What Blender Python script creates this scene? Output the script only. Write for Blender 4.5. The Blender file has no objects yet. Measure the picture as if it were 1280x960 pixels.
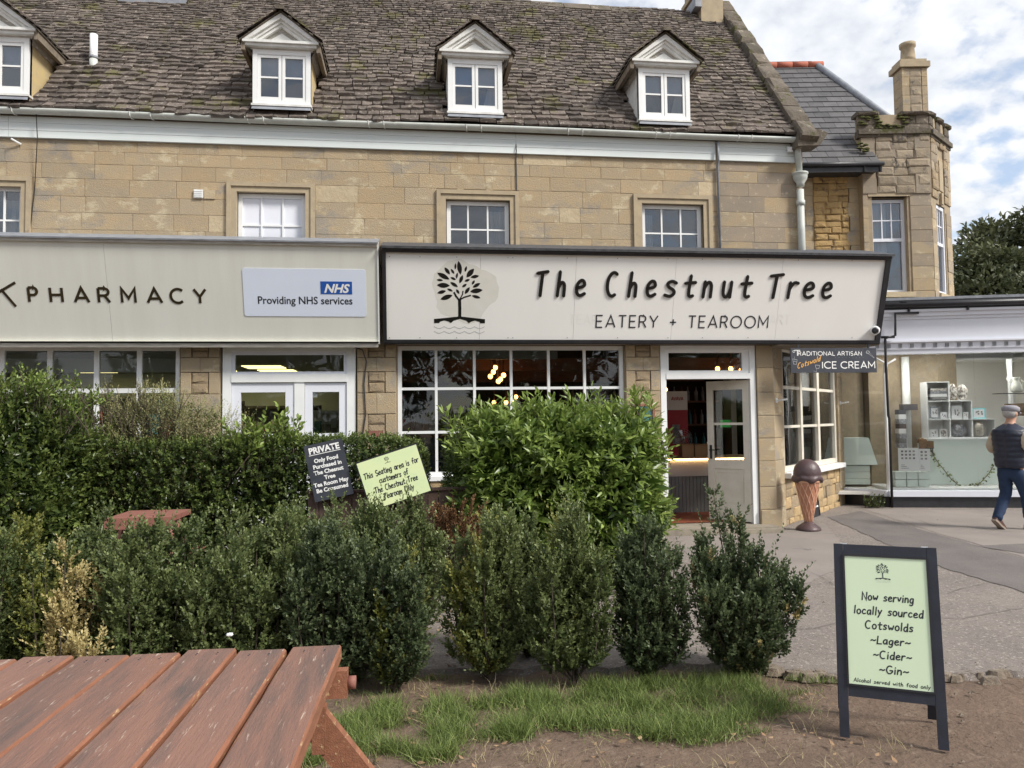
import bpy, bmesh, math, random
import numpy as np
from mathutils import Matrix, Vector
random.seed(7); rng = np.random.default_rng(7)
S = bpy.context.scene
COL = S.collection
PI = math.pi
rad = math.radians
# ------------------------------------------------------------------ camera
cd = bpy.data.cameras.new('camera'); cam = bpy.data.objects.new('camera', cd); COL.objects.link(cam)
cd.sensor_width = 36; cd.lens = 36*960/1280; cd.clip_end = 3000; cd.clip_start = .05
YAW, PITCH, ROLL = rad(7.4), math.atan(45/960), 0.012
cam.matrix_world = Matrix.Translation((0, 0, 1.6)) @ Matrix.Rotation(-YAW, 4, 'Z') @ Matrix.Rotation(PI/2+PITCH, 4, 'X') @ Matrix.Rotation(-ROLL, 4, 'Z')
S.camera = cam
RC = cam.matrix_world.to_3x3(); CC = Vector((0, 0, 1.6))
def ray(x, y): return RC @ Vector(((x-640)/960, (480-y)/960, -1))
def wallpt(x, y, Y):                      # survey helper: photograph pixel -> (X, Z) on the plane at depth Y
    d = ray(x, y); t = Y/d.y; p = CC+d*t; return p.x, p.z
def ground(x, y, z=0):
    d = ray(x, y); t = (z-1.6)/d.z; p = CC+d*t; return p.x, p.y
# ------------------------------------------------------------------ world, sun
SUN_EL, SUN_AZ = rad(42), rad(128)        # azimuth clockwise from +Y (behind the viewer, to the right)
w = bpy.data.worlds.new("World"); S.world = w; w.use_nodes = True
nt = w.node_tree; nt.nodes.clear()
def N(t, ty, **k):
    n = t.nodes.new(ty)
    for a, b in k.items():
        if a == 'inp':
            for i, v in b.items(): n.inputs[i].default_value = v
        else: setattr(n, a, b)
    return n
def ln(t, a, b): t.links.new(a, b)
def mathn(t, op, a=None, b=None, c=None):
    n = N(t, 'ShaderNodeMath', operation=op)
    for i, v in enumerate((a, b, c)):
        if v is None: continue
        if isinstance(v, (int, float)): n.inputs[i].default_value = v
        else: ln(t, v, n.inputs[i])
    return n.outputs[0]
def mixc(t, f, a, b, mode='MIX'):
    n = N(t, 'ShaderNodeMix', data_type='RGBA', blend_type=mode)
    for i, v in ((0, f), (6, a), (7, b)):
        if isinstance(v, (int, float)): n.inputs[i].default_value = v
        elif isinstance(v, tuple): n.inputs[i].default_value = (*v, 1)
        else: ln(t, v, n.inputs[i])
    return n.outputs[2]
def ramp(t, f, stops, interp='LINEAR'):
    n = N(t, 'ShaderNodeValToRGB'); n.color_ramp.interpolation = interp
    el = n.color_ramp.elements
    while len(el) < len(stops): el.new(.5)
    for e, (p, c) in zip(el, stops):
        e.position = p; e.color = (*c, 1) if isinstance(c, tuple) else (c, c, c, 1)
    ln(t, f, n.inputs[0]); return n.outputs[0]
sky = N(nt, 'ShaderNodeTexSky', sky_type='NISHITA', sun_disc=False, sun_elevation=SUN_EL, sun_rotation=SUN_AZ)
tc = N(nt, 'ShaderNodeTexCoord'); sp = N(nt, 'ShaderNodeSeparateXYZ'); ln(nt, tc.outputs['Generated'], sp.inputs[0])
zz = mathn(nt, 'ADD', mathn(nt, 'MAXIMUM', sp.outputs[2], 0), .42)
cb = N(nt, 'ShaderNodeCombineXYZ'); ln(nt, mathn(nt, 'DIVIDE', sp.outputs[0], zz), cb.inputs[0]); ln(nt, mathn(nt, 'DIVIDE', sp.outputs[1], zz), cb.inputs[1])
n1 = N(nt, 'ShaderNodeTexNoise', inp={'Scale': 2.4, 'Detail': 3.0, 'Roughness': .5}); ln(nt, cb.outputs[0], n1.inputs[0])
n2 = N(nt, 'ShaderNodeTexNoise', inp={'Scale': 22.0, 'Detail': 4.0, 'Roughness': .5, 'Distortion': .1}); ln(nt, cb.outputs[0], n2.inputs[0])
n3 = N(nt, 'ShaderNodeTexNoise', inp={'Scale': 6.5, 'Detail': 4.0, 'Roughness': .55}); ln(nt, cb.outputs[0], n3.inputs[0])
cov = mathn(nt, 'ADD', mathn(nt, 'MULTIPLY', n1.outputs[0], .75), mathn(nt, 'MULTIPLY', n2.outputs[0], .6))
cf = ramp(nt, cov, [(.52, .34), (.66, .97)])
shade = mathn(nt, 'ADD', mathn(nt, 'MULTIPLY', n2.outputs[0], .5), mathn(nt, 'MULTIPLY', n3.outputs[0], .5))
cc = ramp(nt, shade, [(.38, (3.75, 3.95, 4.3)), (.6, (5.2, 5.3, 5.5))])
mx = mixc(nt, cf, sky.outputs[0], cc)
bg = N(nt, 'ShaderNodeBackground', inp={'Strength': .1}); ln(nt, mx, bg.inputs[0])
wo = N(nt, 'ShaderNodeOutputWorld'); ln(nt, bg.outputs[0], wo.inputs[0])
sd = bpy.data.lights.new('sun', 'SUN'); sd.energy = 2.3; sd.angle = rad(14); sd.color = (1, .955, .88)
so = bpy.data.objects.new('sun', sd); COL.objects.link(so)
sv = Vector((math.sin(SUN_AZ)*math.cos(SUN_EL), math.cos(SUN_AZ)*math.cos(SUN_EL), math.sin(SUN_EL)))
so.rotation_euler = sv.to_track_quat('Z', 'Y').to_euler()
S.view_settings.view_transform = 'Standard'; S.view_settings.look = 'None'
S.view_settings.exposure = 1.0; S.view_settings.gamma = 1; S.view_settings.use_curve_mapping = False
S.render.engine = 'CYCLES'
S.cycles.max_bounces = 8; S.cycles.transparent_max_bounces = 12

# ------------------------------------------------------------------ materials
M = {}
def mat(name, c1, c2=None, s=4, rough=.8, bump=0, bs=40, var=0, c3=None, s3=3, t3=.6, metal=0, spec=.5, stretch=(1, 1, 1), det=5, c4=None, s4=2, t4=.62, w3=.06, coat=0):
    m = bpy.data.materials.new(name); m.use_nodes = True; t = m.node_tree; b = t.nodes['Principled BSDF']
    b.inputs['Roughness'].default_value = rough; b.inputs['Metallic'].default_value = metal
    b.inputs['Specular IOR Level'].default_value = spec
    if coat: b.inputs['Coat Weight'].default_value = coat; b.inputs['Coat Roughness'].default_value = .15
    g = N(t, 'ShaderNodeNewGeometry'); vm = N(t, 'ShaderNodeVectorMath', operation='MULTIPLY'); ln(t, g.outputs[0], vm.inputs[0]); vm.inputs[1].default_value = stretch
    pos = vm.outputs[0]
    oi = N(t, 'ShaderNodeObjectInfo'); at = N(t, 'ShaderNodeAttribute', attribute_name='rnd')
    rnd = mathn(t, 'FRACT', mathn(t, 'ADD', oi.outputs['Random'], at.outputs['Fac']))
    col = c1
    if c2:
        if var:      # shift the noise per piece so that neighbours differ
            ad = N(t, 'ShaderNodeVectorMath', operation='ADD'); ln(t, pos, ad.inputs[0])
            cbn = N(t, 'ShaderNodeCombineXYZ'); ln(t, mathn(t, 'MULTIPLY', rnd, 37), cbn.inputs[0]); ln(t, cbn.outputs[0], ad.inputs[1]); pp = ad.outputs[0]
        else: pp = pos
        n = N(t, 'ShaderNodeTexNoise', inp={'Scale': s, 'Detail': det, 'Roughness': .6}); ln(t, pp, n.inputs[0])
        f = ramp(t, n.outputs[0], [(.35, 0.0), (.65, 1.0)])
        if var:
            f = mathn(t, 'ADD', mathn(t, 'MULTIPLY', f, .6), mathn(t, 'MULTIPLY', rnd, .4))
        col = mixc(t, f, c1, c2)
    if c3:
        n = N(t, 'ShaderNodeTexNoise', inp={'Scale': s3, 'Detail': 8.0, 'Roughness': .68}); ln(t, pos, n.inputs[0])
        f = ramp(t, n.outputs[0], [(t3, 0.0), (min(t3+w3, 1), 1.0)]); col = mixc(t, f, col, c3)
    if c4:
        n = N(t, 'ShaderNodeTexNoise', inp={'Scale': s4, 'Detail': 7.0, 'Roughness': .7}); ln(t, pos, n.inputs[0])
        f = ramp(t, n.outputs[0], [(t4, 0.0), (min(t4+.08, 1), 1.0)]); col = mixc(t, f, col, c4)
    if var:
        v = mathn(t, 'ADD', mathn(t, 'MULTIPLY', mathn(t, 'FRACT', mathn(t, 'MULTIPLY', rnd, 7.13)), 2*var), 1-var)
        hs = N(t, 'ShaderNodeHueSaturation'); ln(t, v, hs.inputs['Value'])
        if isinstance(col, tuple): hs.inputs['Color'].default_value = (*col, 1)
        else: ln(t, col, hs.inputs['Color'])
        col = hs.outputs[0]
    if isinstance(col, tuple): b.inputs['Base Color'].default_value = (*col, 1)
    else: ln(t, col, b.inputs['Base Color'])
    if bump:
        n = N(t, 'ShaderNodeTexNoise', inp={'Scale': bs, 'Detail': 6.0, 'Roughness': .65}); ln(t, pos, n.inputs[0])
        bn = N(t, 'ShaderNodeBump', inp={'Strength': 1.0, 'Distance': bump}); ln(t, n.outputs[0], bn.inputs['Height']); ln(t, bn.outputs[0], b.inputs['Normal'])
    M[name] = m; return m
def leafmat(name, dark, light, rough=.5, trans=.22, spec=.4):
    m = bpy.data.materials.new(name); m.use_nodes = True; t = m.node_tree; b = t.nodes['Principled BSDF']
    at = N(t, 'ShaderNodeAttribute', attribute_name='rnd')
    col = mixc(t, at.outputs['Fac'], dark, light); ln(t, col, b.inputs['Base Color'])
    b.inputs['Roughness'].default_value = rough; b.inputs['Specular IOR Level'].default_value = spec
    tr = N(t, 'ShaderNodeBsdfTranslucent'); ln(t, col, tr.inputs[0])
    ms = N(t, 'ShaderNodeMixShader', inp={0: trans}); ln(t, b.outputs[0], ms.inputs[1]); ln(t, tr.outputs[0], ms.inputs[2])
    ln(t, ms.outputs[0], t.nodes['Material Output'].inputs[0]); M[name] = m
def emit(name, c, s):
    m = bpy.data.materials.new(name); m.use_nodes = True; t = m.node_tree; b = t.nodes['Principled BSDF']
    b.inputs['Base Color'].default_value = (*c, 1); b.inputs['Emission Color'].default_value = (*c, 1); b.inputs['Emission Strength'].default_value = s; M[name] = m
def glass(name, k=1.0, tint=(.93, .96, .95)):
    m = bpy.data.materials.new(name); m.use_nodes = True; t = m.node_tree; t.nodes.remove(t.nodes['Principled BSDF'])
    fr = N(t, 'ShaderNodeFresnel', inp={0: 1.5}); f = mathn(t, 'MINIMUM', mathn(t, 'MULTIPLY', fr.outputs[0], 1.35*k), 1.0)
    g = N(t, 'ShaderNodeBsdfGlossy', inp={'Roughness': .012}); tr = N(t, 'ShaderNodeBsdfTransparent'); tr.inputs[0].default_value = (*tint, 1)
    geo = N(t, 'ShaderNodeNewGeometry'); nz = N(t, 'ShaderNodeTexNoise', inp={'Scale': 2.2, 'Detail': 1.0}); ln(t, geo.outputs[0], nz.inputs[0])
    bn = N(t, 'ShaderNodeBump', inp={'Strength': .25, 'Distance': .012}); ln(t, nz.outputs[0], bn.inputs['Height']); ln(t, bn.outputs[0], g.inputs['Normal'])
    ms = N(t, 'ShaderNodeMixShader'); ln(t, f, ms.inputs[0]); ln(t, tr.outputs[0], ms.inputs[1]); ln(t, g.outputs[0], ms.inputs[2])
    ln(t, ms.outputs[0], t.nodes['Material Output'].inputs[0]); M[name] = m

mat('mortar', (.36, .285, .19), (.29, .235, .165), s=9, rough=.95, bump=.004)
mat('ashlar', (.435, .325, .195), (.37, .305, .215), s=4, rough=.95, bump=.012, bs=70, var=.065, c3=(.52, .44, .30), s3=3.3, t3=.56, w3=.08, c4=(.31, .27, .215), s4=1.7, t4=.54, stretch=(1, 1, 1.6), det=9)
mat('ashlar_grey', (.34, .27, .19), (.26, .22, .175), s=4, rough=.95, bump=.006, bs=70, var=.09, c3=(.43, .36, .26), s3=14, t3=.58, c4=(.16, .14, .12), s4=3, t4=.64)
mat('ashlar_pale', (.52, .43, .29), (.42, .335, .22), s=8, rough=.95, bump=.01, bs=30, var=.08)
mat('rubble', (.47, .335, .17), (.36, .26, .15), s=7, rough=.95, bump=.014, bs=24, var=.16, c3=(.25, .19, .13), s3=5, t3=.6)
mat('rubble_ochre', (.44, .30, .13), (.33, .22, .10), s=9, rough=.95, bump=.02, bs=20, var=.14, c3=(.22, .15, .08), s3=7, t3=.56)
mat('rubble_grey', (.36, .29, .20), (.24, .20, .155), s=8, rough=.95, bump=.014, bs=24, var=.2, c3=(.13, .115, .095), s3=6, t3=.58)
mat('surround', (.42, .34, .225), (.35, .285, .195), s=8, rough=.9, bump=.003, bs=60, c3=(.24, .19, .14), s3=9, t3=.62)
mat('tile', (.075, .060, .052), (.165, .135, .115), s=12, rough=.95, bump=.012, bs=55, var=.38, c3=(.38, .34, .28), s3=20, t3=.585, c4=(.105, .095, .04), s4=2.3, t4=.55)
mat('roof_under', (.035, .03, .025), rough=1)
mat('slate', (.062, .060, .063), (.105, .10, .102), s=6, rough=.6, bump=.002, bs=60, var=.2, c3=(.22, .22, .22), s3=22, t3=.68)
mat('moss', (.09, .10, .02), (.05, .05, .015), s=20, rough=1, bump=.02, bs=60)
mat('coping', (.17, .14, .11), (.10, .085, .065), s=7, rough=1, bump=.02, bs=25, var=.15, c3=(.34, .30, .23), s3=9, t3=.6, c4=(.07, .07, .02), s4=4, t4=.55)
mat('red_tile', (.42, .12, .07), (.30, .09, .055), s=9, rough=.8, var=.15, bump=.004)
mat('lead', (.27, .29, .32), (.20, .21, .235), s=8, rough=.55, bump=.004, bs=20)
mat('white', (.80, .81, .80), (.74, .75, .75), s=3, rough=.45, bump=.0008, bs=60)
mat('white_cool', (.74, .76, .82), (.70, .72, .78), s=1.5, rough=.45)
mat('white_worn', (.76, .76, .74), (.62, .62, .59), s=10, rough=.6, bump=.003, bs=50, c3=(.36, .34, .30), s3=14, t3=.66)
mat('cream', (.70, .66, .57), (.62, .58, .49), s=5, rough=.5, bump=.001, bs=50, c3=(.5, .46, .38), s3=6, t3=.67)
mat('gutter', (.54, .57, .53), (.44, .46, .43), s=5, rough=.5, c3=(.58, .60, .55), s3=12, t3=.6)
mat('eave_board', (.70, .75, .74), (.62, .67, .66), s=2, rough=.6, stretch=(.3, 1, 6), c3=(.40, .42, .40), s3=1.3, t3=.68)
mat('timber_grey', (.42, .40, .36), (.30, .28, .25), s=9, rough=.85, bump=.004, bs=40, stretch=(1, 1, 3), c3=(.62, .61, .58), s3=9, t3=.55)
mat('soffit', (.15, .12, .09), (.24, .20, .15), s=12, rough=.9, stretch=(5, 1, 1))
mat('render_yellow', (.55, .42, .20), (.48, .38, .22), s=7, rough=.95, bump=.004, c3=(.62, .58, .48), s3=8, t3=.6)
mat('blind', (.33, .38, .47), (.29, .34, .43), s=2, rough=.8)
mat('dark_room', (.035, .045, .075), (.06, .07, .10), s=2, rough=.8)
mat('dim_room', (.07, .08, .09), (.13, .13, .14), s=1.6, rough=.8)
mat('curtain', (.45, .45, .46), (.32, .33, .35), s=1, rough=.9, stretch=(22, 22, .2))
mat('sign_grey', (.69, .69, .63), (.65, .645, .585), s=1.1, rough=.5, stretch=(5, 1, .5), c3=(.44, .44, .38), s3=1.2, t3=.68, w3=.2)
mat('sign_edge', (.50, .48, .43), (.30, .28, .25), s=11, rough=.7, stretch=(.4, 1, 4), bump=.003)
mat('sign_cream', (.85, .835, .80), (.82, .805, .77), s=1.3, rough=.42, stretch=(1, 1, .4))
mat('sign_stain', (.70, .68, .61), (.745, .725, .68), s=4, rough=.42)
mat('sign_ghost', (.81, .795, .76), rough=.42)
mat('black_gloss', (.012, .012, .015), (.022, .022, .026), s=6, rough=.42)
mat('dark_lead', (.05, .052, .058), (.09, .092, .10), s=14, rough=.6, bump=.004, bs=30)
mat('black_paint', (.022, .022, .026), (.035, .035, .04), s=7, rough=.45, c3=(.16, .16, .165), s3=30, t3=.74, bump=.001)
mat('black_letter', (.006, .006, .006), rough=.35)
mat('bronze_letter', (.045, .032, .012), (.03, .022, .010), s=6, rough=.35, metal=.3)
mat('nhs_panel', (.70, .76, .88), (.68, .74, .86), s=2, rough=.35)
mat('nhs_blue', (.015, .09, .38), rough=.4)
mat('ink', (.02, .022, .03), rough=.5)
mat('white_ink', (.82, .82, .80), rough=.5)
mat('gold_ink', (.78, .42, .10), rough=.5)
mat('grey_ink', (.42, .43, .45), rough=.5)
mat('slate_board', (.026, .030, .042), (.042, .047, .062), s=6, rough=.6)
mat('mint', (.68, .80, .58), (.65, .78, .54), s=2, rough=.3)
mat('mint_yellow', (.72, .79, .44), (.62, .75, .44), s=3, rough=.3)
mat('navy_frame', (.014, .016, .026), (.022, .025, .038), s=9, rough=.5, bump=.001, bs=60, c3=(.42, .42, .42), s3=34, t3=.76, w3=.02)
mat('asphalt', (.25, .213, .188), (.195, .168, .15), s=1.4, rough=.95, bump=.010, bs=120, c3=(.42, .37, .33), s3=45, t3=.565, c4=(.115, .098, .088), s4=33, t4=.565)
mat('carved', (.36, .27, .165), (.27, .21, .14), s=12, rough=.95, bump=.012, bs=45, var=.1, c3=(.20, .155, .11), s3=14, t3=.56)
mat('asphalt_dark', (.125, .11, .105), (.16, .14, .13), s=2, rough=.95, bump=.006, bs=150, c3=(.25, .22, .20), s3=55, t3=.57)
mat('asphalt_smooth', (.26, .225, .20), (.215, .187, .17), s=1.2, rough=.9, bump=.003, bs=130, c3=(.15, .13, .125), s3=2.2, t3=.62)
mat('dirt', (.185, .125, .088), (.14, .095, .068), s=2.2, rough=1, bump=.025, bs=26, c3=(.245, .18, .13), s3=9, t3=.55, w3=.14, c4=(.085, .062, .045), s4=22, t4=.58, det=9)
mat('broken_edge', (.27, .22, .17), (.15, .12, .09), s=14, rough=1, bump=.015, bs=40)
mat('step_stone', (.30, .26, .20), (.22, .19, .155), s=6, rough=.9, bump=.004, bs=50)
mat('wood_red', (.27, .138, .098), (.18, .105, .082), s=3, rough=.55, bump=.005, bs=26, stretch=(5, .55, 5), var=.07, c3=(.105, .078, .07), s3=1.8, t3=.47, w3=.2, c4=(.52, .41, .33), s4=13, t4=.60, det=8)
mat('wood_red_side', (.30, .125, .07), (.21, .09, .05), s=6, rough=.6, bump=.003, bs=30, stretch=(6, 1, 6), c3=(.50, .34, .18), s3=8, t3=.60)
mat('wood_bench', (.27, .11, .08), (.21, .085, .065), s=8, rough=.7, stretch=(1, 6, 6))
mat('fence_wood', (.055, .035, .028), (.10, .06, .045), s=7, rough=.85, bump=.003, stretch=(6, 6, 1), var=.15)
mat('bark_dark', (.055, .042, .032), (.10, .08, .06), s=20, rough=1)
mat('bark', (.14, .10, .07), (.22, .18, .14), s=20, rough=1)
mat('steel', (.5, .5, .5), rough=.35, metal=.9)
mat('wall_cafe', (.05, .014, .012), (.022, .01, .01), s=1.5, rough=.8)
mat('ceil_cafe', (.03, .025, .022), rough=.9)
mat('beam', (.16, .06, .03), (.09, .035, .02), s=5, rough=.7, stretch=(.4, 3, 3))
mat('floor_dark', (.05, .03, .022), (.08, .045, .03), s=3, rough=.5, stretch=(1, 8, 1))
mat('floor_red', (.24, .06, .03), (.16, .045, .03), s=6, rough=.5)
mat('panel_grey', (.23, .235, .235), (.19, .195, .195), s=3, rough=.6)
mat('top_grey', (.58, .54, .53), rough=.4)
mat('card', (.42, .27, .15), (.36, .23, .13), s=5, rough=.85)
mat('red_print', (.42, .015, .03), (.35, .012, .03), s=3, rough=.5)
mat('paper', (.74, .74, .74), rough=.7)
mat('wall_pharm', (.46, .50, .51), rough=.8)
mat('ceil_pharm', (.27, .28, .27), rough=.9)
mat('pharm_dark', (.04, .04, .045), (.10, .08, .08), s=3, rough=.7)
mat('teal', (.03, .16, .16), (.02, .10, .12), s=5, rough=.6)
mat('wall_gift', (.74, .74, .72), (.68, .68, .66), s=1, rough=.8)
mat('warm_wall', (.74, .72, .67), rough=.8)
mat('pale_green', (.62, .69, .64), rough=.5)
mat('grey_stuff', (.12, .12, .13), (.32, .31, .30), s=9, rough=.8)
mat('wool', (.62, .58, .50), (.45, .42, .36), s=40, rough=1, bump=.02, bs=40)
mat('wool_grey', (.20, .21, .23), (.40, .41, .43), s=30, rough=1, bump=.02, bs=40)
mat('floral', (.70, .68, .62), (.10, .07, .06), s=26, rough=.8, det=2)
mat('ceramic', (.72, .72, .64), rough=.2)
mat('basket', (.26, .15, .07), (.14, .08, .04), s=30, rough=.8, bump=.006)
mat('aqua', (.25, .62, .66), rough=.6)
mat('choc', (.07, .042, .045), (.10, .062, .062), s=8, rough=.42, bump=.006, bs=22)
mat('waffle', (.50, .24, .14), (.44, .20, .12), s=9, rough=.55, bump=.002)
mat('waffle_ridge', (.68, .40, .27), (.60, .33, .22), s=9, rough=.5)
mat('cctv', (.80, .80, .80), rough=.3)
mat('skin', (.52, .29, .20), rough=.55)
mat('gilet', (.012, .016, .032), (.02, .025, .045), s=9, rough=.45, bump=.004, bs=30)
mat('shirt', (.50, .41, .30), (.44, .36, .27), s=20, rough=.9, bump=.004, bs=30)
mat('jeans', (.014, .028, .065), (.022, .045, .10), s=7, rough=.9, bump=.006, bs=25)
mat('cap', (.22, .22, .25), (.34, .33, .36), s=60, rough=.9)
mat('hair', (.45, .43, .41), (.33, .31, .30), s=60, rough=.8, bump=.004, bs=120)
mat('shoe', (.075, .03, .022), rough=.4)
mat('sole', (.30, .24, .19), rough=.8)
mat('litter', (.20, .115, .06), (.34, .235, .14), s=6, rough=.9, var=.3)
mat('green_led', (.05, .35, .04), rough=.5)
glass('glass'); glass('glass_dim', .6, (.97, .985, .98)); glass('glass_sky', 1.6, (.9, .93, .96))
emit('bulb', (1.0, .42, .10), 5); emit('strip', (1.0, .60, .22), 6); emit('panel_light', (1.0, .86, .34), 1.3); emit('shop_fill_light', (1.0, .97, .92), 20); emit('exit_green', (.02, .4, .06), .12)
leafmat('leaf_box', (.038, .064, .018), (.28, .33, .13), rough=.42, spec=.4, trans=.32)
leafmat('leaf_box_blue', (.035, .058, .024), (.22, .27, .13), rough=.42, spec=.4, trans=.32)
leafmat('leaf_box_yellow', (.10, .12, .02), (.36, .36, .10), rough=0.45, spec=.5, trans=.3)
leafmat('leaf_hedge', (.022, .042, .010), (.20, .26, .07), rough=.4, spec=.4, trans=.3)
leafmat('leaf_olive', (.12, .13, .05), (.42, .40, .19), rough=.7)
leafmat('leaf_laurel', (.045, .09, .012), (.32, .42, .10), rough=0.34, spec=.5, trans=.3)
leafmat('leaf_privet', (.022, .045, .010), (.22, .28, .07), rough=0.34, spec=.5, trans=.3)
leafmat('leaf_bright', (.09, .16, .02), (.38, .46, .13), rough=.45)
leafmat('leaf_dead', (.36, .29, .12), (.66, .56, .28), rough=.8)
leafmat('leaf_brown', (.10, .05, .022), (.24, .13, .06), rough=.85)
leafmat('grass', (.06, .10, .018), (.27, .34, .10), rough=.6)
leafmat('grass_dry', (.30, .25, .13), (.50, .42, .25), rough=.8)
leafmat('leaf_tree', (.045, .06, .025), (.17, .18, .085), rough=.6)
leafmat('leaf_ivy', (.03, .06, .015), (.30, .38, .10), rough=.5)

# ------------------------------------------------------------------ object helpers
def tag(o, label=None, cat=None, group=None, kind=None):
    if label: o['label'] = label
    if cat: o['category'] = cat
    if group: o['group'] = group
    if kind: o['kind'] = kind
    return o
def thing(name, label, cat, loc=(0, 0, 0), rz=0, group=None):
    o = bpy.data.objects.new(name, None); COL.objects.link(o); o.location = loc; o.rotation_euler = (0, 0, rz); o.empty_display_size = .2
    return tag(o, label, cat, group)
def link(name, me, parent=None, mtx=None):
    o = bpy.data.objects.new(name, me); COL.objects.link(o)
    if parent is not None: o.parent = parent
    if mtx is not None: o.matrix_basis = mtx
    return o
def T(x, y, z): return Matrix.Translation((x, y, z))
def RZ(a): return Matrix.Rotation(a, 4, 'Z')
def RX(a): return Matrix.Rotation(a, 4, 'X')
def RY(a): return Matrix.Rotation(a, 4, 'Y')
def SC(x, y, z): return Matrix.Diagonal((x, y, z, 1))
def basis(o, r, u):
    r = Vector(r).normalized(); u = Vector(u).normalized(); n = r.cross(u)
    m = Matrix((r, u, n)).transposed().to_4x4(); m.translation = Vector(o); return m
class MB:
    def __init__(s, xf=None): s.v = []; s.f = []; s.r = []; s.mi = []; s.xf = xf; s.cr = 0; s.cm = 0
    def add(s, vs, fs):
        b = len(s.v); s.v += [tuple(v) for v in vs]; s.f += [tuple(i+b for i in f) for f in fs]; s.r += [s.cr]*len(fs); s.mi += [s.cm]*len(fs); return s
    def box(s, x0, x1, y0, y1, z0, z1, m=None):
        vs = [Vector((x, y, z)) for z in (z0, z1) for y in (y0, y1) for x in (x0, x1)]
        if m is not None: vs = [m @ v for v in vs]
        s.add(vs, [(0, 2, 3, 1), (4, 5, 7, 6), (0, 1, 5, 4), (2, 6, 7, 3), (0, 4, 6, 2), (1, 3, 7, 5)]); return s
    def quad(s, a, b, c, d): s.add([a, b, c, d], [(0, 1, 2, 3)]); return s
    def prism(s, poly, y0, y1, m=None):     # poly in x,z ; extruded along y
        n = len(poly); vs = [Vector((p[0], y0, p[1])) for p in poly]+[Vector((p[0], y1, p[1])) for p in poly]
        if m is not None: vs = [m @ v for v in vs]
        s.add(vs, [tuple(range(n)), tuple(range(2*n-1, n-1, -1))]+[(i, i+n, (i+1) % n+n, (i+1) % n) for i in range(n)]); return s
    def slab(s, poly, z0, z1, m=None):      # poly in x,y ; extruded along z
        n = len(poly); vs = [Vector((p[0], p[1], z0)) for p in poly]+[Vector((p[0], p[1], z1)) for p in poly]
        if m is not None: vs = [m @ v for v in vs]
        s.add(vs, [tuple(range(n-1, -1, -1)), tuple(range(n, 2*n))]+[(i, (i+1) % n, (i+1) % n+n, i+n) for i in range(n)]); return s
    def tube(s, pts, r, n=8, cap=True):
        pts = [Vector(p) for p in pts]; rs = r if isinstance(r, (list, tuple)) else [r]*len(pts)
        vs = []; fs = []; up = Vector((0, 0, 1)); prev = None
        for i, p in enumerate(pts):
            d = (pts[min(i+1, len(pts)-1)]-pts[max(i-1, 0)]).normalized()
            a = d.cross(prev if prev is not None else (up if abs(d.z) < .9 else Vector((1, 0, 0))))
            a.normalize(); b = a.cross(d).normalized(); prev = b
            if prev.length == 0: prev = None
            for k in range(n):
                t = 2*PI*k/n; vs.append(p+(a*math.cos(t)+b*math.sin(t))*rs[i])
        for i in range(len(pts)-1):
            for k in range(n):
                fs.append((i*n+k, i*n+(k+1) % n, (i+1)*n+(k+1) % n, (i+1)*n+k))
        if cap: fs += [tuple(range(n-1, -1, -1)), tuple(range((len(pts)-1)*n, len(pts)*n))]
        s.add(vs, fs); return s
    def lathe(s, prof, n=24, c=(0, 0, 0), fn=None):
        vs = []
        for (r, z) in prof:
            for k in range(n):
                t = 2*PI*k/n; rr, z2 = (r, z) if fn is None else fn(r, z, t)
                vs.append((c[0]+rr*math.cos(t), c[1]+rr*math.sin(t), c[2]+z2))
        fs = [(i*n+k, i*n+(k+1) % n, (i+1)*n+(k+1) % n, (i+1)*n+k) for i in range(len(prof)-1) for k in range(n)]
        fs += [tuple(range(n-1, -1, -1)), tuple(range((len(prof)-1)*n, len(prof)*n))]
        s.add(vs, fs); return s
    def build(s, name, m, parent=None, smooth=False):
        me = bpy.data.meshes.new(name); vs = s.v
        if s.xf is not None: vs = [s.xf @ Vector(v) for v in vs]
        me.from_pydata([tuple(v) for v in vs], [], s.f); me.update()
        for mm in (m if isinstance(m, list) else [m]): me.materials.append(M[mm])
        if any(s.mi): me.polygons.foreach_set('material_index', s.mi)
        if any(s.r):
            a = me.attributes.new('rnd', 'FLOAT', 'FACE'); a.data.foreach_set('value', s.r)
        if smooth: me.polygons.foreach_set('use_smooth', [True]*len(me.polygons))
        return link(name, me, parent)
def bx(name, m, parent, x0, x1, y0, y1, z0, z1, xf=None):
    return MB(xf).box(x0, x1, y0, y1, z0, z1).build(name, m, parent)
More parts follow.
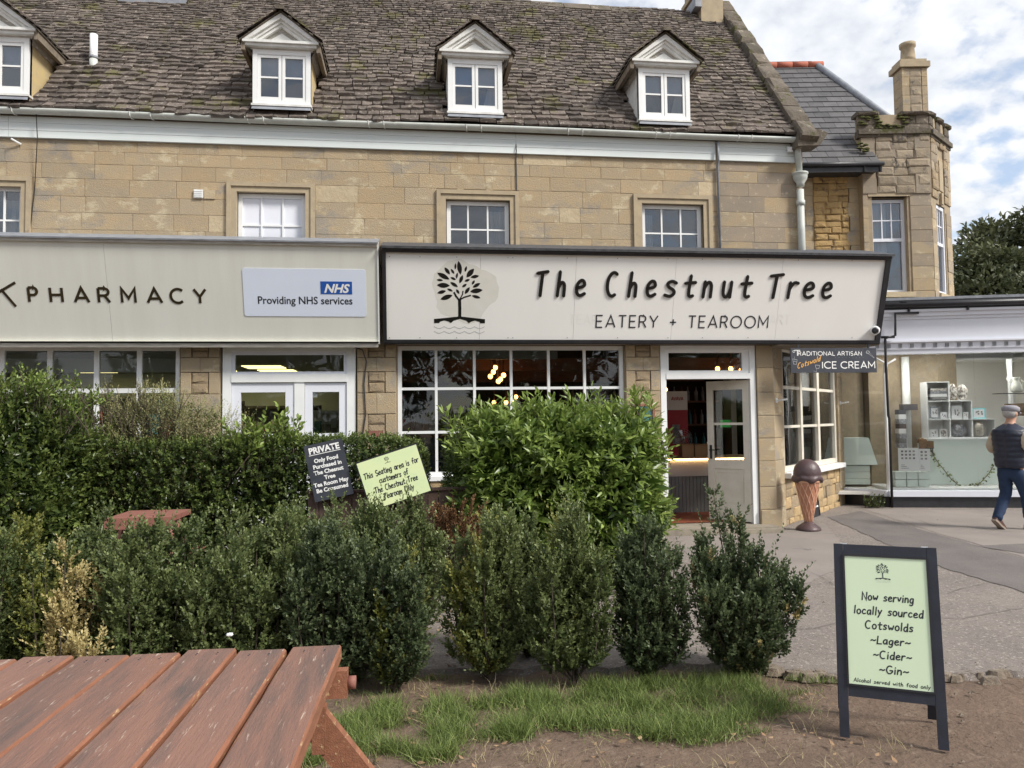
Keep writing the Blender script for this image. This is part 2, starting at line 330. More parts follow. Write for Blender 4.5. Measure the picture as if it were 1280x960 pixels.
# stone block variants: unit boxes with worn, chamfered front edges (front faces -y)
def block_variants(n, jit, ch, seed):
    r = random.Random(seed); out = []
    for k in range(n):
        vs = []; 
        def j(): return r.uniform(-jit, jit)
        c = ch
        back = [(-.5, .5, -.5), (.5, .5, -.5), (.5, .5, .5), (-.5, .5, .5)]
        mid = [(-.5+j()*.3, -.5+c*2, -.5+j()*.3), (.5+j()*.3, -.5+c*2, -.5+j()*.3), (.5+j()*.3, -.5+c*2, .5+j()*.3), (-.5+j()*.3, -.5+c*2, .5+j()*.3)]
        fr = [(-.5+c+abs(j()), -.5+j(), -.5+c*1.6+abs(j())), (.5-c-abs(j()), -.5+j(), -.5+c*1.6+abs(j())), (.5-c-abs(j()), -.5+j(), .5-c*1.6-abs(j())), (-.5+c+abs(j()), -.5+j(), .5-c*1.6-abs(j()))]
        ce = [(j()*2, -.5-abs(j())*1.2, j()*2)]
        vs = back+mid+fr+ce; fs = []
        for i in range(4):
            i2 = (i+1) % 4; fs.append((i, i2, 4+i2, 4+i)); fs.append((4+i, 4+i2, 8+i2, 8+i)); fs.append((8+i, 8+i2, 12))
        fs = [tuple(reversed(f)) for f in fs]
        out.append((vs, fs))
    return out
BV = {'fine': block_variants(6, .015, .02, 1), 'rough': block_variants(8, .10, .07, 2)}
VM = {}
def vmesh(kind, k, m):
    key = (kind, k, m)
    if key not in VM:
        me = bpy.data.meshes.new('stone_block'); me.from_pydata(BV[kind][k][0], [], [tuple(reversed(f)) for f in BV[kind][k][1]]); me.materials.append(M[m]); VM[key] = me
    return VM[key]
def block(parent, xf, x0, x1, y0, y1, z0, z1, m='ashlar', kind='fine', name='stone_block'):
    me = vmesh(kind, random.randrange(len(BV[kind])), m)
    mt = T((x0+x1)/2, (y0+y1)/2, (z0+z1)/2) @ SC(x1-x0, y1-y0, z1-z0)
    if xf is not None: mt = xf @ mt
    return link(name, me, parent, mt)
def blockwall(parent, xf, x0, x1, zs, wr, holes, y, proud, m, kind='fine', joint=.004, name='stone_block', jz=0, clip=None):
    """courses of blocks: zs course heights, wr (min,max) block width, holes [(x0,x1,z0,z1)]"""
    mm = m if isinstance(m, list) else [m]
    for a, b in zip(zs[:-1], zs[1:]):
        cuts = sorted([(h[0], h[1]) for h in holes if h[2] < b-.02 and h[3] > a+.02]); segs = []; c = x0
        for h in cuts:
            if h[0] > c: segs.append((c, h[0]))
            c = max(c, h[1])
        if c < x1: segs.append((c, x1))
        for s0, s1 in segs:
            x = s0
            while x < s1-1e-4:
                wd = random.uniform(*wr)
                if s1-x-wd < wr[0]*.6: wd = s1-x
                z0, z1 = a+random.uniform(-jz, jz), b+random.uniform(-jz, jz)
                if clip is None or clip(x, x+wd, z0, z1):
                    block(parent, xf, x+joint/2, x+wd-joint/2, y-proud*random.uniform(.7, 1.25), y+.02, z0+joint/2, z1-joint/2, random.choice(mm), kind, name)
                x += wd
def backwall(name, m, parent, xf, x0, x1, z0, z1, y0, y1, holes):
    xs = sorted({x0, x1, *[min(max(h[i], x0), x1) for h in holes for i in (0, 1)]}); zs = sorted({z0, z1, *[min(max(h[i], z0), z1) for h in holes for i in (2, 3)]})
    b = MB(xf)
    for i in range(len(zs)-1):
        run = None
        for k in range(len(xs)-1):
            cx, cz = (xs[k]+xs[k+1])/2, (zs[i]+zs[i+1])/2
            hole = any(h[0] < cx < h[1] and h[2] < cz < h[3] for h in holes)
            if not hole: run = run if run is not None else xs[k]
            if (hole or k == len(xs)-2) and run is not None:
                b.box(run, xs[k] if hole else xs[k+1], y0, y1, zs[i], zs[i+1]); run = None
    return b.build(name, m, parent)
def window(parent, xf, x0, x1, z0, z1, y, xb, zb, fr=.05, bar=.025, m='white', g='glass', dep=.05, name='window', sill=None, merge_bars=False):
    """frame part > pane and glazing_bar sub-parts. xb, zb: bar centres"""
    b = MB(xf)
    b.box(x0, x0+fr, y, y+dep, z0, z1); b.box(x1-fr, x1, y, y+dep, z0, z1)
    b.box(x0+fr, x1-fr, y+.001, y+dep-.001, z0, z0+fr); b.box(x0+fr, x1-fr, y+.001, y+dep-.001, z1-fr, z1)
    o = b.build(name, m, parent)
    X = [x0+fr]+list(xb)+[x1-fr]; Z = [z0+fr]+list(zb)+[z1-fr]
    for x in xb: MB(xf).box(x-bar/2, x+bar/2, y+.006, y+dep-.012, z0+fr, z1-fr).build('glazing_bar', m, o)
    for z in zb: MB(xf).box(x0+fr, x1-fr, y+.009, y+dep-.015, z-bar/2, z+bar/2).build('glazing_bar', m, o)
    for i in range(len(X)-1):
        for k in range(len(Z)-1):
            tl = random.uniform(-.0015, .0015)
            MB(xf).add([(X[i]+.002, y+dep*.55+tl, Z[k]+.002), (X[i+1]-.002, y+dep*.55-tl, Z[k]+.002), (X[i+1]-.002, y+dep*.55, Z[k+1]-.002), (X[i]+.002, y+dep*.55+tl*.5, Z[k+1]-.002)], [(0, 1, 2, 3)]) if False else \
            bx('pane', g, o, X[i]-.004, X[i+1]+.004, y+dep*.5, y+dep*.5+.004, Z[k]-.004, Z[k+1]+.004, xf)
    if sill: bx('sill', m, o, x0-.04, x1+.04, y-sill, y+dep, z0-.06, z0, xf)
    return o
def copy_tree(o, parent=None, lvl=0):
    c = o.copy(); COL.objects.link(c); c.parent = parent
    for ch in o.children: copy_tree(ch, c, lvl+1)
    return c

# ------------------------------------------------------------------ lettering
def arc(cx, cy, rx, ry, a0, a1, n=12): return [(cx+rx*math.cos(rad(a0+(a1-a0)*i/n)), cy+ry*math.sin(rad(a0+(a1-a0)*i/n))) for i in range(n+1)]
LOOP = [(.36, .5), (.22, .6), (.06, .48), (0, .27), (.06, .06), (.18, 0), (.31, .1), (.37, .32)]
HAND = {
 'h': (.4, [[(.04, 1), (0, 0)], [(0, .3), (.1, .5), (.22, .58), (.34, .5), (.37, .35), (.37, 0)]]),
 'e': (.42, [[(.03, .3), (.4, .36), (.36, .54), (.22, .6), (.05, .48), (0, .26), (.06, .06), (.22, 0), (.42, .09)]]),
 's': (.36, [[(.36, .52), (.2, .6), (.04, .5), (.1, .36), (.28, .27), (.34, .13), (.2, 0), (0, .06)]]),
 't': (.4, [[(.2, .9), (.17, .12), (.25, 0), (.37, .05)], [(0, .58), (.42, .62)]]),
 'n': (.4, [[(.02, .58), (0, 0)], [(0, .3), (.1, .5), (.22, .58), (.34, .5), (.37, .35), (.37, 0)]]),
 'u': (.4, [[(.01, .58), (0, .2), (.07, .03), (.19, 0), (.31, .1), (.36, .3)], [(.38, .58), (.38, 0)]]),
 'r': (.33, [[(.02, .58), (0, 0)], [(0, .3), (.08, .48), (.2, .6), (.34, .56)]]),
 'w': (.56, [[(0, .58), (.12, 0), (.27, .42), (.42, 0), (.56, .6)]]),
 'o': (.42, [arc(.21, .3, .21, .3, 80, 440, 14)]),
 'v': (.38, [[(0, .58), (.18, 0), (.38, .6)]]),
 'i': (.12, [[(.06, .55), (.05, 0)], [(.06, .8), (.07, .83)]]),
 'g': (.4, [LOOP, [(.39, .56), (.37, -.12), (.27, -.3), (.12, -.32), (0, -.24)]]),
 'l': (.12, [[(.07, 1), (.05, 0)]]),
 'c': (.38, [[(.36, .5), (.22, .6), (.05, .45), (0, .25), (.08, .05), (.22, 0), (.38, .08)]]),
 'a': (.42, [LOOP, [(.38, .58), (.41, 0)]]),
 'y': (.38, [[(0, .58), (.18, .1)], [(.4, .6), (.2, .1), (.02, -.32)]]),
 'd': (.42, [LOOP, [(.4, 1), (.4, 0)]]),
 'f': (.38, [[(.42, .88), (.3, 1), (.18, .9), (.15, .6), (.14, 0)], [(0, .52), (.34, .55)]]),
 'm': (.62, [[(.02, .58), (0, 0)], [(0, .3), (.1, .5), (.2, .58), (.29, .48), (.3, 0)], [(.3, .3), (.4, .5), (.5, .58), (.6, .46), (.61, 0)]]),
 'b': (.42, [[(.02, 1), (0, 0)], [(0, .3), (.08, .5), (.22, .6), (.37, .5), (.4, .28), (.34, .06), (.18, 0), (.02, .08)]]),
 'T': (.6, [[(0, .93), (.6, 1.0)], [(.3, .97), (.26, 0)]]),
 'C': (.6, [arc(.33, .5, .33, .5, 58, 300, 14)]),
 'N': (.58, [[(.02, 0), (0, 1), (.54, 0), (.56, 1)]]),
 'L': (.45, [[(.03, 1), (0, 0), (.45, .02)]]),
 'G': (.62, [arc(.32, .5, .32, .5, 55, 345, 16)+[(.62, .42), (.36, .42)]]),
 'A': (.58, [[(0, 0), (.3, 1), (.58, 0)], [(.1, .36), (.48, .36)]]),
 'S': (.5, [arc(.27, .74, .24, .25, 40, 250, 9)+arc(.23, .25, .25, .25, 70, -140, 9)]),
 'O': (.66, [arc(.33, .5, .33, .5, 90, 450, 18)]),
 '~': (.5, [[(0, .36), (.1, .46), (.22, .42), (.34, .34), (.5, .46)]]),
 '.': (.08, [[(.03, 0), (.05, .02)]]), ' ': (.38, []),
}
SANS = {
 'P': (.52, [[(0, 0), (0, 1)], [(0, 1), (.28, 1)]+arc(.28, .74, .24, .26, 90, -90, 10)+[(0, .48)]]),
 'H': (.62, [[(0, 0), (0, 1)], [(.62, 0), (.62, 1)], [(0, .5), (.62, .5)]]),
 'A': (.74, [[(0, 0), (.37, 1), (.74, 0)], [(.13, .3), (.61, .3)]]),
 'R': (.56, [[(0, 0), (0, 1)], [(0, 1), (.28, 1)]+arc(.28, .74, .24, .26, 90, -90, 10)+[(0, .48)], [(.3, .48), (.56, 0)]]),
 'M': (.78, [[(0, 0), (0, 1), (.39, .3), (.78, 1), (.78, 0)]]),
 'C': (.76, [arc(.46, .5, .46, .5, 48, 312, 18)]),
 'Y': (.66, [[(0, 1), (.33, .45), (.33, 0)], [(.66, 1), (.33, .45)]]),
 'K': (.6, [[(0, 0), (0, 1)], [(.58, 1), (.02, .42)], [(.2, .6), (.6, 0)]]),
 'V': (.7, [[(0, 1), (.35, 0), (.7, 1)]]),
 'E': (.5, [[(.5, 1), (0, 1), (0, 0), (.5, 0)], [(0, .52), (.44, .52)]]),
 'T': (.6, [[(0, 1), (.6, 1)], [(.3, 1), (.3, 0)]]),
 'O': (.9, [arc(.45, .5, .45, .5, 90, 450, 24)]),
 'I': (.02, [[(0, 0), (0, 1)]]),
 'L': (.44, [[(0, 1), (0, 0), (.44, 0)]]),
 'N': (.62, [[(0, 0), (0, 1), (.62, 0), (.62, 1)]]),
 'D': (.66, [[(0, 0), (0, 1), (.25, 1)]+arc(.25, .5, .41, .5, 90, -90, 12)+[(0, 0)]]),
 'S': (.5, [arc(.26, .75, .23, .25, 35, 255, 10)+arc(.24, .25, .26, .25, 75, -145, 10)]),
 '+': (.5, [[(0, .45), (.5, .45)], [(.25, .2), (.25, .7)]]), ' ': (.45, []),
}
def chaikin(p, n=2):
    for _ in range(n):
        q = [p[0]]
        for a, b in zip(p[:-1], p[1:]):
            q += [(a[0]*.75+b[0]*.25, a[1]*.75+b[1]*.25), (a[0]*.25+b[0]*.75, a[1]*.25+b[1]*.75)]
        p = q+[p[-1]]
    return p
def ribbon(mb, pts, wd, z0, z1, caps=True):
    P = [Vector(p) for p in pts]; n = len(P); L = []; R = []
    for i in range(n):
        d0 = (P[i]-P[i-1]).normalized() if i > 0 else None; d1 = (P[i+1]-P[i]).normalized() if i < n-1 else None
        if d0 is None: d0 = d1
        if d1 is None: d1 = d0
        a = Vector((-d0.y, d0.x)); b = Vector((-d1.y, d1.x)); m = (a+b)
        if m.length < 1e-4: m = a.copy()
        m.normalize(); k = min(1/max(m.dot(a), .35), 2.4)*wd/2
        L.append(P[i]+m*k); R.append(P[i]-m*k)
    cs, ce = [], []
    if caps:
        d = (P[0]-P[1]).normalized(); a0 = math.atan2(d.y, d.x); cs = [P[0]+Vector((math.cos(a0+t), math.sin(a0+t)))*wd/2 for t in (-PI/3, 0, PI/3)][::-1]
        d = (P[-1]-P[-2]).normalized(); a0 = math.atan2(d.y, d.x); ce = [P[-1]+Vector((math.cos(a0+t), math.sin(a0+t)))*wd/2 for t in (PI/3, 0, -PI/3)]
    vs = [(*p, z1) for p in L]+[(*p, z1) for p in R]; fs = [(i, n+i, n+i+1, i+1) for i in range(n-1)]
    mb.add(vs, fs)
    if caps:
        mb.add([(*p, z1) for p in [L[0]]+cs[::-1]+[R[0]]][::1], [tuple(range(5))[::1]]) if False else mb.add([(*L[0], z1), *[(*p, z1) for p in (cs[0], cs[1], cs[2])], (*R[0], z1)][::1], [(0, 1, 2, 3, 4)])
        mb.add([(*L[-1], z1), *[(*p, z1) for p in ce], (*R[-1], z1)], [(4, 3, 2, 1, 0)])
    if z1-z0 > .002:
        out = L+ce+R[::-1]+(cs[::-1] if caps else [])
        k = len(out); mb.add([(*p, z1) for p in out]+[(*p, z0) for p in out], [(i, (i+1) % k, (i+1) % k+k, i+k) for i in range(k)])
def text(s, font, h, gap, wd, z0, z1, slant=0, caps=True, smooth=None, x=0, y=0, wob=0, per=None, jitter=random.Random(3)):
    """returns list of MB, one per glyph (per='letter') or one MB with all"""
    out = []; mb = MB(); k = 0; x0 = x
    for ch in s:
        gw, st = font[ch]
        if per == 'letter': mb = MB()
        dy = jitter.uniform(-wob, wob)*h; dr = jitter.uniform(-wob, wob)
        for j, q in enumerate(st):
            p = chaikin(q) if (font is HAND and ch not in 'TNLA') else q
            p = [((px+slant*py)*h+x, (py+dr*px)*h+y+dy) for px, py in p]; k += 1
            ribbon(mb, p, wd, z0, z1+j*.0006+(k % 3)*.00015, caps)
        x += (gw+gap)*h
        if per == 'letter' and st: out.append(mb)
    return (out if per == 'letter' else mb), x-x0-gap*h
def put(mb, name, m, parent, xf):
    mb.xf = xf; return mb.build(name, m, parent)
def centered(lines, font, h, gap, wd, cx, y0, dy, z, slant=0, wob=0.0, fit=None):
    mb = MB(); y = y0
    for i, l in enumerate(lines):
        hh = h[i] if isinstance(h, list) else h
        _, L = text(l, font, hh, gap, wd, z, z)
        t, _ = text(l, font, hh, gap, wd, z, z, slant, x=cx-L/2, y=y, wob=wob)
        mb.add(t.v, t.f); y -= dy[i] if isinstance(dy, list) else dy
    return mb
def btext(s, size, m, parent, xf, name='lettering', bold=0, shear=0, align='LEFT', ext=0, sx=1, spacing=1):
    c = bpy.data.curves.new('lettering', 'FONT'); c.body = s; c.size = size; c.offset = bold; c.shear = shear; c.align_x = align; c.extrude = ext; c.resolution_u = 3; c.space_character = spacing
    o = bpy.data.objects.new('tmp', c); COL.objects.link(o); dg = bpy.context.evaluated_depsgraph_get()
    me = bpy.data.meshes.new_from_object(o.evaluated_get(dg)); bpy.data.objects.remove(o); bpy.data.curves.remove(c)
    me.transform(xf @ SC(sx, 1, 1)); me.materials.clear(); me.materials.append(M[m]); me.name = name
    return link(name, me, parent)
LEAVES = [(465,160,100,150,50),(420,145,85,70,22),(533,172,75,65,26),(332,195,128,95,38),(390,200,125,65,26),(582,215,50,125,55),(633,253,10,95,36),(290,252,152,150,50),(437,245,80,68,24),(484,283,70,95,38),(397,277,155,65,26),(550,295,20,62,28),(252,295,175,70,26),(617,317,60,55,26),(290,352,178,140,55),(407,342,148,98,36),(520,352,35,62,28),(652,348,30,95,38),(363,402,155,68,26),(652,408,8,140,52),(448,418,125,62,28),(552,406,55,90,38),(272,425,195,100,38),(325,482,200,140,52),(650,474,165,100,34)]
def tree_logo(mb, cx, cy, h, z=0, waves=True, part=None):
    """tree emblem: h = height of the whole; placed with its centre line at cx and bottom at cy"""
    k = h/800; X = lambda x: cx+(x-472)*k; Y = lambda y: cy+(885-y)*k
    for (x, y, a, L, wd) in LEAVES:
        pts = []
        a = rad(a); ca, sa = math.cos(a), math.sin(a)
        for i in range(9):
            t = i/8; pts.append(((t-.5)*L, .5*wd*math.sin(PI*t)**.8 if 0 < t < 1 else 0))
        for i in range(7, 0, -1):
            t = i/8; pts.append(((t-.5)*L, -.5*wd*math.sin(PI*t)**.8))
        mb.add([(X(x+px*ca-py*sa), Y(y-(px*sa+py*ca)), z) for px, py in pts], [tuple(range(len(pts)))])
    for p, w_ in (([(472, 700), (472, 600), (468, 500)], 34), ([(470, 520), (430, 470), (405, 425)], 20), ([(472, 500), (500, 450), (505, 410)], 13), ([(476, 505), (520, 480), (592, 458)], 16)):
        ribbon(mb, [(X(a), Y(b)) for a, b in p], w_*k, z, z+.0003, False)
    top = [(190, 722), (330, 708), (472, 692), (620, 708), (752, 722), (752, 768), (700, 768)]
    lo = [(690, 752), (640, 738), (595, 752), (572, 768), (545, 740), (475, 718), (405, 740), (375, 768), (350, 750), (300, 738), (255, 752), (245, 768), (190, 768)]
    # bridge as strips
    xs = [190, 245, 255, 300, 350, 375, 405, 475, 545, 572, 595, 640, 690, 700, 752]
    def yt(x): return np.interp(x, [190, 330, 472, 620, 752], [722, 708, 692, 708, 722])
    def yb(x): return np.interp(x, [190, 245, 255, 300, 350, 375, 405, 475, 545, 572, 595, 640, 690, 700, 752], [768, 768, 752, 738, 750, 768, 740, 720, 740, 768, 752, 738, 752, 768, 768])
    for a, b in zip(xs[:-1], xs[1:]):
        mb.add([(X(a), Y(yb(a)), z+.0004), (X(b), Y(yb(b)), z+.0004), (X(b), Y(yt(b)), z+.0004), (X(a), Y(yt(a)), z+.0004)], [(0, 1, 2, 3)])
    return X, Y, k
def waves(mb, X, Y, k, z, wd=4):
    for y in (805, 858):
        for i in range(5):
            x0 = 190+i*112; ribbon(mb, [(X(x0+112*j/6), Y(y+22*math.sin(PI*j/6))) for j in range(7)], wd*k, z, z, False)

# ------------------------------------------------------------------ foliage
def leaves(name, mats, parent, P, D, L, Wd, rnd, Nn=None, mi=None, fold=.25, droop=0.0, big=False, blade=False):
    """P base points, D directions, L lengths, Wd widths"""
    n = len(P); D = D/np.maximum(np.linalg.norm(D, axis=1, keepdims=True), 1e-6)
    if Nn is None: Nn = rng.normal(size=(n, 3))+np.array([0, 0, 1.2])
    Sd = np.cross(D, Nn); Sd /= np.maximum(np.linalg.norm(Sd, axis=1, keepdims=True), 1e-6); U = np.cross(Sd, D)
    L = L[:, None]; Wd = Wd[:, None]
    if blade:
        m_ = P+D*L*.55-U*L*droop*.22; V = np.stack([P-Sd*Wd*.5, P+Sd*Wd*.5, m_+Sd*Wd*.42, m_-Sd*Wd*.42, P+D*L-U*L*droop], 1).reshape(-1, 3)
        F = (np.arange(n)[:, None, None]*5+np.array([[0, 1, 2], [0, 2, 3], [3, 2, 4]])[None]).reshape(-1, 3); k = 3
    elif not big:
        V = np.stack([P, P+D*L*.5+Sd*Wd*.5+U*Wd*fold, P+D*L-U*L*droop, P+D*L*.5-Sd*Wd*.5+U*Wd*fold], 1).reshape(-1, 3)
        F = (np.arange(n)[:, None, None]*4+np.array([[0, 1, 2], [0, 2, 3]])[None]).reshape(-1, 3); k = 2
    else:
        a = P+D*L*.3-U*L*droop*.1; b = P+D*L*.68-U*L*droop*.5
        V = np.stack([P, a+Sd*Wd*.45+U*Wd*fold, b+Sd*Wd*.38+U*Wd*fold*.8, P+D*L-U*L*droop*1.1, b-Sd*Wd*.38+U*Wd*fold*.8, a-Sd*Wd*.45+U*Wd*fold, (a+b)/2], 1).reshape(-1, 3)
        F = (np.arange(n)[:, None, None]*7+np.array([[0, 1, 6], [1, 2, 6], [2, 3, 6], [6, 3, 4], [6, 4, 5], [0, 6, 5]])[None]).reshape(-1, 3); k = 6
    me = bpy.data.meshes.new(name); me.vertices.add(len(V)); me.vertices.foreach_set('co', V.ravel())
    nf = len(F); me.loops.add(nf*3); me.polygons.add(nf)
    me.loops.foreach_set('vertex_index', F.ravel().astype(np.int32)); me.polygons.foreach_set('loop_start', np.arange(0, nf*3, 3, dtype=np.int32)); me.polygons.foreach_set('loop_total', np.full(nf, 3, dtype=np.int32))
    for m in (mats if isinstance(mats, list) else [mats]): me.materials.append(M[m])
    if mi is not None: me.polygons.foreach_set('material_index', np.repeat(mi, k).astype(np.int32))
    me.update(); at = me.attributes.new('rnd', 'FLOAT', 'FACE'); at.data.foreach_set('value', np.repeat(np.clip(rnd, 0, 1), k).astype(np.float32))
    return link(name, me, parent)
def shoots(B, D, ln_, nl, curve=.0, ang=.9, spread=0):
    """leaf base points and directions on shoots. B bases, D dirs, ln_ lengths, nl leaves per shoot"""
    n = len(B); D = D/np.linalg.norm(D, axis=1, keepdims=True)
    t = (np.arange(nl)+.5)/nl; t = np.broadcast_to(t, (n, nl))+rng.uniform(-.3/nl, .3/nl, (n, nl))
    bend = rng.normal(size=(n, 3))*.15; bend[:, 2] += curve
    P = B[:, None]+D[:, None]*(ln_[:, None]*t)[..., None]+bend[:, None]*(ln_[:, None]*t**2)[..., None]
    A = np.cross(D, rng.normal(size=(n, 3))); A /= np.linalg.norm(A, axis=1, keepdims=True); Bn = np.cross(D, A)
    ph = np.arange(nl)*2.4+rng.uniform(0, 6, (n, 1)); rd = A[:, None]*np.cos(ph)[..., None]+Bn[:, None]*np.sin(ph)[..., None]
    aa = ang*(1.15-.75*t)[..., None]; DD = D[:, None]*np.cos(aa)+rd*np.sin(aa)+rng.normal(size=(n, nl, 3))*.15
    return P.reshape(-1, 3), DD.reshape(-1, 3), t.reshape(-1)
def stems_mb(parent, lst, m='bark_dark', name='stem'):
    mb = MB()
    for pts, r in lst: mb.tube(pts, [q*.75 for q in r], 5)
    return mb.build(name, m, parent)
def boxshrub(x, y, h, R, label, name='box_shrub', cat='shrub', stems=9, mats=('leaf_box',), leaf=.02, dens=1.0, lean=(0, 0), low=.05, group='box shrubs of the front row', tint=0.0, vase=.8, spire=None, sh=62, deadfrac=0, nl=16, tint2=0):
    root = thing(name, label, cat, (x, y, 0), group=group)
    lst = []; BB = []; DD = []; LL = []; TT = []; MI = []
    for s in range(stems):
        a = 2*PI*(s+random.random()*.9)/stems; rr = R*random.uniform(.25, .92) if s else 0
        hx, hy = rr*math.cos(a)+lean[0]*h, rr*math.sin(a)*.9+lean[1]*h
        hh = h*random.uniform(.62, 1.0)*(1-.22*(rr/R)**2) if s else h*.98
        b0 = (random.uniform(-.03, .03), random.uniform(-.03, .03), 0); c1 = (hx*vase, hy*vase, hh*.25); c2 = (hx*.95, hy*.95, hh*.65); c3 = (hx*1.05, hy*1.05, hh*.98)
        lst.append(([b0, c1, c2, c3], [.011, .008, .006, .002]))
        if spire and s == 1: hx, hy, hh, = spire; c1 = (hx*.3, hy*.3, hh*.3); c2 = (hx*.7, hy*.7, hh*.65); c3 = (hx*1.05, hy, hh); lst[-1] = ([b0, c1, c2, c3], [.011, .008, .006, .002])
        cr = R*random.uniform(.34, .6)*(.55 if spire and s == 1 else 1); n = int(sh*dens*(cr/R/.43)**1.3)
        t = rng.uniform(low, 1, n)**.92
        pts = np.array([b0, c1, c2, c3]); ts = np.array([0, .3, .65, 1.0])
        cx = np.stack([np.interp(t, ts, pts[:, i]) for i in range(3)], 1)
        ph = rng.uniform(0, 2*PI, n); prof = cr*np.clip(np.minimum(1, (t+.12)*2.6)*np.clip(1.04-t, 0, 1)**.42*1.2, .1, 1)*rng.uniform(.4, 1.1, n)
        out = np.stack([np.cos(ph), np.sin(ph), np.zeros(n)], 1)
        BB.append(cx+out*prof[:, None]*.5); d = out*rng.uniform(.5, 1.0, (n, 1)); d[:, 2] = rng.uniform(.5, 1.3, n)+np.clip(t-.6, 0, 1)*2.5; DD.append(d)
        LL.append(rng.uniform(.06, .15, n)*(h/1.1)*np.where(rng.uniform(0, 1, n) < .09, 2.0, 1)); mt = rng.uniform(0, 1) < deadfrac
        TT.append(np.full(n, rng.uniform(-.1, .12)+tint)+rng.uniform(-.08, .08, n)); MI.append(np.where(rng.uniform(0, 1, n) < (deadfrac if deadfrac < .1 else 0), len(mats)-1, 0) if deadfrac < .1 else np.full(n, len(mats)-1 if mt else 0))
    B = np.concatenate(BB); D = np.concatenate(DD); L = np.concatenate(LL); TTn = np.concatenate(TT); MIn = np.concatenate(MI)
    P, Dl, t = shoots(B, D, L, nl)
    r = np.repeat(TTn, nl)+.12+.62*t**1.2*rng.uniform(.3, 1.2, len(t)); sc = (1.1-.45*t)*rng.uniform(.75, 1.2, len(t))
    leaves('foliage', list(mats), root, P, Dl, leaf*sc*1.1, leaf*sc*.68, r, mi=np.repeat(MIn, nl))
    stems_mb(root, lst)
    return root

# ================================================================== THE SETTING
def struct(o): o['kind'] = 'structure'; return o
def gridmesh(name, m, x0, x1, y0, y1, nx, ny, fz, inside=None):
    xs = np.linspace(x0, x1, nx+1); ys = np.linspace(y0, y1, ny+1); X, Y = np.meshgrid(xs, ys); Z = fz(X, Y)
    mb = MB(); mb.v = list(zip(X.ravel().tolist(), Y.ravel().tolist(), Z.ravel().tolist()))
    for j in range(ny):
        for i in range(nx):
            if inside is None or inside((xs[i]+xs[i+1])/2, (ys[j]+ys[j+1])/2):
                a = j*(nx+1)+i; mb.f.append((a, a+1, a+nx+2, a+nx+1))
    mb.r = [0]*len(mb.f); mb.mi = [0]*len(mb.f)
    return mb.build(name, m, None, True)
def wob(X, Y, a, seed=0):
    r = np.random.default_rng(seed); z = 0
    for k in range(14):
        f = 2**r.uniform(0, 4.6); t = r.uniform(0, 6.3); z = z+np.sin(f*(X*np.cos(t)+Y*np.sin(t))+r.uniform(0, 6))/f**.8
    return a*z
struct(MB().box(-400, 400, -300, 700, -.6, -.04).build('ground', 'dirt'))
def edgeY(x):                              # ragged front edge of the tarmac
    base = np.interp(x, [-9, -1, .4, 2.0, 2.4, 3.2, 4.0, 6, 12], [5.3, 5.1, 4.98, 4.86, 4.60, 4.48, 4.32, 3.9, 2.9])
    return base+.035*np.sin(x*9)+.025*np.sin(x*23+1)+.015*np.sin(x*51)
struct(gridmesh('soil', 'dirt', -9, 13, 0.2, 5.6, 220, 76, lambda X, Y: -.012+wob(X, Y, .006, 3)-.02*np.clip((Y-edgeY(X)+.1)/.25, 0, 1)))
def asph():
    mb = MB(); xs = np.linspace(-9, 14, 300)
    for a, b in zip(xs[:-1], xs[1:]):
        ya, yb = float(edgeY(a)), float(edgeY(b))
        mb.add([(a, ya, .012), (b, yb, .012), (b, 13.6, .012), (a, 13.6, .012)], [(0, 1, 2, 3)])
        mb.add([(a, ya-.03, -.03), (b, yb-.03, -.03), (b, yb, .012), (a, ya, .012)], [(0, 1, 2, 3)])
    mb.add([(14, 2.5, .012), (60, -6, .012), (60, 60, .012), (14, 13.6, .012)], [(0, 1, 2, 3)])
    mb.add([(-60, 5.3, .012), (-9, 5.3, .012), (-9, 13.6, .012), (-60, 13.6, .012)], [(0, 1, 2, 3)])
    return mb.build('pavement', 'asphalt')
struct(asph())
def patch(name, m, poly, z, h=.003):
    r = random.Random(len(poly)+int(poly[0][0]*10)); q = []
    for a, b in zip(poly, poly[1:]+poly[:1]):
        n = max(2, int(math.hypot(b[0]-a[0], b[1]-a[1])/.12))
        for k in range(n): q.append((a[0]+(b[0]-a[0])*k/n+r.uniform(-.02, .02), a[1]+(b[1]-a[1])*k/n+r.uniform(-.02, .02), z))
    return struct(MB().add(q, [tuple(range(len(q)))]).build(name, m))
g = ground
patch('pavement_strip', 'asphalt_dark', [g(1035, 648), g(1075, 640), g(1180, 672), g(1280, 700), g(1400, 740), g(1400, 800), g(1280, 742), g(1180, 712), g(1105, 680)], .0175)
patch('pavement_apron', 'asphalt_smooth', [g(1080, 637), g(1280, 640), g(1420, 643), g(1420, 738), g(1280, 698), g(1180, 670)], .015)
patch('pavement_patch', 'asphalt_dark', [g(1215, 684), g(1290, 681), g(1330, 690), g(1280, 694)], .0195)
patch('entrance_apron', 'asphalt_smooth', [g(845, 672), g(965, 668), g(1030, 655), g(1070, 700), g(1000, 735), g(880, 730)], .0145)
def crack(pts, seed):
    r = random.Random(seed); P = [Vector(g(*p)) for p in pts]; q = []
    for a, b in zip(P[:-1], P[1:]):
        n = max(3, int((b-a).length/.12))
        for k in range(n): q.append(tuple(a.lerp(b, k/n)+Vector((r.uniform(-.03, .03), r.uniform(-.03, .03)))))
    mb = MB()
    for a, b in zip(q[:-1], q[1:]): ribbon(mb, [a, b], r.uniform(.003, .009), .0205, .0205, False)
    struct(mb.build('pavement_crack', 'mortar_dark'))
mat('mortar_dark', (.13, .11, .10), rough=1)
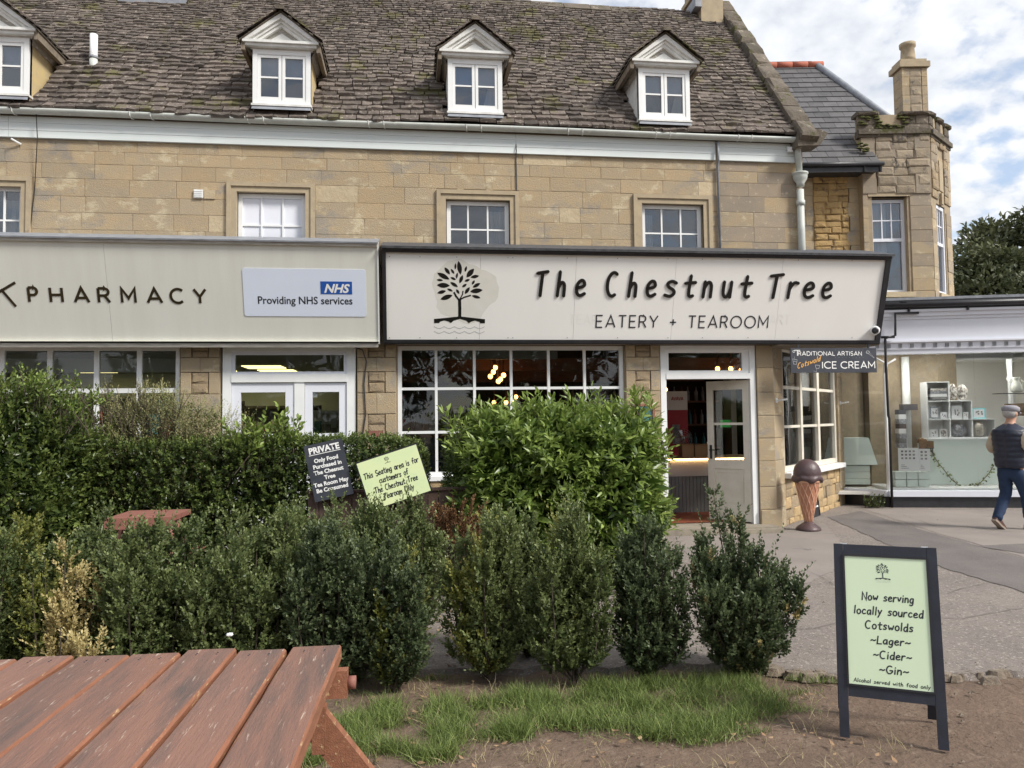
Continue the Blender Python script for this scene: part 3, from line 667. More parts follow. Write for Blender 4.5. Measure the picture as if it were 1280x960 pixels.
crack([(1000, 790), (1120, 770), (1200, 776), (1290, 760)], 1); crack([(840, 700), (900, 722), (1010, 716), (1060, 742)], 2); crack([(1130, 645), (1170, 660), (1290, 668)], 3); crack([(560, 800), (600, 770), (590, 745)], 4); crack([(1185, 745), (1230, 730), (1290, 735)], 5)
# broken edge of the tarmac: loose lumps of stone
mb = MB()
for i in range(60):
    x = random.choice([random.uniform(2.2, 2.75), random.uniform(2.2, 4.3)]); y = float(edgeY(x))-random.uniform(.0, .09); r = random.uniform(.012, .045)
    vs = []
    for k in range(7):
        t = 2*PI*k/7; rr = r*random.uniform(.7, 1.3); vs.append((x+rr*1.7*math.cos(t), y+rr*math.sin(t), -.02))
    vs += [(a+(x-a)*.35, b+(y-b)*.35, .012+r*.28) for a, b, _ in vs]
    mb.cr = random.random(); mb.add(vs, [tuple(range(7, 14))]+[(k, (k+1) % 7, (k+1) % 7+7, k+7) for k in range(7)])
tag(mb.build('broken_tarmac', 'broken_edge'), 'pale crumbled lumps along the ragged front edge of the tarmac', 'rubble', kind='stuff')

# ================================================================== THE MAIN STONE BUILDING
WY = 10.36; EX = 5.62                      # wall plane, right-hand end
hall = thing('stone_building', 'long honey stone building with mossy stone slate roof, dormers and two shopfronts', 'building', (0, WY, 0))
A = None                                   # frame of the wall: local y = 0
UPW = [(-5.62, -4.90, 3.4, 4.66), (-2.28, -1.39, 3.4, 4.65), (.47, 1.345, 3.4, 4.62), (3.215, 4.115, 3.4, 4.635)]
holes = list(UPW)+[(-7.6, -2.97, .6, 2.6), (-2.46, -.73, 0, 2.6), (-.2, 2.92, .80, 2.62), (3.43, 4.83, .08, 2.62)]
backwall('wall_core', 'mortar', hall, A, -9, 5.07, 0, 2.66, 0, .22, holes)
backwall('wall_core', 'mortar', hall, A, -9, EX, 2.66, 5.62, 0, .22, holes)
sur = [(-5.75, -4.79, 3.4, 4.76), (-2.40, -1.27, 3.4, 4.77), (.34, 1.47, 3.4, 4.74), (3.09, 4.24, 3.4, 4.75)]
zs = [3.42, 3.66, 3.87, 4.10, 4.32, 4.53, 4.76, 4.955, 5.12, 5.262]
blockwall(hall, A, -6.2, 4.34, zs, (.28, .66), sur, 0, .009, ['ashlar']*13+['ashlar_pale'])
blockwall(hall, A, 4.36, EX, zs, (.36, .74), sur, 0, .010, ['ashlar_grey']*3+['ashlar'])
for i, (x0, x1, z0, z1) in enumerate(sur):          # moulded stone surrounds, two steps
    h = UPW[i]
    for (a, b, p) in ((0, .055, .045), (.055, .125, .025)):
        mb = MB(); e = a; q = b
        mb.box(x0+e, x0+q, -p, .03, 3.42, z1-e); mb.box(x1-q, x1-e, -p, .03, 3.42, z1-e); mb.box(x0+q, x1-q, -p-.001, .03, z1-q, z1-e)
        mb.build('stone_surround', 'surround', hall)
# joints of the surround: keystones
for x in (.62, 1.02): MB().box(x, x+.09, -.012, .02, 4.745, 4.87).build('stone_block', 'ashlar', hall)
# upper windows
for i, (x0, x1, z0, z1) in enumerate(UPW):
    g_ = 'glass_sky'; wd = x1-x0
    o = window(hall, A, x0+.01, x1-.01, 3.45, z1-.01, .06, [x0+wd*.345, x0+wd*.655], [3.85, 4.22], fr=.055, bar=.022, m='white', g=('white_cool' if i == 1 else g_))
    if i != 1:
        bx('dim_room_sheet', 'dim_room', o, x0, x1, .19, .215, 3.42, z1)  # dark sheet close behind the glass, coloured as the unlit room
        cu = MB()
        for (a, b) in (((x0+.05, x0+.2), (x1-.30, x1-.05))[(i+1) % 2],):
            n = 12
            for k in range(n):
                xa = a+(b-a)*k/n; xb = a+(b-a)*(k+1)/n; ya = .15+.012*math.sin(k*2.1); yb = .15+.012*math.sin((k+1)*2.1)
                cu.add([(xa, ya, 3.5), (xb, yb, 3.5), (xb, yb, 4.5), (xa, ya, 4.5)], [(0, 1, 2, 3)])
        cu.build('curtain', 'curtain', o)
# eaves board and gutter
for k, (z0, z1, p) in enumerate(((5.265, 5.353, .050), (5.355, 5.45, .054), (5.452, 5.53, .058))):
    for a, b in ((-9, -5.06), (-5.057, 1.432), (1.435, 4.30), (4.345, 5.5)):
        MB().box(a, b, -p, .0, z0, z1).build('eaves_board', 'eave_board', hall)
bx('board_bracket', 'white', hall, 5.36, 5.44, -.12, -.085, 5.40, 5.47)
gt = MB(); n = 9
for (a, b) in ((-9, 5.62),):
    pr_ = [(-.14+.062*math.cos(t), 5.585+.062*math.sin(t)) for t in [PI+PI*k/n for k in range(n+1)]]
    pr2 = [(-.14+.055*math.cos(t), 5.585+.055*math.sin(t)) for t in [PI+PI*k/n for k in range(n+1)]][::-1]
    pf = pr_+pr2
    segs = np.linspace(a, b, 30)
    V = []
    for x in segs: V += [(x, y, z+.006*math.sin(x*1.1)) for y, z in pf]
    k = len(pf); F = [(i*k+j, i*k+(j+1) % k, (i+1)*k+(j+1) % k, (i+1)*k+j) for i in range(len(segs)-1) for j in range(k)]+[tuple(range(k)), tuple(range(len(V)-1, len(V)-k-1, -1))]
    gt.add(V, F)
gut = gt.build('gutter', 'gutter', hall, True)
for x in [-5.15, -4.95, -3.55, -3.3, -2.1, -1.9, -.55, -.35, .75, .95, 2.15, 2.35, 3.4, 3.6, 4.6, 4.8]:
    MB().tube([(x-.012, -.205, 5.59), (x-.006, -.19, 5.54), (x, -.14, 5.517), (x+.008, -.09, 5.53)], .006, 5).build('gutter_clip', 'white_worn', gut)
# downpipes
dp = MB(); dp.tube([(5.50, -.14, 5.53), (5.505, -.13, 5.42), (5.54, -.09, 5.08)], .045, 10).build('downpipe', 'gutter', hall, True)
MB().lathe([(.055, 0), (.055, .05), (.09, .10), (.10, .14), (.10, .17), (.112, .18), (.112, .20), (.09, .20)], 14, (5.55, -.09, 4.90)).build('hopper', 'gutter', hall, True)
MB().tube([(5.55, -.08, 4.86), (5.55, -.08, 3.5)], .05, 10).build('downpipe', 'gutter', hall, True)
MB().tube([(5.55, -.08, 4.70), (5.55, -.08, 4.63)], .062, 10).build('pipe_collar', 'gutter', hall, True)
MB().tube([(4.32, -.02, 5.53), (4.32, -.10, 5.50), (4.32, -.10, 5.24), (4.33, -.04, 5.18), (4.345, -.035, 3.45)], .019, 7).build('waste_pipe', 'lead', hall, True)
MB().tube([(1.434, -.02, 5.5), (1.434, -.075, 5.3), (1.436, -.022, 5.22), (1.45, -.02, 3.45)], .007, 5).build('cable', 'black_paint', hall)
x0, z0 = wallpt(52, 146, WY); x1, z1 = wallpt(37, 292, WY)
MB().tube([(x0, -.16, z0+.1), (x0, -.10, 5.25), (x1+.06, -.02, 4.6), (x1, -.02, z1-.1)], .006, 5).build('cable', 'roof_under', hall)
vx, vz = wallpt(249, 243, WY)
v = bx('air_vent', 'white_worn', hall, vx-.06, vx+.055, -.035, -.012, vz-.055, vz+.055)
for k in range(4): MB().box(vx-.05, vx+.045, -.042, -.035, vz-.042+k*.024, vz-.030+k*.024).build('louvre', 'white', v)
bx('air_vent', 'ashlar_pale', hall, vx+.07, vx+.2, -.024, -.0115, vz-.06, vz+.055)
sx, sz = wallpt(24, 179, WY); MB().tube([(sx-.05, -.10, sz+.02), (sx+.03, -.02, sz-.02)], .012, 6).build('pipe_stub', 'white', hall)
# ---- roof
RT = 1.222; RA = math.atan(RT); EY = -.15; EZ = 5.60; RY_ = 2.42
def rz_(y): return EZ+(y-EY)*RT
RZZ = rz_(RY_)
SLEN = (RY_-EY)/math.cos(RA)
roof = MB().add([(-9, EY+.02, EZ-.02), (EX-.1, EY+.02, EZ-.02), (EX-.1, RY_, RZZ-.05), (-9, RY_, RZZ-.05)], [(0, 1, 2, 3)])
rb = MB(); rb.add([(-9, EY+.02, EZ-.02), (EX-.1, EY+.02, EZ-.02), (EX-.1, RY_, RZZ-.05), (-9, RY_, RZZ-.05), (-9, RY_+2.6, EZ-.05), (EX-.1, RY_+2.6, EZ-.05)], [(0, 1, 2, 3), (3, 2, 5, 4), (0, 4, 5, 1), (0, 3, 4), (1, 5, 2)])
roof = rb.build('roof', 'roof_under', hall)
DORM = [-5.15, -1.68, .87, 3.53]
def dorm_skip(x, y):                        # inside a dormer body or under its little roof
    for c in DORM:
        if abs(x-c) < .37 and -.075 < y < .62: return True
        if abs(x-c) < .50 and .15 < y < .5: return False
    return False
tv = []
for k in range(9):
    r = random.Random(50+k); j = lambda s: r.uniform(-s, s)
    bl, br = (-.5+j(.02), j(.045)), (.5+j(.02), j(.045)); ml = (j(.16), -.02+j(.045))
    top = [(-.5, 1.5), (.5, 1.5)]
    th = 1.0
    pl = [bl, ml, br, top[1], top[0]]
    tv.append(([(a, b, 0) for a, b in pl]+[(a+(0 if i in (3, 4) else j(.01)), b+(.04 if i < 3 else 0), th*(1+j(.25))) for i, (a, b) in enumerate(pl)],
               [(5, 6, 7, 8, 9), (0, 1, 6, 5), (1, 2, 7, 6), (2, 3, 8, 7), (4, 0, 5, 9)]))
TM = []
for vs, fs in tv:
    me = bpy.data.meshes.new('roof_tile'); me.from_pydata(vs, [], fs); me.materials.append(M['tile']); TM.append(me)
tiles = []; t = -.035; row = 0
while t < SLEN-.03:
    ex = .128-.052*min(t/SLEN*1.15, 1)+random.uniform(-.006, .006); wm = .185-.075*t/SLEN
    x = -6.3 - random.uniform(0, .2)
    while x < EX-.14:
        wd = wm*random.uniform(.62, 1.45); wd = min(wd, EX-.12-x+.05); xc = x+wd/2; y = EY+(t+ex/2)*math.cos(RA)
        if not dorm_skip(xc, y) and wd > .05: tiles.append((xc, t+random.uniform(-.012, .012), wd-.010, ex, random.randrange(9), random.uniform(.020, .042)*(1.1-.45*t/SLEN)))
        x += wd
    t += ex; row += 1
def sag(x, t): return .018*math.sin(x*1.3+.6)+.012*math.sin(x*3.1+t*2)+.02*math.sin(t*1.7+x*.4)
def tmtx(q):
    x, t, wd, ex, k, th = q; y = EY+t*math.cos(RA); z = EZ+t*math.sin(RA)
    tilt = RA-math.atan(th*1.0/ex*.75)+random.uniform(-.03, .03)
    return T(x, y-.03*math.sin(RA), z+.03*math.cos(RA)+sag(x, t)+.004) @ RX(tilt) @ RZ(random.uniform(-.035, .035)) @ SC(wd, ex*1.05, th)
inv = [q for q in tiles if -5.45 < q[0]]
inv.sort(key=lambda q: q[1]*1.0+abs(q[0])*.02); single = set(id(q) for q in inv[:300])
big = MB()
for q in tiles:
    m_ = tmtx(q)
    if id(q) in single: link('roof_tile', TM[q[4]], roof, m_)
    else:
        big.cr = random.random(); big.add([m_ @ Vector(v) for v in tv[q[4]][0]], tv[q[4]][1])
o = big.build('roof_tile_courses', 'tile', roof); o['kind'] = 'stuff'
# ridge stones
x = -6.4
while x < 5.1:
    wd = random.uniform(.36, .5); zz_ = RZZ+.02+.02*math.sin(x*.8)
    MB().prism([(-.13, -.10), (0, .05), (.13, -.10), (.11, -.13), (0, 0), (-.11, -.13)], 0, wd-.012, T(x, RY_, zz_) @ RZ(-PI/2) @ T(0, 0, 0)).build('ridge_tile', 'coping', roof); x += wd
# gable coping at the right end
t = -.2
k = 0
while t < SLEN+.05:
    L = .42; y = EY+t*math.cos(RA); z = EZ+t*math.sin(RA)
    m_ = T(EX-.04, y, z+.02) @ RX(RA)
    link('coping_stone', vmesh('rough', k % 8, 'coping'), hall, m_ @ T(0, L/2, .05) @ RX(-PI/2) @ SC(.27, .20, L-.012) @ RZ(0)); t += L; k += 1
MB().prism([(EX-.20, 0), (EX+.13, .02), (EX+.26, .20), (EX+.10, .26), (EX-.18, .16)], -.30, -.02, T(0, 0, 5.42)).build('kneeler', 'coping', hall)
MB().add([(EX, 0, 2.75), (EX, 5.0, 2.75), (EX, 5.0, 5.5), (EX, RY_, RZZ-.02), (EX, -.0, 5.5)], [(0, 1, 2, 3, 4)]).build('gable_wall', 'rubble_grey', hall)
bx('corner_stone', 'surround', hall, 5.50, EX+.01, -.02, .01, 5.265, 5.55)
# chimneys
ch = MB(); ch.box(5.02, 5.42, RY_-.28, RY_+.5, RZZ-.45, RZZ+1.3); c1 = ch.build('chimney', 'surround', hall)
bx('chimney_ledge', 'surround', c1, 4.97, 5.47, RY_-.33, RY_+.55, RZZ+.34, RZZ+.42)
bx('lead_flashing', 'lead', c1, 4.90, 5.02, RY_-.33, RY_+.1, RZZ-.02, RZZ+.16)
cx, _ = wallpt(196, 10, WY+2.1); c2 = bx('chimney', 'ashlar_pale', hall, cx-.46, cx+.46, 1.95, 2.9, RZZ-.40, RZZ+1.2)
bx('lead_flashing', 'lead', c2, cx-.50, cx+.5, 1.86, 1.95, RZZ-.68, RZZ-.36)
# flue
fx = wallpt(133, 60, WY+.95)[0]; yb = .52; zb_ = rz_(yb)
f = MB().tube([(fx, yb, zb_-.05), (fx, yb, zb_+.50)], .05, 12).build('flue_pipe', 'white', hall, True)
MB().tube([(fx, yb, zb_+.16), (fx, yb, zb_+.20)], .056, 12).build('flue_band', 'lead', f, True); MB().tube([(fx, yb, zb_-.05), (fx, yb, zb_+.155)], .0525, 12).build('flue_base', 'gutter', f, True)
# moss cushions
def mossb(name, parent, lst, xf=None):
    mb = MB(xf)
    for (x, y, z, r, fl) in lst:
        vs = []; 
        for i in range(5):
            for k in range(9):
                a = 2*PI*k/9; el = i/4*PI/2; rr = r*math.cos(el)*random.uniform(.75, 1.2); vs.append((x+rr*math.cos(a), y+rr*math.sin(a)*.7, z+r*fl*math.sin(el)*random.uniform(.8, 1.2)))
        mb.add(vs, [(i*9+k, i*9+(k+1) % 9, (i+1)*9+(k+1) % 9, (i+1)*9+k) for i in range(4) for k in range(9)])
    o = mb.build(name, 'moss', parent, True); o['kind'] = 'stuff'; return o
lst = []
for (px_, spread, n) in ((4.45, .45, 26), (.02, .3, 10)):
    for k in range(n):
        x = px_+random.gauss(0, spread*.5); y = EY+random.uniform(.02, .22); lst.append((x, y, rz_(y)+.03, random.uniform(.02, .06), .6))
for k in range(60):
    x = random.choice([-3.2, 1.9, 4.6])+random.gauss(0, .5); y = random.uniform(1.4, 2.3); lst.append((x, y, rz_(y)+.03, random.uniform(.02, .05), .5))
mossb('moss', hall, lst)
# ---- dormers
def dormer(c, yellow):
    F = -.13                                # front plane
    b = MB(); zt = 6.50
    b.add([(c-.37, F, 5.70), (c-.37, F, zt), (c-.37, .75, zt), (c-.37, F+.03, 5.68)], [(0, 3, 2, 1)])
    b.add([(c+.37, F, 5.70), (c+.37, F, zt), (c+.37, .75, zt), (c+.37, F+.03, 5.68)], [(0, 1, 2, 3)])
    b.add([(c-.37, F+.06, zt), (c+.37, F+.06, zt), (c+.37, .7, zt), (c-.37, .7, zt)], [(0, 1, 2, 3)])
    d = b.build('dormer', 'render_yellow' if yellow else 'white_worn', hall)
    bx('blind', 'blind', d, c-.33, c+.33, F+.055, F+.06, 6.14, 6.46); bx('dark_interior_sheet', 'dark_room', d, c-.34, c+.34, F+.07, F+.08, 5.74, 6.47)  # the dark sheet gives the unlit space behind the panes by colour
    MB().add([(c+.10, F+.058, 5.83), (c+.30, F+.058, 5.83), (c+.30, F+.058, 6.14), (c+.18, F+.058, 6.14)], [(0, 1, 2, 3)]).build('curtain', 'curtain', d) if c > 0 else None
    m = 'white_worn'
    fr = MB(); fr.box(c-.37, c-.31, F-.03, F+.05, 5.77, 6.50); fr.box(c+.31, c+.37, F-.03, F+.05, 5.77, 6.50); fr.box(c-.31, c+.31, F-.028, F+.05, 6.44, 6.50); fr.box(c-.31, c+.31, F-.028, F+.05, 5.77, 5.83)
    fo = fr.build('window_frame', 'white', d)
    for s in (-1, 1):
        x0, x1 = (c-.308, c-.004) if s < 0 else (c+.004, c+.308)
        w_ = MB(); t_ = .038
        w_.box(x0, x0+t_, F-.02, F+.02, 5.832, 6.438); w_.box(x1-t_, x1, F-.02, F+.02, 5.832, 6.438); w_.box(x0+t_, x1-t_, F-.018, F+.02, 5.832, 5.875); w_.box(x0+t_, x1-t_, F-.018, F+.02, 6.40, 6.438); w_.box(x0+t_, x1-t_, F-.012, F+.015, 6.128, 6.15)
        w_.build('casement', 'white', d)
        for z0, z1 in ((5.87, 6.13), (6.148, 6.405)): bx('pane', 'glass_sky', d, x0+t_-.003, x1-t_+.003, F, F+.004, z0, z1)
    MB().box(c-.385, c+.385, F-.06, F+.06, 5.742, 5.769).build('sill', 'white_worn', d)
    MB().add([(c-.37, F-.045, 5.742), (c+.37, F-.045, 5.742), (c+.38, F-.07, 5.69), (c-.38, F-.07, 5.69)], [(3, 2, 1, 0)]).build('lead_apron', 'lead', d)
    bx('frieze', m, d, c-.40, c+.40, F-.02, F+.2, 6.502, 6.56)
    # pediment: cornice, raking mouldings and tympanum
    hw = .485; z0 = 6.555; ap = 6.94; F2 = F-.13
    p = MB(); p.box(c-hw, c+hw, F2, F+.2, z0, z0+.035); p.box(c-hw+.03, c+hw-.03, F2+.03, F+.2, z0-.035, z0-.001); p.build('cornice', m, d)
    MB().prism([(c-hw+.08, z0+.037), (c+hw-.08, z0+.037), (c, ap-.10)], F-.02, F+.05).build('tympanum', 'timber_grey', d)
    MB().prism([(c-.18, z0+.055), (c+.18, z0+.055), (c, z0+.17)], F-.034, F-.0205).build('tympanum_panel', 'white_worn', d)
    for s in (-1, 1):
        dx = s*hw; sl = (ap-z0-.035)/hw; ang = math.atan(sl)
        for (o0, o1, fy) in ((0, .045, 0), (.046, .078, .035), (.079, .115, .06)):
            n0 = o0/math.cos(ang); n1 = o1/math.cos(ang)
            q = [(c+dx, z0+.037-n0+.03), (c, ap-n0), (c, ap-n1), (c+dx*(1-.0), z0+.037-n1+.03)]
            # clip against the cornice top
            xb = lambda nn: c+s*min(hw, (ap-nn-(z0+.037))/sl)
            q = [(xb(n0), max(z0+.037, ap-n0-sl*hw)), (c, ap-n0), (c, ap-n1), (xb(n1), z0+.037)]
            if n0 < .001: q = [(c+dx*1.02, z0+.037), (c, ap+.012), (c, ap-n1), (xb(n1), z0+.037)]
            MB().prism(q if s > 0 else q[::-1], F2+fy, F+.06).build('raking_moulding', m, d)
        # roof slope over the dormer, with soffit
        ez = z0+.02; yb0 = (ez-EZ)/RT+EY+.05; yb1 = (ap-EZ)/RT+EY+.1
        e = hw+.035; th = .020
        a0 = (c+s*e, F2-.015, ez-.02); a1 = (c, F2-.015, ap+.025); b1 = (c, yb1, ap+.025); b0 = (c+s*e, yb0, ez-.02)
        up = lambda p_: (p_[0], p_[1], p_[2]+th)
        MB().add([a0, a1, b1, b0, up(a0), up(a1), up(b1), up(b0)], [(3, 2, 1, 0), (4, 5, 6, 7), (0, 1, 5, 4), (1, 2, 6, 5), (2, 3, 7, 6), (3, 0, 4, 7)]).build('roof_slope', 'coping', d)
        # deep timber side fascia under the eaves
        MB().add([(c+s*(hw-.02), F2+.02, z0), (c+s*(hw-.02), yb0-.02, z0), (c+s*.375, F+.22, z0-.17), (c+s*.375, F+.02, z0-.12), (c+s*.375, .62, z0-.12)], [(0, 1, 4, 3)]).build('soffit', 'timber_grey', d)
        MB().box(*sorted((c+s*(hw-.03), c+s*(hw+.02))), F2+.03, yb0, z0-.10, z0+.02).build('side_fascia', 'soffit', d)
        tt = MB(); Ls = math.hypot(e, ap-ez)
        for r_ in range(6):
            u0 = r_/6; x = F2-.06
            while x < yb0+(yb1-yb0)*u0:
                wd = random.uniform(.1, .19); u1 = u0+.24
                P0 = lambda u, yy, h_: (c+s*e*(1-u)*1.04, yy, ez-.02+(ap+.06-ez)*u+h_)
                h_ = .035; tt.cr = random.random()
                tt.add([P0(u0, x, .062), P0(u0, x+wd-.006, .062), P0(u1, x+wd-.006, .034), P0(u1, x, .034), P0(u0, x, .034), P0(u0, x+wd-.006, .034), P0(u1, x, .02)], [(0, 1, 2, 3) if s < 0 else (3, 2, 1, 0), (4, 5, 1, 0), (0, 3, 6, 4)]); x += wd
        to = tt.build('dormer_tiles', 'tile', d); to['kind'] = 'stuff'
    for k in range(5): link('ridge_tile', vmesh('rough', k, 'coping'), d, T(c, F2+.04+k*.26, ap+.055) @ RX(-PI/2) @ SC(.11, .06, .25) @ RY(PI))
    return d
for i, c in enumerate(DORM): dormer(c, i < 2)

# ---- ground floor: pilasters
def pilaster(x0, x1, ztop=2.62, xf=None, plain=False):
    z = 0; k = 0; zz = [0, .30, .58, .86, 1.14, 1.42, 1.70, 1.98, 2.26, 2.45, ztop] ; c0, c1 = x0+(x1-x0)*.28, x1-(x1-x0)*.28
    for a, b in zip(zz[:-1], zz[1:]):
        e = .004
        if (k % 2 == 0) and not plain and k < 9:
            block(hall, xf, x0+e, x1-e, -.05, .02, a+e, b-e, 'ashlar') if k < 1 else (block(hall, xf, x0+e, (x0+x1)/2-e*.4, -.05, .02, a+e, b-e, 'ashlar'), block(hall, xf, (x0+x1)/2+e*.4, x1-e, -.05, .02, a+e, b-e, 'ashlar'))
        else:
            block(hall, xf, x0+e, c0-e, -.05, .02, a+e, b-e, 'ashlar'); block(hall, xf, c1+e, x1-e, -.05, .02, a+e, b-e, 'ashlar')
            m_ = (a+b)/2
            if plain: block(hall, xf, c0, c1, -.05, .02, a+e, b-e, 'ashlar')
            else:
                block(hall, xf, c0+e, c1-e, -.045, .02, a+e, m_-e, 'carved', 'rough', 'carved_stone'); block(hall, xf, c0+e, c1-e, -.045, .02, m_+e, b-e, 'carved', 'rough', 'carved_stone')
        k += 1
pilaster(-2.955, -2.47); pilaster(-.725, -.215); pilaster(2.93, 3.42)
zz = [0, .30, .62, .98, 1.3, 1.62, 1.95, 2.3, 2.62]
for k, (a, b) in enumerate(zip(zz[:-1], zz[1:])):
    s_ = 4.95 if k % 2 else 5.12
    if a == 0: block(hall, A, 4.835, 5.13, -.075, .02, .0, .296, 'ashlar')
    else: block(hall, A, 4.835, 5.08, -.05, .02, a+.003, b-.003, 'ashlar')
# wall below the windows
blockwall(hall, A, -.2, 2.92, [0, .2, .4, .6, .79], (.2, .45), [], 0, .02, 'rubble', 'rough')
blockwall(hall, A, -7, -2.97, [0, .2, .4, .6], (.2, .45), [], 0, .02, 'rubble', 'rough')
# wiring and small wall fittings
cx = wallpt(455, 432, WY-.06)[0]
MB().tube([(cx-.16, -.07, 2.6), (cx-.02, -.075, 2.55), (cx+.03, -.068, 2.40), (cx+.0, -.066, 2.1), (cx+.02, -.066, 1.7), (cx-.03, -.066, 1.35), (cx-.02, -.066, .9)], .008, 5).build('cable', 'black_paint', hall)

# ---- pharmacy window and door
xb = [-6.25, -5.7, -5.13, -4.565, -4.005, -3.485]
window(hall, A, -7.55, -2.985, .62, 2.60, .03, xb, [1.25, 2.035], fr=.05, bar=.06, m='white', g='glass_dim', dep=.07, sill=.06)
dr = MB(); dr.box(-2.44, -2.33, -.02, .08, 0, 2.60); dr.box(-.86, -.745, -.02, .08, 0, 2.60); dr.box(-2.33, -.86, -.019, .08, 2.53, 2.60); dr.box(-2.33, -.86, -.03, .08, 2.13, 2.235); dr.box(-1.535, -1.405, -.015, .08, 0, 2.13)
do = dr.build('door_frame', 'white', hall)
t_ = MB(); t_.box(-2.33, -2.29, -.0, .06, 2.235, 2.53); t_.box(-.90, -.86, 0, .06, 2.235, 2.53); t_.box(-2.29, -.90, 0, .06, 2.235, 2.27); t_.box(-2.29, -.90, 0, .06, 2.49, 2.53); t_.build('fanlight_frame', 'white_cool', do)
bx('pane', 'glass_dim', do, -2.295, -.895, .028, .032, 2.265, 2.495)
for (x0, x1) in ((-2.325, -1.54), (-1.40, -.865)):
    dl = MB(); s_ = .11 if x1 < -1.5 else .095
    dl.box(x0, x0+s_, 0, .05, .05, 2.12); dl.box(x1-s_, x1, 0, .05, .05, 2.12); dl.box(x0+s_, x1-s_, .001, .05, 2.0, 2.12); dl.box(x0+s_, x1-s_, .001, .05, .05, .35); dl.box(x0+s_, x1-s_, .006, .04, 1.415, 1.455)
    d_ = dl.build('door', 'white_cool', hall)
    bx('pane', 'glass_dim', d_, x0+s_-.002, x1-s_+.002, .024, .028, 1.45, 2.005); bx('pane', 'glass_dim', d_, x0+s_-.002, x1-s_+.002, .024, .028, .345, 1.42)
    MB().tube([(x1-.05, -.05, .95), (x1-.05, -.05, 1.35)], .012, 6).build('handle', 'steel', d_)
bx('notice', 'paper', do, -1.30, -1.245, .033, .036, 1.93, 2.0)
# pharmacy room
rm = MB(); rm.box(-8.2, -.35, 4.4, 4.5, 0, 2.8); rm.box(-8.3, -8.2, .25, 4.5, 0, 2.8); rm.box(-.40, -.32, .25, 4.5, 0, 2.8); rm.build('interior_wall', 'wall_pharm', hall)
bx('shop_ceiling', 'ceil_pharm', hall, -8.2, -.4, .24, 4.4, 2.52, 2.6); bx('shop_floor', 'panel_grey', hall, -8.2, -.4, .24, 4.4, .0, .05)
bx('bulkhead', 'wall_pharm', hall, -8.2, -2.9, .9, 1.0, 2.33, 2.52)
for (x, y) in ((-5.4, 2.2), (-4.15, 1.7), (-3.9, 2.6), (-3.35, 3.3), (-2.4, 2.6), (-5.4, 3.5), (-2.35, 3.6)):
    bx('ceiling_light_or_fill', 'panel_light', hall, x-.3, x+.3, y-.3, y+.3, 2.505, 2.519)
for (x0, x1, y0, z1, m_) in ((-4.6, -3.0, 3.6, 2.0, 'pharm_dark'), (-3.9, -2.9, 2.0, 1.9, 'teal'), (-2.9, -1.6, 3.2, 1.9, 'pharm_dark'), (-1.75, -1.0, 2.4, 1.8, 'wall_pharm'), (-6.6, -5.0, 3.9, 2.1, 'panel_grey')):
    fo = thing('shop_shelving', {(-4.6): 'dark shelving unit deep inside the pharmacy, left of centre', (-3.9): 'teal display unit behind the pharmacy window near the stone pilaster', (-2.9): 'dark shelving seen through the pharmacy door glass', (-1.75): 'pale unit behind the right half of the pharmacy doors', (-6.6): 'grey shelving at the back left of the pharmacy'}[x0], 'shelving', (x0, WY+y0, 0))
    for k in range(5): bx('shelf', m_, fo, 0, x1-x0, 0, .35, .05+k*(z1-.1)/4, .09+k*(z1-.1)/4)
    bx('back_panel', m_, fo, 0, x1-x0, .36, .4, 0, z1)
    mb = MB()
    for k in range(4):
        x = .03
        while x < x1-x0-.1:
            wd = random.uniform(.05, .14); mb.cm = random.randrange(4); mb.box(x, x+wd, .05, .25, .092+k*(z1-.1)/4, .092+k*(z1-.1)/4+random.uniform(.12, .28)); x += wd+.02
    o = mb.build('goods', ['grey_stuff', 'paper', 'teal', 'red_print'], fo); o['kind'] = 'stuff'
# posters in pharmacy window
def poster(x0, x1, z0, z1, y, cols, label):
    p = thing('poster', label, 'poster', ((x0+x1)/2, y, z0)); bx('sheet', cols[0], p, -(x1-x0)/2, (x1-x0)/2, 0, .004, 0, z1-z0)
    for k, (a, b, c_, d_, m_) in enumerate(cols[1]): bx('print', m_, p, -(x1-x0)/2+a*(x1-x0), -(x1-x0)/2+b*(x1-x0), -.003, -.0005, c_*(z1-z0), d_*(z1-z0))
poster(-3.45, -3.02, 1.35, 1.98, WY+.12, ('pharm_dark', [(.1, .45, .2, .6, 'aqua'), (.5, .85, .1, .5, 'red_print'), (.4, .75, .6, .9, 'teal'), (.05, .35, .05, .18, 'red_print')]), 'dark poster with blue and red figures in the pharmacy window')

# ---- cafe window and doorway
xb = [.319, .837, 1.341, 1.861, 2.366]
window(hall, A, -.195, 2.915, .86, 2.61, .03, xb, [1.448, 2.034], fr=.055, bar=.036, m='white', g='glass', dep=.07, sill=.07)
df = MB(); df.box(3.435, 3.515, -.02, .09, .1, 2.615); df.box(4.745, 4.825, -.02, .09, .1, 2.615); df.box(3.515, 4.745, -.019, .09, 2.55, 2.615); df.box(3.515, 4.745, -.03, .09, 2.145, 2.225)
df = df.build('door_frame', 'white', hall)
t_ = MB(); t_.box(3.515, 3.56, 0, .07, 2.225, 2.55); t_.box(4.64, 4.745, 0, .07, 2.225, 2.55); t_.box(3.56, 4.64, 0, .07, 2.225, 2.265); t_.box(3.56, 4.64, 0, .07, 2.515, 2.55); t_.build('fanlight_frame', 'white', df)
bx('pane', 'glass', df, 3.555, 4.645, .03, .034, 2.26, 2.52)
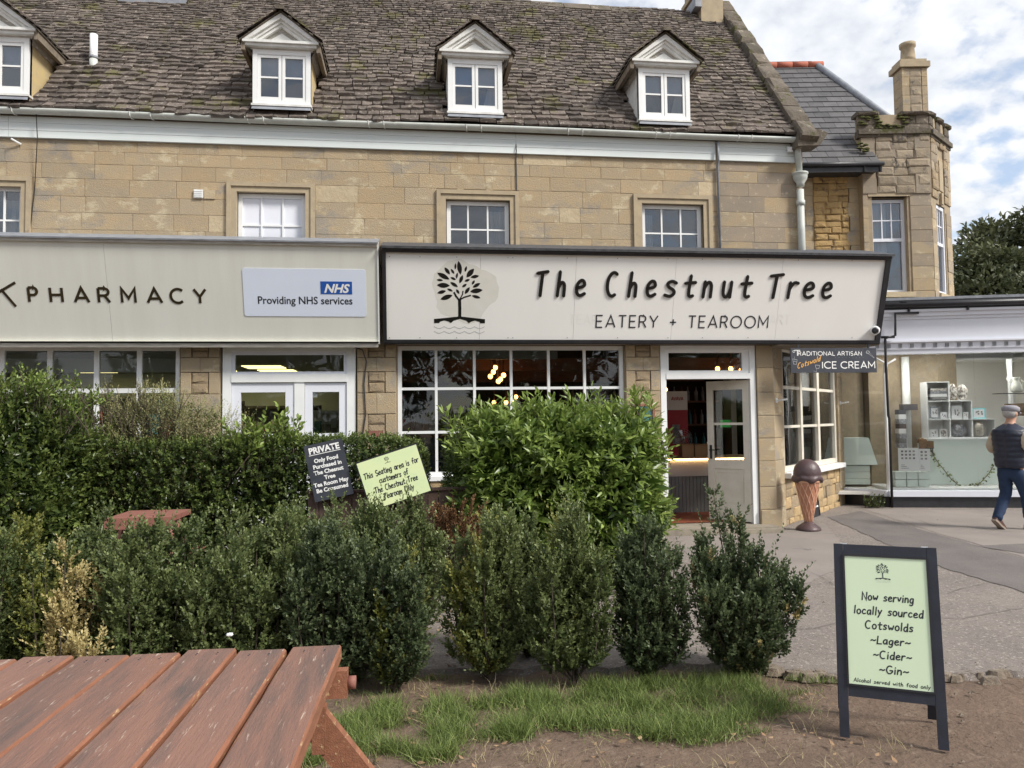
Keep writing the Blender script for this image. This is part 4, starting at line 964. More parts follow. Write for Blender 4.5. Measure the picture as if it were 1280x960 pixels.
# the right-hand door leaf stands slightly inwards
lx = T(4.74, .03, 0) @ RZ(rad(-46)); W_ = .64
dl = MB(lx); dl.box(-W_, -W_+.095, 0, .045, .12, 2.13); dl.box(-.095, 0, 0, .045, .12, 2.13); dl.box(-W_+.095, -.095, .001, .045, 2.0, 2.13); dl.box(-W_+.095, -.095, .001, .045, .86, .985); dl.box(-W_+.095, -.095, .001, .045, .12, .34); dl.box(-W_+.095, -.095, .006, .035, 1.49, 1.525)
dl.box(-W_+.095, -.095, .016, .032, .34, .86)
dd = dl.build('door', 'cream', hall)
mo = MB(lx)
for q in ((-W_+.12, -W_+.135, .38, .82), (-.135, -.12, .38, .82)): mo.box(q[0], q[1], .008, .02, q[2], q[3])
mo.box(-W_+.135, -.135, .008, .02, .38, .395); mo.box(-W_+.135, -.135, .008, .02, .805, .82); mo.build('panel_moulding', 'cream', dd)
bx('pane', 'glass', dd, -W_+.093, -.093, .022, .026, .98, 1.495, lx); bx('pane', 'glass', dd, -W_+.093, -.093, .022, .026, 1.52, 2.005, lx)
bx('handle_plate', 'black_gloss', dd, -W_+.035, -W_+.07, -.008, 0, 1.0, 1.2, lx); MB(lx).tube([(-W_+.05, -.005, 1.13), (-W_+.05, -.05, 1.13), (-W_+.14, -.055, 1.13)], .010, 6).build('handle', 'black_gloss', dd)
# doorstep
st = MB().box(3.36, 4.98, -.30, .3, .0, .10).build('doorstep', 'step_stone', hall); bx('doorstep', 'step_stone', hall, 4.2, 5.02, -.36, -.302, .0, .075)
# ---- splayed corner with its own window
SP = T(5.10, .06, 0) @ RZ(rad(45.7))
holes_s = [(.42, 3.44, .76, 2.66)]
backwall('wall_core', 'mortar', hall, SP, .0, 3.80, 0, 2.75, 0, .2, holes_s)
block_z = [0, .30, .62, .98, 1.3, 1.62, 1.95, 2.3, 2.66]
for a, b in zip(block_z[:-1], block_z[1:]):
    block(hall, SP, -.04, .40, -.035, .02, a+.003, b-.003, 'ashlar', 'fine'); block(hall, SP, 3.46, 3.80, -.035, .02, a+.003, b-.003, 'ashlar', 'fine')
blockwall(hall, SP, .42, 3.45, [0, .10, .23, .42, .53, .70], (.12, .42), [], 0, .03, ['rubble', 'carved', 'rubble'], 'rough', jz=.016)
window(hall, SP, .44, 3.43, .78, 2.66, .03, [], [], fr=.06, m='cream', g='glass_dim', dep=.08) if False else None
wf = MB(SP)
for x0, x1 in ((.44, .52), (1.36, 1.46), (2.30, 2.42), (3.34, 3.43)): wf.box(x0, x1, .0, .10, .78, 2.66)
for x0, x1 in ((.52, 1.36), (1.46, 2.30), (2.42, 3.34)): wf.box(x0, x1, .002, .10, .78, .86); wf.box(x0, x1, .002, .10, 2.58, 2.66); wf.box(x0, x1, .012, .08, 2.02, 2.065); wf.box(x0, x1, .012, .08, 1.43, 1.47)
wo_ = wf.build('window', 'cream', hall)
for x0, x1 in ((.52, 1.36), (1.46, 2.30), (2.42, 3.34)):
    for z0, z1 in ((.855, 1.435), (1.465, 2.025), (2.06, 2.585)): bx('pane', 'glass', wo_, x0-.002, x1+.002, .045, .049, z0, z1, SP)
for x in (1.46, ): MB(SP).box(x+.02, x+.07, .02, .07, .862, 2.018).build('casement', 'cream', wo_)
MB(SP).box(.38, 3.50, -.13, .0, .70, .775).build('sill', 'white', hall)
for s_, z_ in ((.10, 1.83), (3.63, 1.83)):
    h_ = MB(SP).tube([(s_-.02, -.04, z_), (s_-.03, -.12, z_+.01), (s_+.07, -.16, z_+.02)], .014, 6).build('hook', 'white', hall); MB(SP).box(s_-.05, s_+.02, -.045, -.035, z_-.03, z_+.04).build('hook_plate', 'white', h_)
# cafe room
pts = [(-.25, .24), (-.25, 5.2), (7.7, 5.2), (7.7, 2.85)]
rm = MB()
for a, b in zip(pts[:-1], pts[1:]): rm.add([(a[0], a[1], 0), (b[0], b[1], 0), (b[0], b[1], 2.85), (a[0], a[1], 2.85)], [(0, 1, 2, 3)])
rm.build('interior_wall', 'wall_cafe', hall)
fl = [(-.25, .235), (5.0, .235), (7.65, 2.85), (7.7, 5.2), (-.25, 5.2)]
MB().slab(fl, .05, .1).build('shop_floor', 'floor_red', hall); MB().slab(fl, 2.72, 2.8).build('shop_ceiling', 'ceil_cafe', hall)
bx('ceiling_beam', 'beam', hall, -.2, 5.5, 1.9, 2.15, 2.40, 2.6); bx('ceiling_beam', 'beam', hall, -.2, 5.5, 3.6, 3.85, 2.3, 2.5)
bx('blind_box', 'panel_grey', hall, .55, 2.05, .35, .45, 2.46, 2.6)
wb_ = MB(); wb_.box(-.25, 3.3, 5.1, 5.2, .1, .9); wb_.build('wainscot', 'beam', hall)

# ================================================================== PHARMACY SIGN AND CAFE SIGN
# both fascias lean forward at the top: bottom edge at y=10.1, top at y=9.74
YB, YT = 10.10, 9.74
FZ0 = 2.615
tl = Vector((0, YT-YB, 1.215)).normalized(); 
def fplane(px, py):                         # survey helper: pixel -> (X, height along the leaning board)
    n = Vector((1, 0, 0)).cross(tl); o = Vector((0, YB, FZ0)); d = ray(px, py); t = (o-CC).dot(n)/d.dot(n); p = CC+d*t; return p.x, (p-o).dot(tl)
FX = basis((0, YB, FZ0), (1, 0, 0), tl)     # local x right, y up the board, z out
def fx_box(name, m, parent, x0, x1, y0, y1, z0, z1, px_):
    return bx(name, m, parent, x0, x1, y0, y1, z0, z1, T(-px_[0], -px_[1], -px_[2]) @ FX)
HGT = fplane(800, 313)[1]
# pharmacy
xr = fplane(474, 400)[0]
ph = thing('pharmacy_sign', 'long pale grey fascia sign with bronze letters reading PHARMACY', 'sign', (-4.7, YB, FZ0)); o_ = (-4.7, YB, FZ0)
PX = T(4.7, -YB, -FZ0) @ FX
HP_ = fplane(300, 300)[1]
bx('board', 'sign_grey', ph, -9, -3.70, .02, HP_-.05, -.06, 0, PX); bx('board', 'sign_grey', ph, -3.697, xr-.015, .02, HP_-.05, -.06, 0, PX)
bx('side_trim', 'white', ph, xr-.014, xr+.004, -.0, HP_, -.08, .014, PX)
bx('top_moulding', 'sign_edge', ph, -9, xr-.016, HP_-.05, HP_-.012, -.3, .03, PX); bx('lead_capping', 'lead', ph, -9, xr, HP_-.011, HP_+.008, -.65, .045, PX)
bx('bottom_trim', 'black_gloss', ph, -9, xr-.016, .006, .018, -.3, .01, PX); bx('bottom_ledge', 'sign_edge', ph, -9, xr-.016, -.045, .004, -.3, .03, PX)
MB().add([(-9+4.7, -.06, .02), (xr+4.7, -.06, .02), (xr+4.7, .26, 0), (-9+4.7, .26, 0)], [(0, 1, 2, 3)]).build('soffit', 'sign_grey', ph)
MB().add([(xr+4.7, 0, 0), (xr+4.7, YT-YB, HP_*.95), (xr+4.7, .26, HP_*.95), (xr+4.7, .26, 0)], [(0, 1, 2, 3)]).build('end_board', 'white', ph)
xs = [(36, 49), (63, 80), (93, 113), (123, 139), (152, 171), (184, 204), (213, 230), (242, 259)]
for ch_, (a, b) in zip('PHARMACY', xs):
    xa, ya = fplane(a, 378+(a-36)*.008); xb_, _ = fplane(b, 378); hh = .172
    gw = SANS[ch_][0]; mb = MB()
    for j, q in enumerate(SANS[ch_][1]): ribbon(mb, [(xa+.012+p[0]/gw*(xb_-xa-.024), ya+.01+p[1]*hh) for p in q], .031, .0006, .005+j*.0004, False)
    put(mb, 'letter', 'bronze_letter', ph, PX)
mb = MB(); k0 = fplane(-8, 369); k1 = fplane(19, 353); k2 = fplane(20, 383); km = fplane(4, 366)
ribbon(mb, [k1, (km[0]-.06, km[1]+.0)], .030, .0006, .005, False); ribbon(mb, [(km[0]-.02, km[1]+.045), k2], .030, .0006, .0054, False); put(mb, 'letter', 'bronze_letter', ph, PX)
# NHS panel
a0 = fplane(306, 395); a1 = fplane(457, 337)
def rrect(x0, x1, y0, y1, r): return arc(x1-r, y1-r, r, r, 0, 90, 5)+arc(x0+r, y1-r, r, r, 90, 180, 5)+arc(x0+r, y0+r, r, r, 180, 270, 5)+arc(x1-r, y0+r, r, r, 270, 360, 5)
MB(PX).slab(rrect(a0[0], a1[0], a0[1], a1[1], .03), .001, .006).build('notice_panel', 'nhs_panel', ph)
b0 = fplane(401, 367.5); b1 = fplane(440, 352); MB(PX).slab(rrect(b0[0], b1[0], b0[1], b1[1], .001), .0065, .0085).build('logo_panel', 'nhs_blue', ph)
btext('NHS', .150, 'white_ink', ph, PX @ T((b0[0]+b1[0])/2-.006, b0[1]+.022, .0095), 'logo_letters', bold=.0052, shear=.28, align='CENTER', sx=1.02)
c0 = fplane(322, 379.5); c1_ = fplane(440, 381); tx = btext('Providing NHS services', .135, 'ink', ph, PX @ T(c0[0], c0[1], .0075), 'lettering', bold=.002, sx=1)
wdt = max(v.co.x for v in tx.data.vertices)-min(v.co.x for v in tx.data.vertices); kx = (c1_[0]-c0[0])/wdt; xx0 = min(v.co.x for v in tx.data.vertices)
for v in tx.data.vertices: v.co.x = xx0+(v.co.x-xx0)*kx
# cafe sign
xl = fplane(479, 400)[0]; xr2 = 6.56; HC = HGT
cs = thing('cafe_sign', 'wide cream fascia sign in a black frame reading The Chestnut Tree Eatery + Tearoom', 'sign', (3.1, YB, FZ0)); QX = T(-3.1, -YB, -FZ0) @ FX
i0 = .055; i1 = HC-.075
for a, b in ((xl+.045, .88), (.883, 2.14), (2.143, 3.50), (3.503, 5.0), (5.003, xr2-.07)): bx('board', 'sign_cream', cs, a, b, i0, i1, -.05, 0, QX)
for (x0, x1, y0, y1, z1) in ((xl, xr2, 0, i0, .03), (xl, xr2, i1, HC-.02, .035), (xl, xl+.045, i0, i1, .03), (xr2-.07, xr2, i0, i1, .03)): bx('frame', 'black_gloss', cs, x0, x1, y0, y1, -.08, z1, QX)
bx('frame_bead', 'black_gloss', cs, xl, xr2, .016, .03, .03, .038, QX)
bx('frame_bead', 'black_gloss', cs, xl, xr2, i1+.03, i1+.042, .035, .048, QX)
bx('lead_capping', 'dark_lead', cs, xl-.01, xr2+.02, HC-.019, HC+.012, -.65, .06, QX)
X_ = lambda x: x-3.1
MB().add([(X_(xl), 0, .01), (X_(xr2), 0, .01), (X_(xr2), .26, .01), (X_(xl), .26, .01)], [(0, 1, 2, 3)]).build('soffit', 'soffit', cs)
MB().slab([(X_(5.05), .27), (X_(5.05), -.02), (X_(xr2), -.02), (X_(xr2), 1.6)], -.02, .02).build('soffit', 'soffit', cs)
MB().slab([(X_(5.0), .3), (X_(xr2), .3), (X_(xr2), 1.7), (X_(6.5), 1.7)], 1.1, 1.15).build('top_board', 'lead', cs)
MB().add([(X_(xr2)-.002, 0, 0), (X_(xr2)-.002, YT-YB, HC*.95), (X_(xr2)-.002, 1.7, HC*.95), (X_(xr2)-.002, 1.7, 0)], [(0, 1, 2, 3)]).build('end_board', 'black_gloss', cs)
for px_ in (487, 525, 571, 635, 641, 709, 772, 835, 878, 935, 998, 1065):
    for py_ in (320.5+(px_-487)*.009, 422): q = fplane(px_, py_); MB(QX).slab(arc(q[0], q[1], .006, .006, 0, 315, 7), .0005, .004).build('screw', 'lead', cs)
# raised lettering
xs = [(668, 683, 'T'), (695, 706, 'h'), (718, 731, 'e'), (756, 771, 'C'), (784, 795, 'h'), (806, 819, 'e'), (829, 844, 's'), (853, 867, 't'), (877, 889, 'n'), (901, 913, 'u'), (923, 937, 't'), (958, 975, 'T'), (983, 995, 'r'), (1002, 1016, 'e'), (1025, 1038, 'e')]
for a, b, ch_ in xs:
    yb_ = 370.5+(a-668)*.0085; xa, ya = fplane(a, yb_); xb_, _ = fplane(b, yb_); gw, st = HAND[ch_]; cap = .315; wd = .043
    sc = (xb_-xa-wd*.6)/gw; mb = MB()
    for j, q in enumerate(st):
        p = chaikin(q) if ch_ not in 'T' else q
        ribbon(mb, [(xa+wd*.35+x*sc+.02*y, ya+.012+y*cap*(1.13 if ch_ in 'esnur' else 1)) for x, y in p], wd, .003, .013+j*.001)
    put(mb, 'letter', 'black_letter', cs, QX)
t0 = fplane(745, 409); t1 = fplane(959, 409.5); _, L = text('EATERY + TEAROOM', SANS, .16, .30, .012, 0, 0)
kk = (t1[0]-t0[0])/L
for mb in text('EATERY + TEAROOM', SANS, .16, .30, .0165, .001, .004, caps=False, per='letter')[0]:
    mb.v = [(t0[0]+v[0]*kk, t0[1]+v[1], v[2]) for v in mb.v]; put(mb, 'letter', 'ink', cs, QX)
# ghosts of earlier lettering and a stain round the emblem
gh = MB()
for s_, px_ in (('TEAR', 712), ('ART', 962)):
    q = fplane(px_, 405); t_, _ = text(s_, SANS, .125, .22, .016, .0006, .0006, caps=False, x=q[0], y=q[1]); gh.add(t_.v, t_.f)
put(gh, 'ghost_lettering', 'sign_ghost', cs, QX)
q0 = fplane(575, 365); r_ = random.Random(4); pts = []
for k in range(40):
    a = 2*PI*k/40; pts.append((q0[0]+(.42+.05*math.sin(3*a+1)+r_.uniform(-.02, .02))*math.cos(a)+.05, q0[1]+(.40+.04*math.sin(4*a)+r_.uniform(-.015, .015))*math.sin(a)))
pts = [(p[0], min(p[1], i1-.03)) for p in pts]
MB(QX).slab(pts, .0002, .0005).build('stain', 'sign_stain', cs)
e0 = fplane(574.5, 417); mb = MB(); e1 = fplane(574.5, 326); X, Y, k = tree_logo(mb, e0[0], e0[1], (e1[1]-e0[1]), .002)
put(mb, 'tree_emblem', 'black_letter', cs, QX); mb = MB(); waves(mb, X, Y, k, .002, 5); put(mb, 'wave_lines', 'grey_ink', cs, QX)

# hanging ice cream sign, below the overhanging end of the cafe sign
YI = 10.02
def iw(px, py): return wallpt(px, py, YI)
p00 = iw(989, 466); p11 = iw(1095, 431); wI = p11[0]-p00[0]; hI = 0.345
ic = thing('hanging_sign', 'black board under the cafe fascia reading Traditional Artisan Cotswold Ice Cream', 'sign', (p00[0], YI, p00[1]))
bx('board', 'slate_board', ic, 0, wI, 0, .02, 0, hI); bx('hanger', 'black_gloss', ic, .1, .13, .0, .012, hI, hI+.05); bx('hanger', 'black_gloss', ic, wI-.13, wI-.10, .0, .012, hI, hI+.05)
bx('side_return', 'black_paint', ic, wI-.02, wI, .021, .36, .01, hI)
IX = basis((0, -.001, 0), (1, 0, 0), (0, 0, 1)); sx_ = wI/1045; sy_ = hI/355     # artwork measured on an enlarged view, 1045 x 355
def ia(x, y): return ((x-90)*sx_, (455-y)*sy_)
def fit(s, font, x0, x1, yb, h, wd, m, name, slant=0, base=None, rise=0):
    _, L = text(s, font, 1, .22, 0, 0, 0); a = ia(x0, yb); b = ia(x1, yb); k_ = (b[0]-a[0])/L; hh = h*sy_
    mb, _ = text(s, font, 1, .22, 0.0001, 0, 0); mb = MB(); x = 0
    for ch_ in s:
        gw, st = font[ch_]
        for j, q in enumerate(st):
            p = chaikin(q) if font is HAND and ch_ not in 'T' else q
            ribbon(mb, [(a[0]+(x+px+slant*py)*k_, a[1]+py*hh+rise*(x+px)*k_) for px, py in p], wd, .0, .0008+j*.0003, font is HAND)
        x += gw+.22
    put(mb, name, m, ic, IX)
fit('RADITIONAL', SANS, 180, 625, 208, 55, .0085, 'white_ink', 'lettering'); fit('ARTISAN', SANS, 655, 952, 208, 55, .0085, 'white_ink', 'lettering')
fit('T', SANS, 135, 205, 212, 78, .010, 'white_ink', 'lettering'); mb = MB(); c_ = ia(128, 150); ribbon(mb, arc(c_[0], c_[1], .016, .014, 20, 380, 12), .005, 0, .001); put(mb, 'flourish', 'white_ink', ic, IX)
fit('ICE', SANS, 470, 640, 392, 92, .0135, 'white_ink', 'lettering'); fit('CREAM', SANS, 695, 1110, 392, 92, .0135, 'white_ink', 'lettering')
fit('Cotswold', HAND, 165, 440, 398, 80, .0095, 'gold_ink', 'gold_lettering', slant=.25, rise=.32)
mb = MB()
def il(pts, wd=.003): ribbon(mb, [ia(*p) for p in pts], wd, 0, .0008)
il([(1010, 160), (1105, 245)], .004); il([(1035, 150), (1105, 240)]); il([(1010, 175), (1040, 190)]); il(list(map(lambda t: (1030+22*math.cos(t), 160+18*math.sin(t)), np.linspace(0, 6, 9))), .006)
il([(110, 255), (165, 270), (155, 335), (122, 330), (112, 262)], .005); il([(135, 225), (138, 300)]); il([(120, 290), (160, 300)], .004)
il([(380, 345), (435, 350), (425, 395), (392, 395), (380, 345)], .006); il([(400, 395), (392, 440)]); il([(360, 430), (400, 445)], .004)
for k in range(9): x = 630+k*42; il([(x, 128), (x+4, 133)], .0025); il([(x, 238), (x+4, 243)], .0025)
put(mb, 'chalk_drawings', 'grey_ink', ic, IX)

# security camera under the right end of the sign
q = fplane(1090, 414); p = FX @ Vector((q[0], q[1], .06)); cc_ = thing('security_camera', 'white bullet security camera at the lower right corner of the cafe sign', 'camera', p)
MB().lathe([(.02, -.02), (.045, -.015), (.05, 0), (.03, .012)], 14).build('bracket', 'cctv', cc_, True).rotation_euler = (PI/2, 0, 0)
m_ = RZ(rad(-35)) @ RX(rad(100)); b_ = MB(T(0.0, -.02, .02) @ m_ @ T(0, 0, -.03)).lathe([(.0, -.08), (.03, -.078), (.055, -.05), (.062, 0), (.06, .06), (.055, .085), (.045, .085)], 18).build('housing', 'cctv', cc_, True)
MB(T(0.0, -.02, .02) @ m_ @ T(0, 0, -.03)).lathe([(.0, .0855), (.044, .0855), (.044, .090), (.02, .093), (0, .094)], 16).build('lens', 'black_gloss', cc_, True)

# ================================================================== THE STONE HOUSE BEHIND (turned 8 degrees)
HA = rad(-8); HR = RZ(HA); hl = HR @ Vector((6.6, 14.65, 0))
house = thing('bay_house', 'stone house with crenellated bay, slate roof and tall chimney behind the white shop', 'house', hl, HA)
HX = T(-6.6, -14.65, 0)
HXI = HR.inverted()
def hp(px, py, v, ox=0):                   # survey helper in the house frame: pixel -> (u, z) on the plane at depth v
    d = HXI @ ray(px, py); t = v/d.y; return d.x*t, 1.6+d.z*t
# rubble wall left of the bay
backwall('wall_core', 'mortar', house, HX, 4.6, 6.6, 0, 6.5, 14.85, 15.2, [])
blockwall(house, HX, 5.25, 5.75, [3.5+.3*i for i in range(11)], (.24, .5), [], 14.85, .03, 'ashlar')
blockwall(house, HX, 5.75, 6.42, [3.5+.125*i for i in range(24)], (.14, .36), [], 14.85, .06, 'rubble_ochre', 'rough', jz=.012)
for i in range(11): block(house, HX, 6.42-(.05 if i % 2 else -.02), 6.64, 14.80, 14.9, 3.5+.28*i, 3.775+.28*i, 'ashlar')
# bay, canted: face 1 from u=6.62 to 7.93, face 2 at 45 degrees
U0, U1, V0 = 6.62, 7.93, 14.65; F2 = HX @ T(U1, V0, 0) @ RZ(PI/4); L2 = 1.17
W1 = (6.80, 7.47, 3.9, 5.80); W2 = (.30, .80, 3.9, 5.72)
backwall('wall_core', 'mortar', house, HX, U0, U1, 0, 7.4, V0, V0+.2, [W1]); backwall('wall_core', 'mortar', house, F2, 0, L2, 0, 7.4, 0, .2, [W2])
MB(HX).slab([(U0, V0+.2), (U1, V0+.2), (U1+L2*.7, V0+L2*.7+.1), (U1+L2*.7, 18.5), (U0, 18.5)], 6.5, 6.6).build('bay_roof', 'lead', house)
bx('wall_core', 'rubble_grey', house, U0, U0+.15, V0+.2, 18.5, 0, 7.1, HX)
MB(HX).box(U1+L2*.7-.15, U1+L2*.7, V0+L2*.7+.1, 19, 0, 7.1).build('wall_core', 'rubble_grey', house)
zc = [3.5+.235*i for i in range(16)]
blockwall(house, HX, U0, U1, zc[:11], (.25, .5), [(6.72, 7.52, 3.9, 5.85)], V0, .02, ['ashlar_grey', 'ashlar'])
blockwall(house, HX, U0+.28, U1-.02, [5.85, 6.0, 6.2, 6.36, 6.52, 6.70, 6.86, 7.02], (.22, .42), [], V0, .05, 'rubble_grey', 'rough', jz=.01)
blockwall(house, HX, U0, U0+.27, [5.85, 6.14, 6.43, 6.72, 7.02], (.2, .3), [], V0, .035, 'ashlar_grey')
blockwall(house, HX, U1-.3, U1+.0, [5.85, 6.43, 6.72, 7.02], (.3, .35), [], V0, .06, 'ashlar_grey')
blockwall(house, F2, .0, L2, zc[:10], (.2, .45), [(.25, .85, 3.9, 5.80)], 0, .02, ['ashlar', 'ashlar_grey'])
blockwall(house, F2, .04, L2-.16, [5.80, 5.96, 6.15, 6.33, 6.5, 6.68, 6.86, 7.02], (.15, .32), [(.4, .78, 5.9, 6.7)], 0, .04, ['carved', 'rubble_grey'], 'rough', jz=.01)
blockwall(house, F2, L2-.15, L2, [5.8, 6.1, 6.4, 6.7, 7.02], (.15, .2), [], 0, .03, 'ashlar')
bx('carved_panel', 'ashlar', house, .42, .76, -.01, .02, 5.92, 6.68, F2); bx('carved_panel', 'surround', house, .48, .70, -.03, -.011, 6.0, 6.6, F2)
bx('keystone', 'ashlar', house, .50, .62, -.05, .0, 5.73, 5.95, F2)
# reveals, sash windows
def sash(xf, x0, x1, z0, z1, y):
    fr = MB(xf); t_ = .06
    fr.box(x0, x0+t_, y, y+.09, z0, z1); fr.box(x1-t_, x1, y, y+.09, z0, z1); fr.box(x0+t_, x1-t_, y+.001, y+.09, z1-t_, z1); fr.box(x0+t_, x1-t_, y+.001, y+.09, z0, z0+t_)
    zm = z0+(z1-z0)*.57; fr.box(x0+t_, x1-t_, y+.01, y+.07, zm-.03, zm+.03); o = fr.build('window', 'white_cool', house)
    xs_ = np.linspace(x0+t_, x1-t_, 4)
    for x in xs_[1:-1]: MB(xf).box(x-.011, x+.011, y+.02, y+.05, zm+.03, z1-t_).build('glazing_bar', 'white_cool', o)
    zq = (zm+z1)/2-.01; MB(xf).box(x0+t_, x1-t_, y+.022, y+.048, zq-.011, zq+.011).build('glazing_bar', 'white_cool', o)
    for a, b in zip(xs_[:-1], xs_[1:]):
        for c_, d_ in ((zm+.03, zq), (zq, z1-t_)): bx('pane', 'glass_sky', o, a, b, y+.033, y+.037, c_, d_, xf)
    bx('pane', 'glass_sky', o, x0+t_, x1-t_, y+.045, y+.049, z0+t_, zm-.03, xf)
    bx('curtain', 'curtain', o, x0, x0+(x1-x0)*.55, y+.12, y+.13, z0, z1, xf); bx('dim_room_sheet', 'dim_room', o, x0, x1, y+.16, y+.17, z0, z1, xf)  # the rearmost sheet carries the dimness of the room in its colour
    bx('sill', 'ashlar_pale', o, x0-.08, x1+.08, -.06+(V0 if xf is HX else 0), y+.05, z0-.1, z0-.001, xf)
sash(HX, 6.80, 7.47, 3.95, 5.77, V0+.12); sash(F2, .30, .80, 3.95, 5.70, .02)
# window heads and cornice, crenellations
bx('window_head', 'surround', house, 6.72, 7.52, V0-.03, V0+.1, 5.80, 5.87, HX)
def cren(xf, x0, x1, y, gaps):
    bx('cornice', 'coping', house, x0, x1, y-.09, y+.1, 7.0, 7.09, xf); bx('cornice', 'coping', house, x0, x1, y-.05, y+.1, 6.95, 6.998, xf)
    blockwall(house, xf, x0, x1, [7.092, 7.20], (.2, .4), [], y, .03, 'coping', 'rough')
    for a, b in gaps:
        blockwall(house, xf, a, b, [7.202, 7.38], (.16, .3), [], y, .03, 'coping', 'rough'); link('coping_stone', vmesh('rough', 2, 'coping'), house, xf @ T((a+b)/2, y+.05, 7.41) @ SC(b-a+.04, .28, .07))
cren(HX, U0-.06, U1-.0, V0, [(U0-.06, U0+.34), (U1-.52, U1)]); cren(F2, 0, L2+.02, 0, [(0, .22), (.42, .70), (.90, L2)])
mossb('moss', house, [(U0+random.uniform(0, .36), V0-.02, 7.40+random.uniform(-.22, .03), random.uniform(.05, .09), .6) for k in range(16)]+[(U1-.55+random.uniform(0, .3), V0-.02, 7.40+random.uniform(-.22, .03), random.uniform(.04, .08), .6) for k in range(14)]+[(U0+random.uniform(.3, .9), V0-.04, 7.14+random.uniform(-.03, .04), random.uniform(.03, .06), .6) for k in range(16)]+[(U0-.02+random.uniform(-.1, .1), V0-.12, 6.72+random.uniform(-.1, .1), random.uniform(.04, .07), .6) for k in range(12)], HX)
# slate roof
ev = 14.38; ez = 6.36; ra_ = math.atan(1.2)
rp = [(4.8, ev, ez), (6.86, ev, ez), (6.86, V0+.05, ez+(V0+.05-ev)*1.2), (7.9, V0+.05, ez+(V0+.05-ev)*1.2), (6.72, 16.93, 9.42), (5.45, 16.93, 9.42)]
sr = MB(HX).add([(a, b, c-.03) for a, b, c in rp]+[(6.72, 19, 7), (5.45, 19, 7)], [(0, 1, 2, 3, 4, 5), (5, 4, 6, 7)]).build('slate_roof', 'roof_under', house)
sm = bpy.data.meshes.new('slate'); sm.from_pydata([(-.5, 0, 0), (.5, 0, 0), (.5, 1.9, 0), (-.5, 1.9, 0), (-.5, 0, 1), (.5, 0, 1), (.5, 1.9, .6), (-.5, 1.9, .6)], [], [(4, 5, 6, 7), (0, 1, 5, 4), (1, 2, 6, 5), (3, 0, 4, 7)]); sm.materials.append(M['slate'])
t = 0; row = 0; SL = (16.93-ev)/math.cos(ra_)
while t < SL-.1:
    ex = .215; v = ev+t*math.cos(ra_); z = ez+t*math.sin(ra_); x = 4.9-(.16 if row % 2 else 0)
    def ur(v_): return 6.86 if v_ < V0 else (6.72+(7.9-6.72)*(16.93-v_)/(16.93-V0))
    while x < ur(v+.1)-.05:
        wd = .30; xe = min(x+wd, ur(v+.1))
        if xe-x > .06 and xe > 5.1: link('slate', sm, sr, HX @ T((x+xe)/2, v-.01, z+.012) @ RX(ra_-math.atan(.012/ex)) @ RZ(random.uniform(-.012, .012)) @ SC(xe-x-.006, ex, .010))
        x += wd
    t += ex; row += 1
a = Vector((7.9, V0+.15, ez+(V0+.15-ev)*1.2)); b = Vector((6.72, 16.93, 9.42))
MB(HX).tube([a+Vector((0, 0, .03)), b+Vector((0, 0, .05))], .07, 8).build('hip_flashing', 'lead', house, True)
x = 5.5
for k in range(4):
    MB(HX).tube([(x, 16.93, 9.46), (x+.33, 16.93, 9.46)], .085, 9).build('ridge_tile', 'red_tile', house, True); x += .345
MB(HX).tube([(4.8, ev-.05, ez-.02), (6.9, ev-.05, ez-.02)], .045, 8).build('gutter', 'black_gloss', house, True)
bx('eaves_board', 'black_paint', house, 4.8, 6.84, ev-.02, ev+.02, ez-.16, ez-.03, HX); bx('eaves_soffit', 'black_paint', house, 4.8, 6.84, ev+.021, 14.85, ez-.12, ez-.08, HX)
for u in (6.55, 6.85): MB(HX).tube([(u, ev-.03, ez-.05), (u, ev-.03, ez-.17)], .025, 6).build('gutter_end', 'black_gloss', house)
# chimney stack with pot
a = hp(1126, 100, 16.4)[0]; b = hp(1158, 100, 16.4)[0]; cz = hp(1138, 84, 16.4)[1]
cb_ = bx('chimney', 'mortar', house, a+.03, b-.03, 16.4, 16.75, 6.5, cz, HX)
for i, zq in enumerate(np.arange(6.9, cz-.12, .2)):
    for (x0, x1, mm_, kd) in ((a, a+.16, 'ashlar', 'fine'), (a+.17, b-.13, 'rubble_grey', 'rough'), (b-.12, b, 'ashlar', 'fine')): block(cb_, HX, x0, x1, 16.36, 16.42, zq, zq+.195, mm_, kd)
    block(cb_, HX @ T(a+.03, 16.40, 0) @ RZ(-PI/2), -.34, .05, -.03, .02, zq, zq+.195, 'ashlar')
bx('chimney_cap', 'surround', cb_, a-.05, b+.05, 16.31, 16.83, cz-.02, cz+.10, HX); bx('chimney_cap', 'surround', cb_, a-.01, b+.0, 16.36, 16.76, cz+.101, cz+.17, HX)
u_ = (hp(1133.5, 70, 16.6)[0]); MB(HX @ T(u_, 16.56, cz+.17)).lathe([(.17, 0), (.15, .1), (.135, .32), (.165, .34), (.17, .42), (.12, .42), (.11, .2)], 16).build('chimney_pot', 'surround', cb_, True)

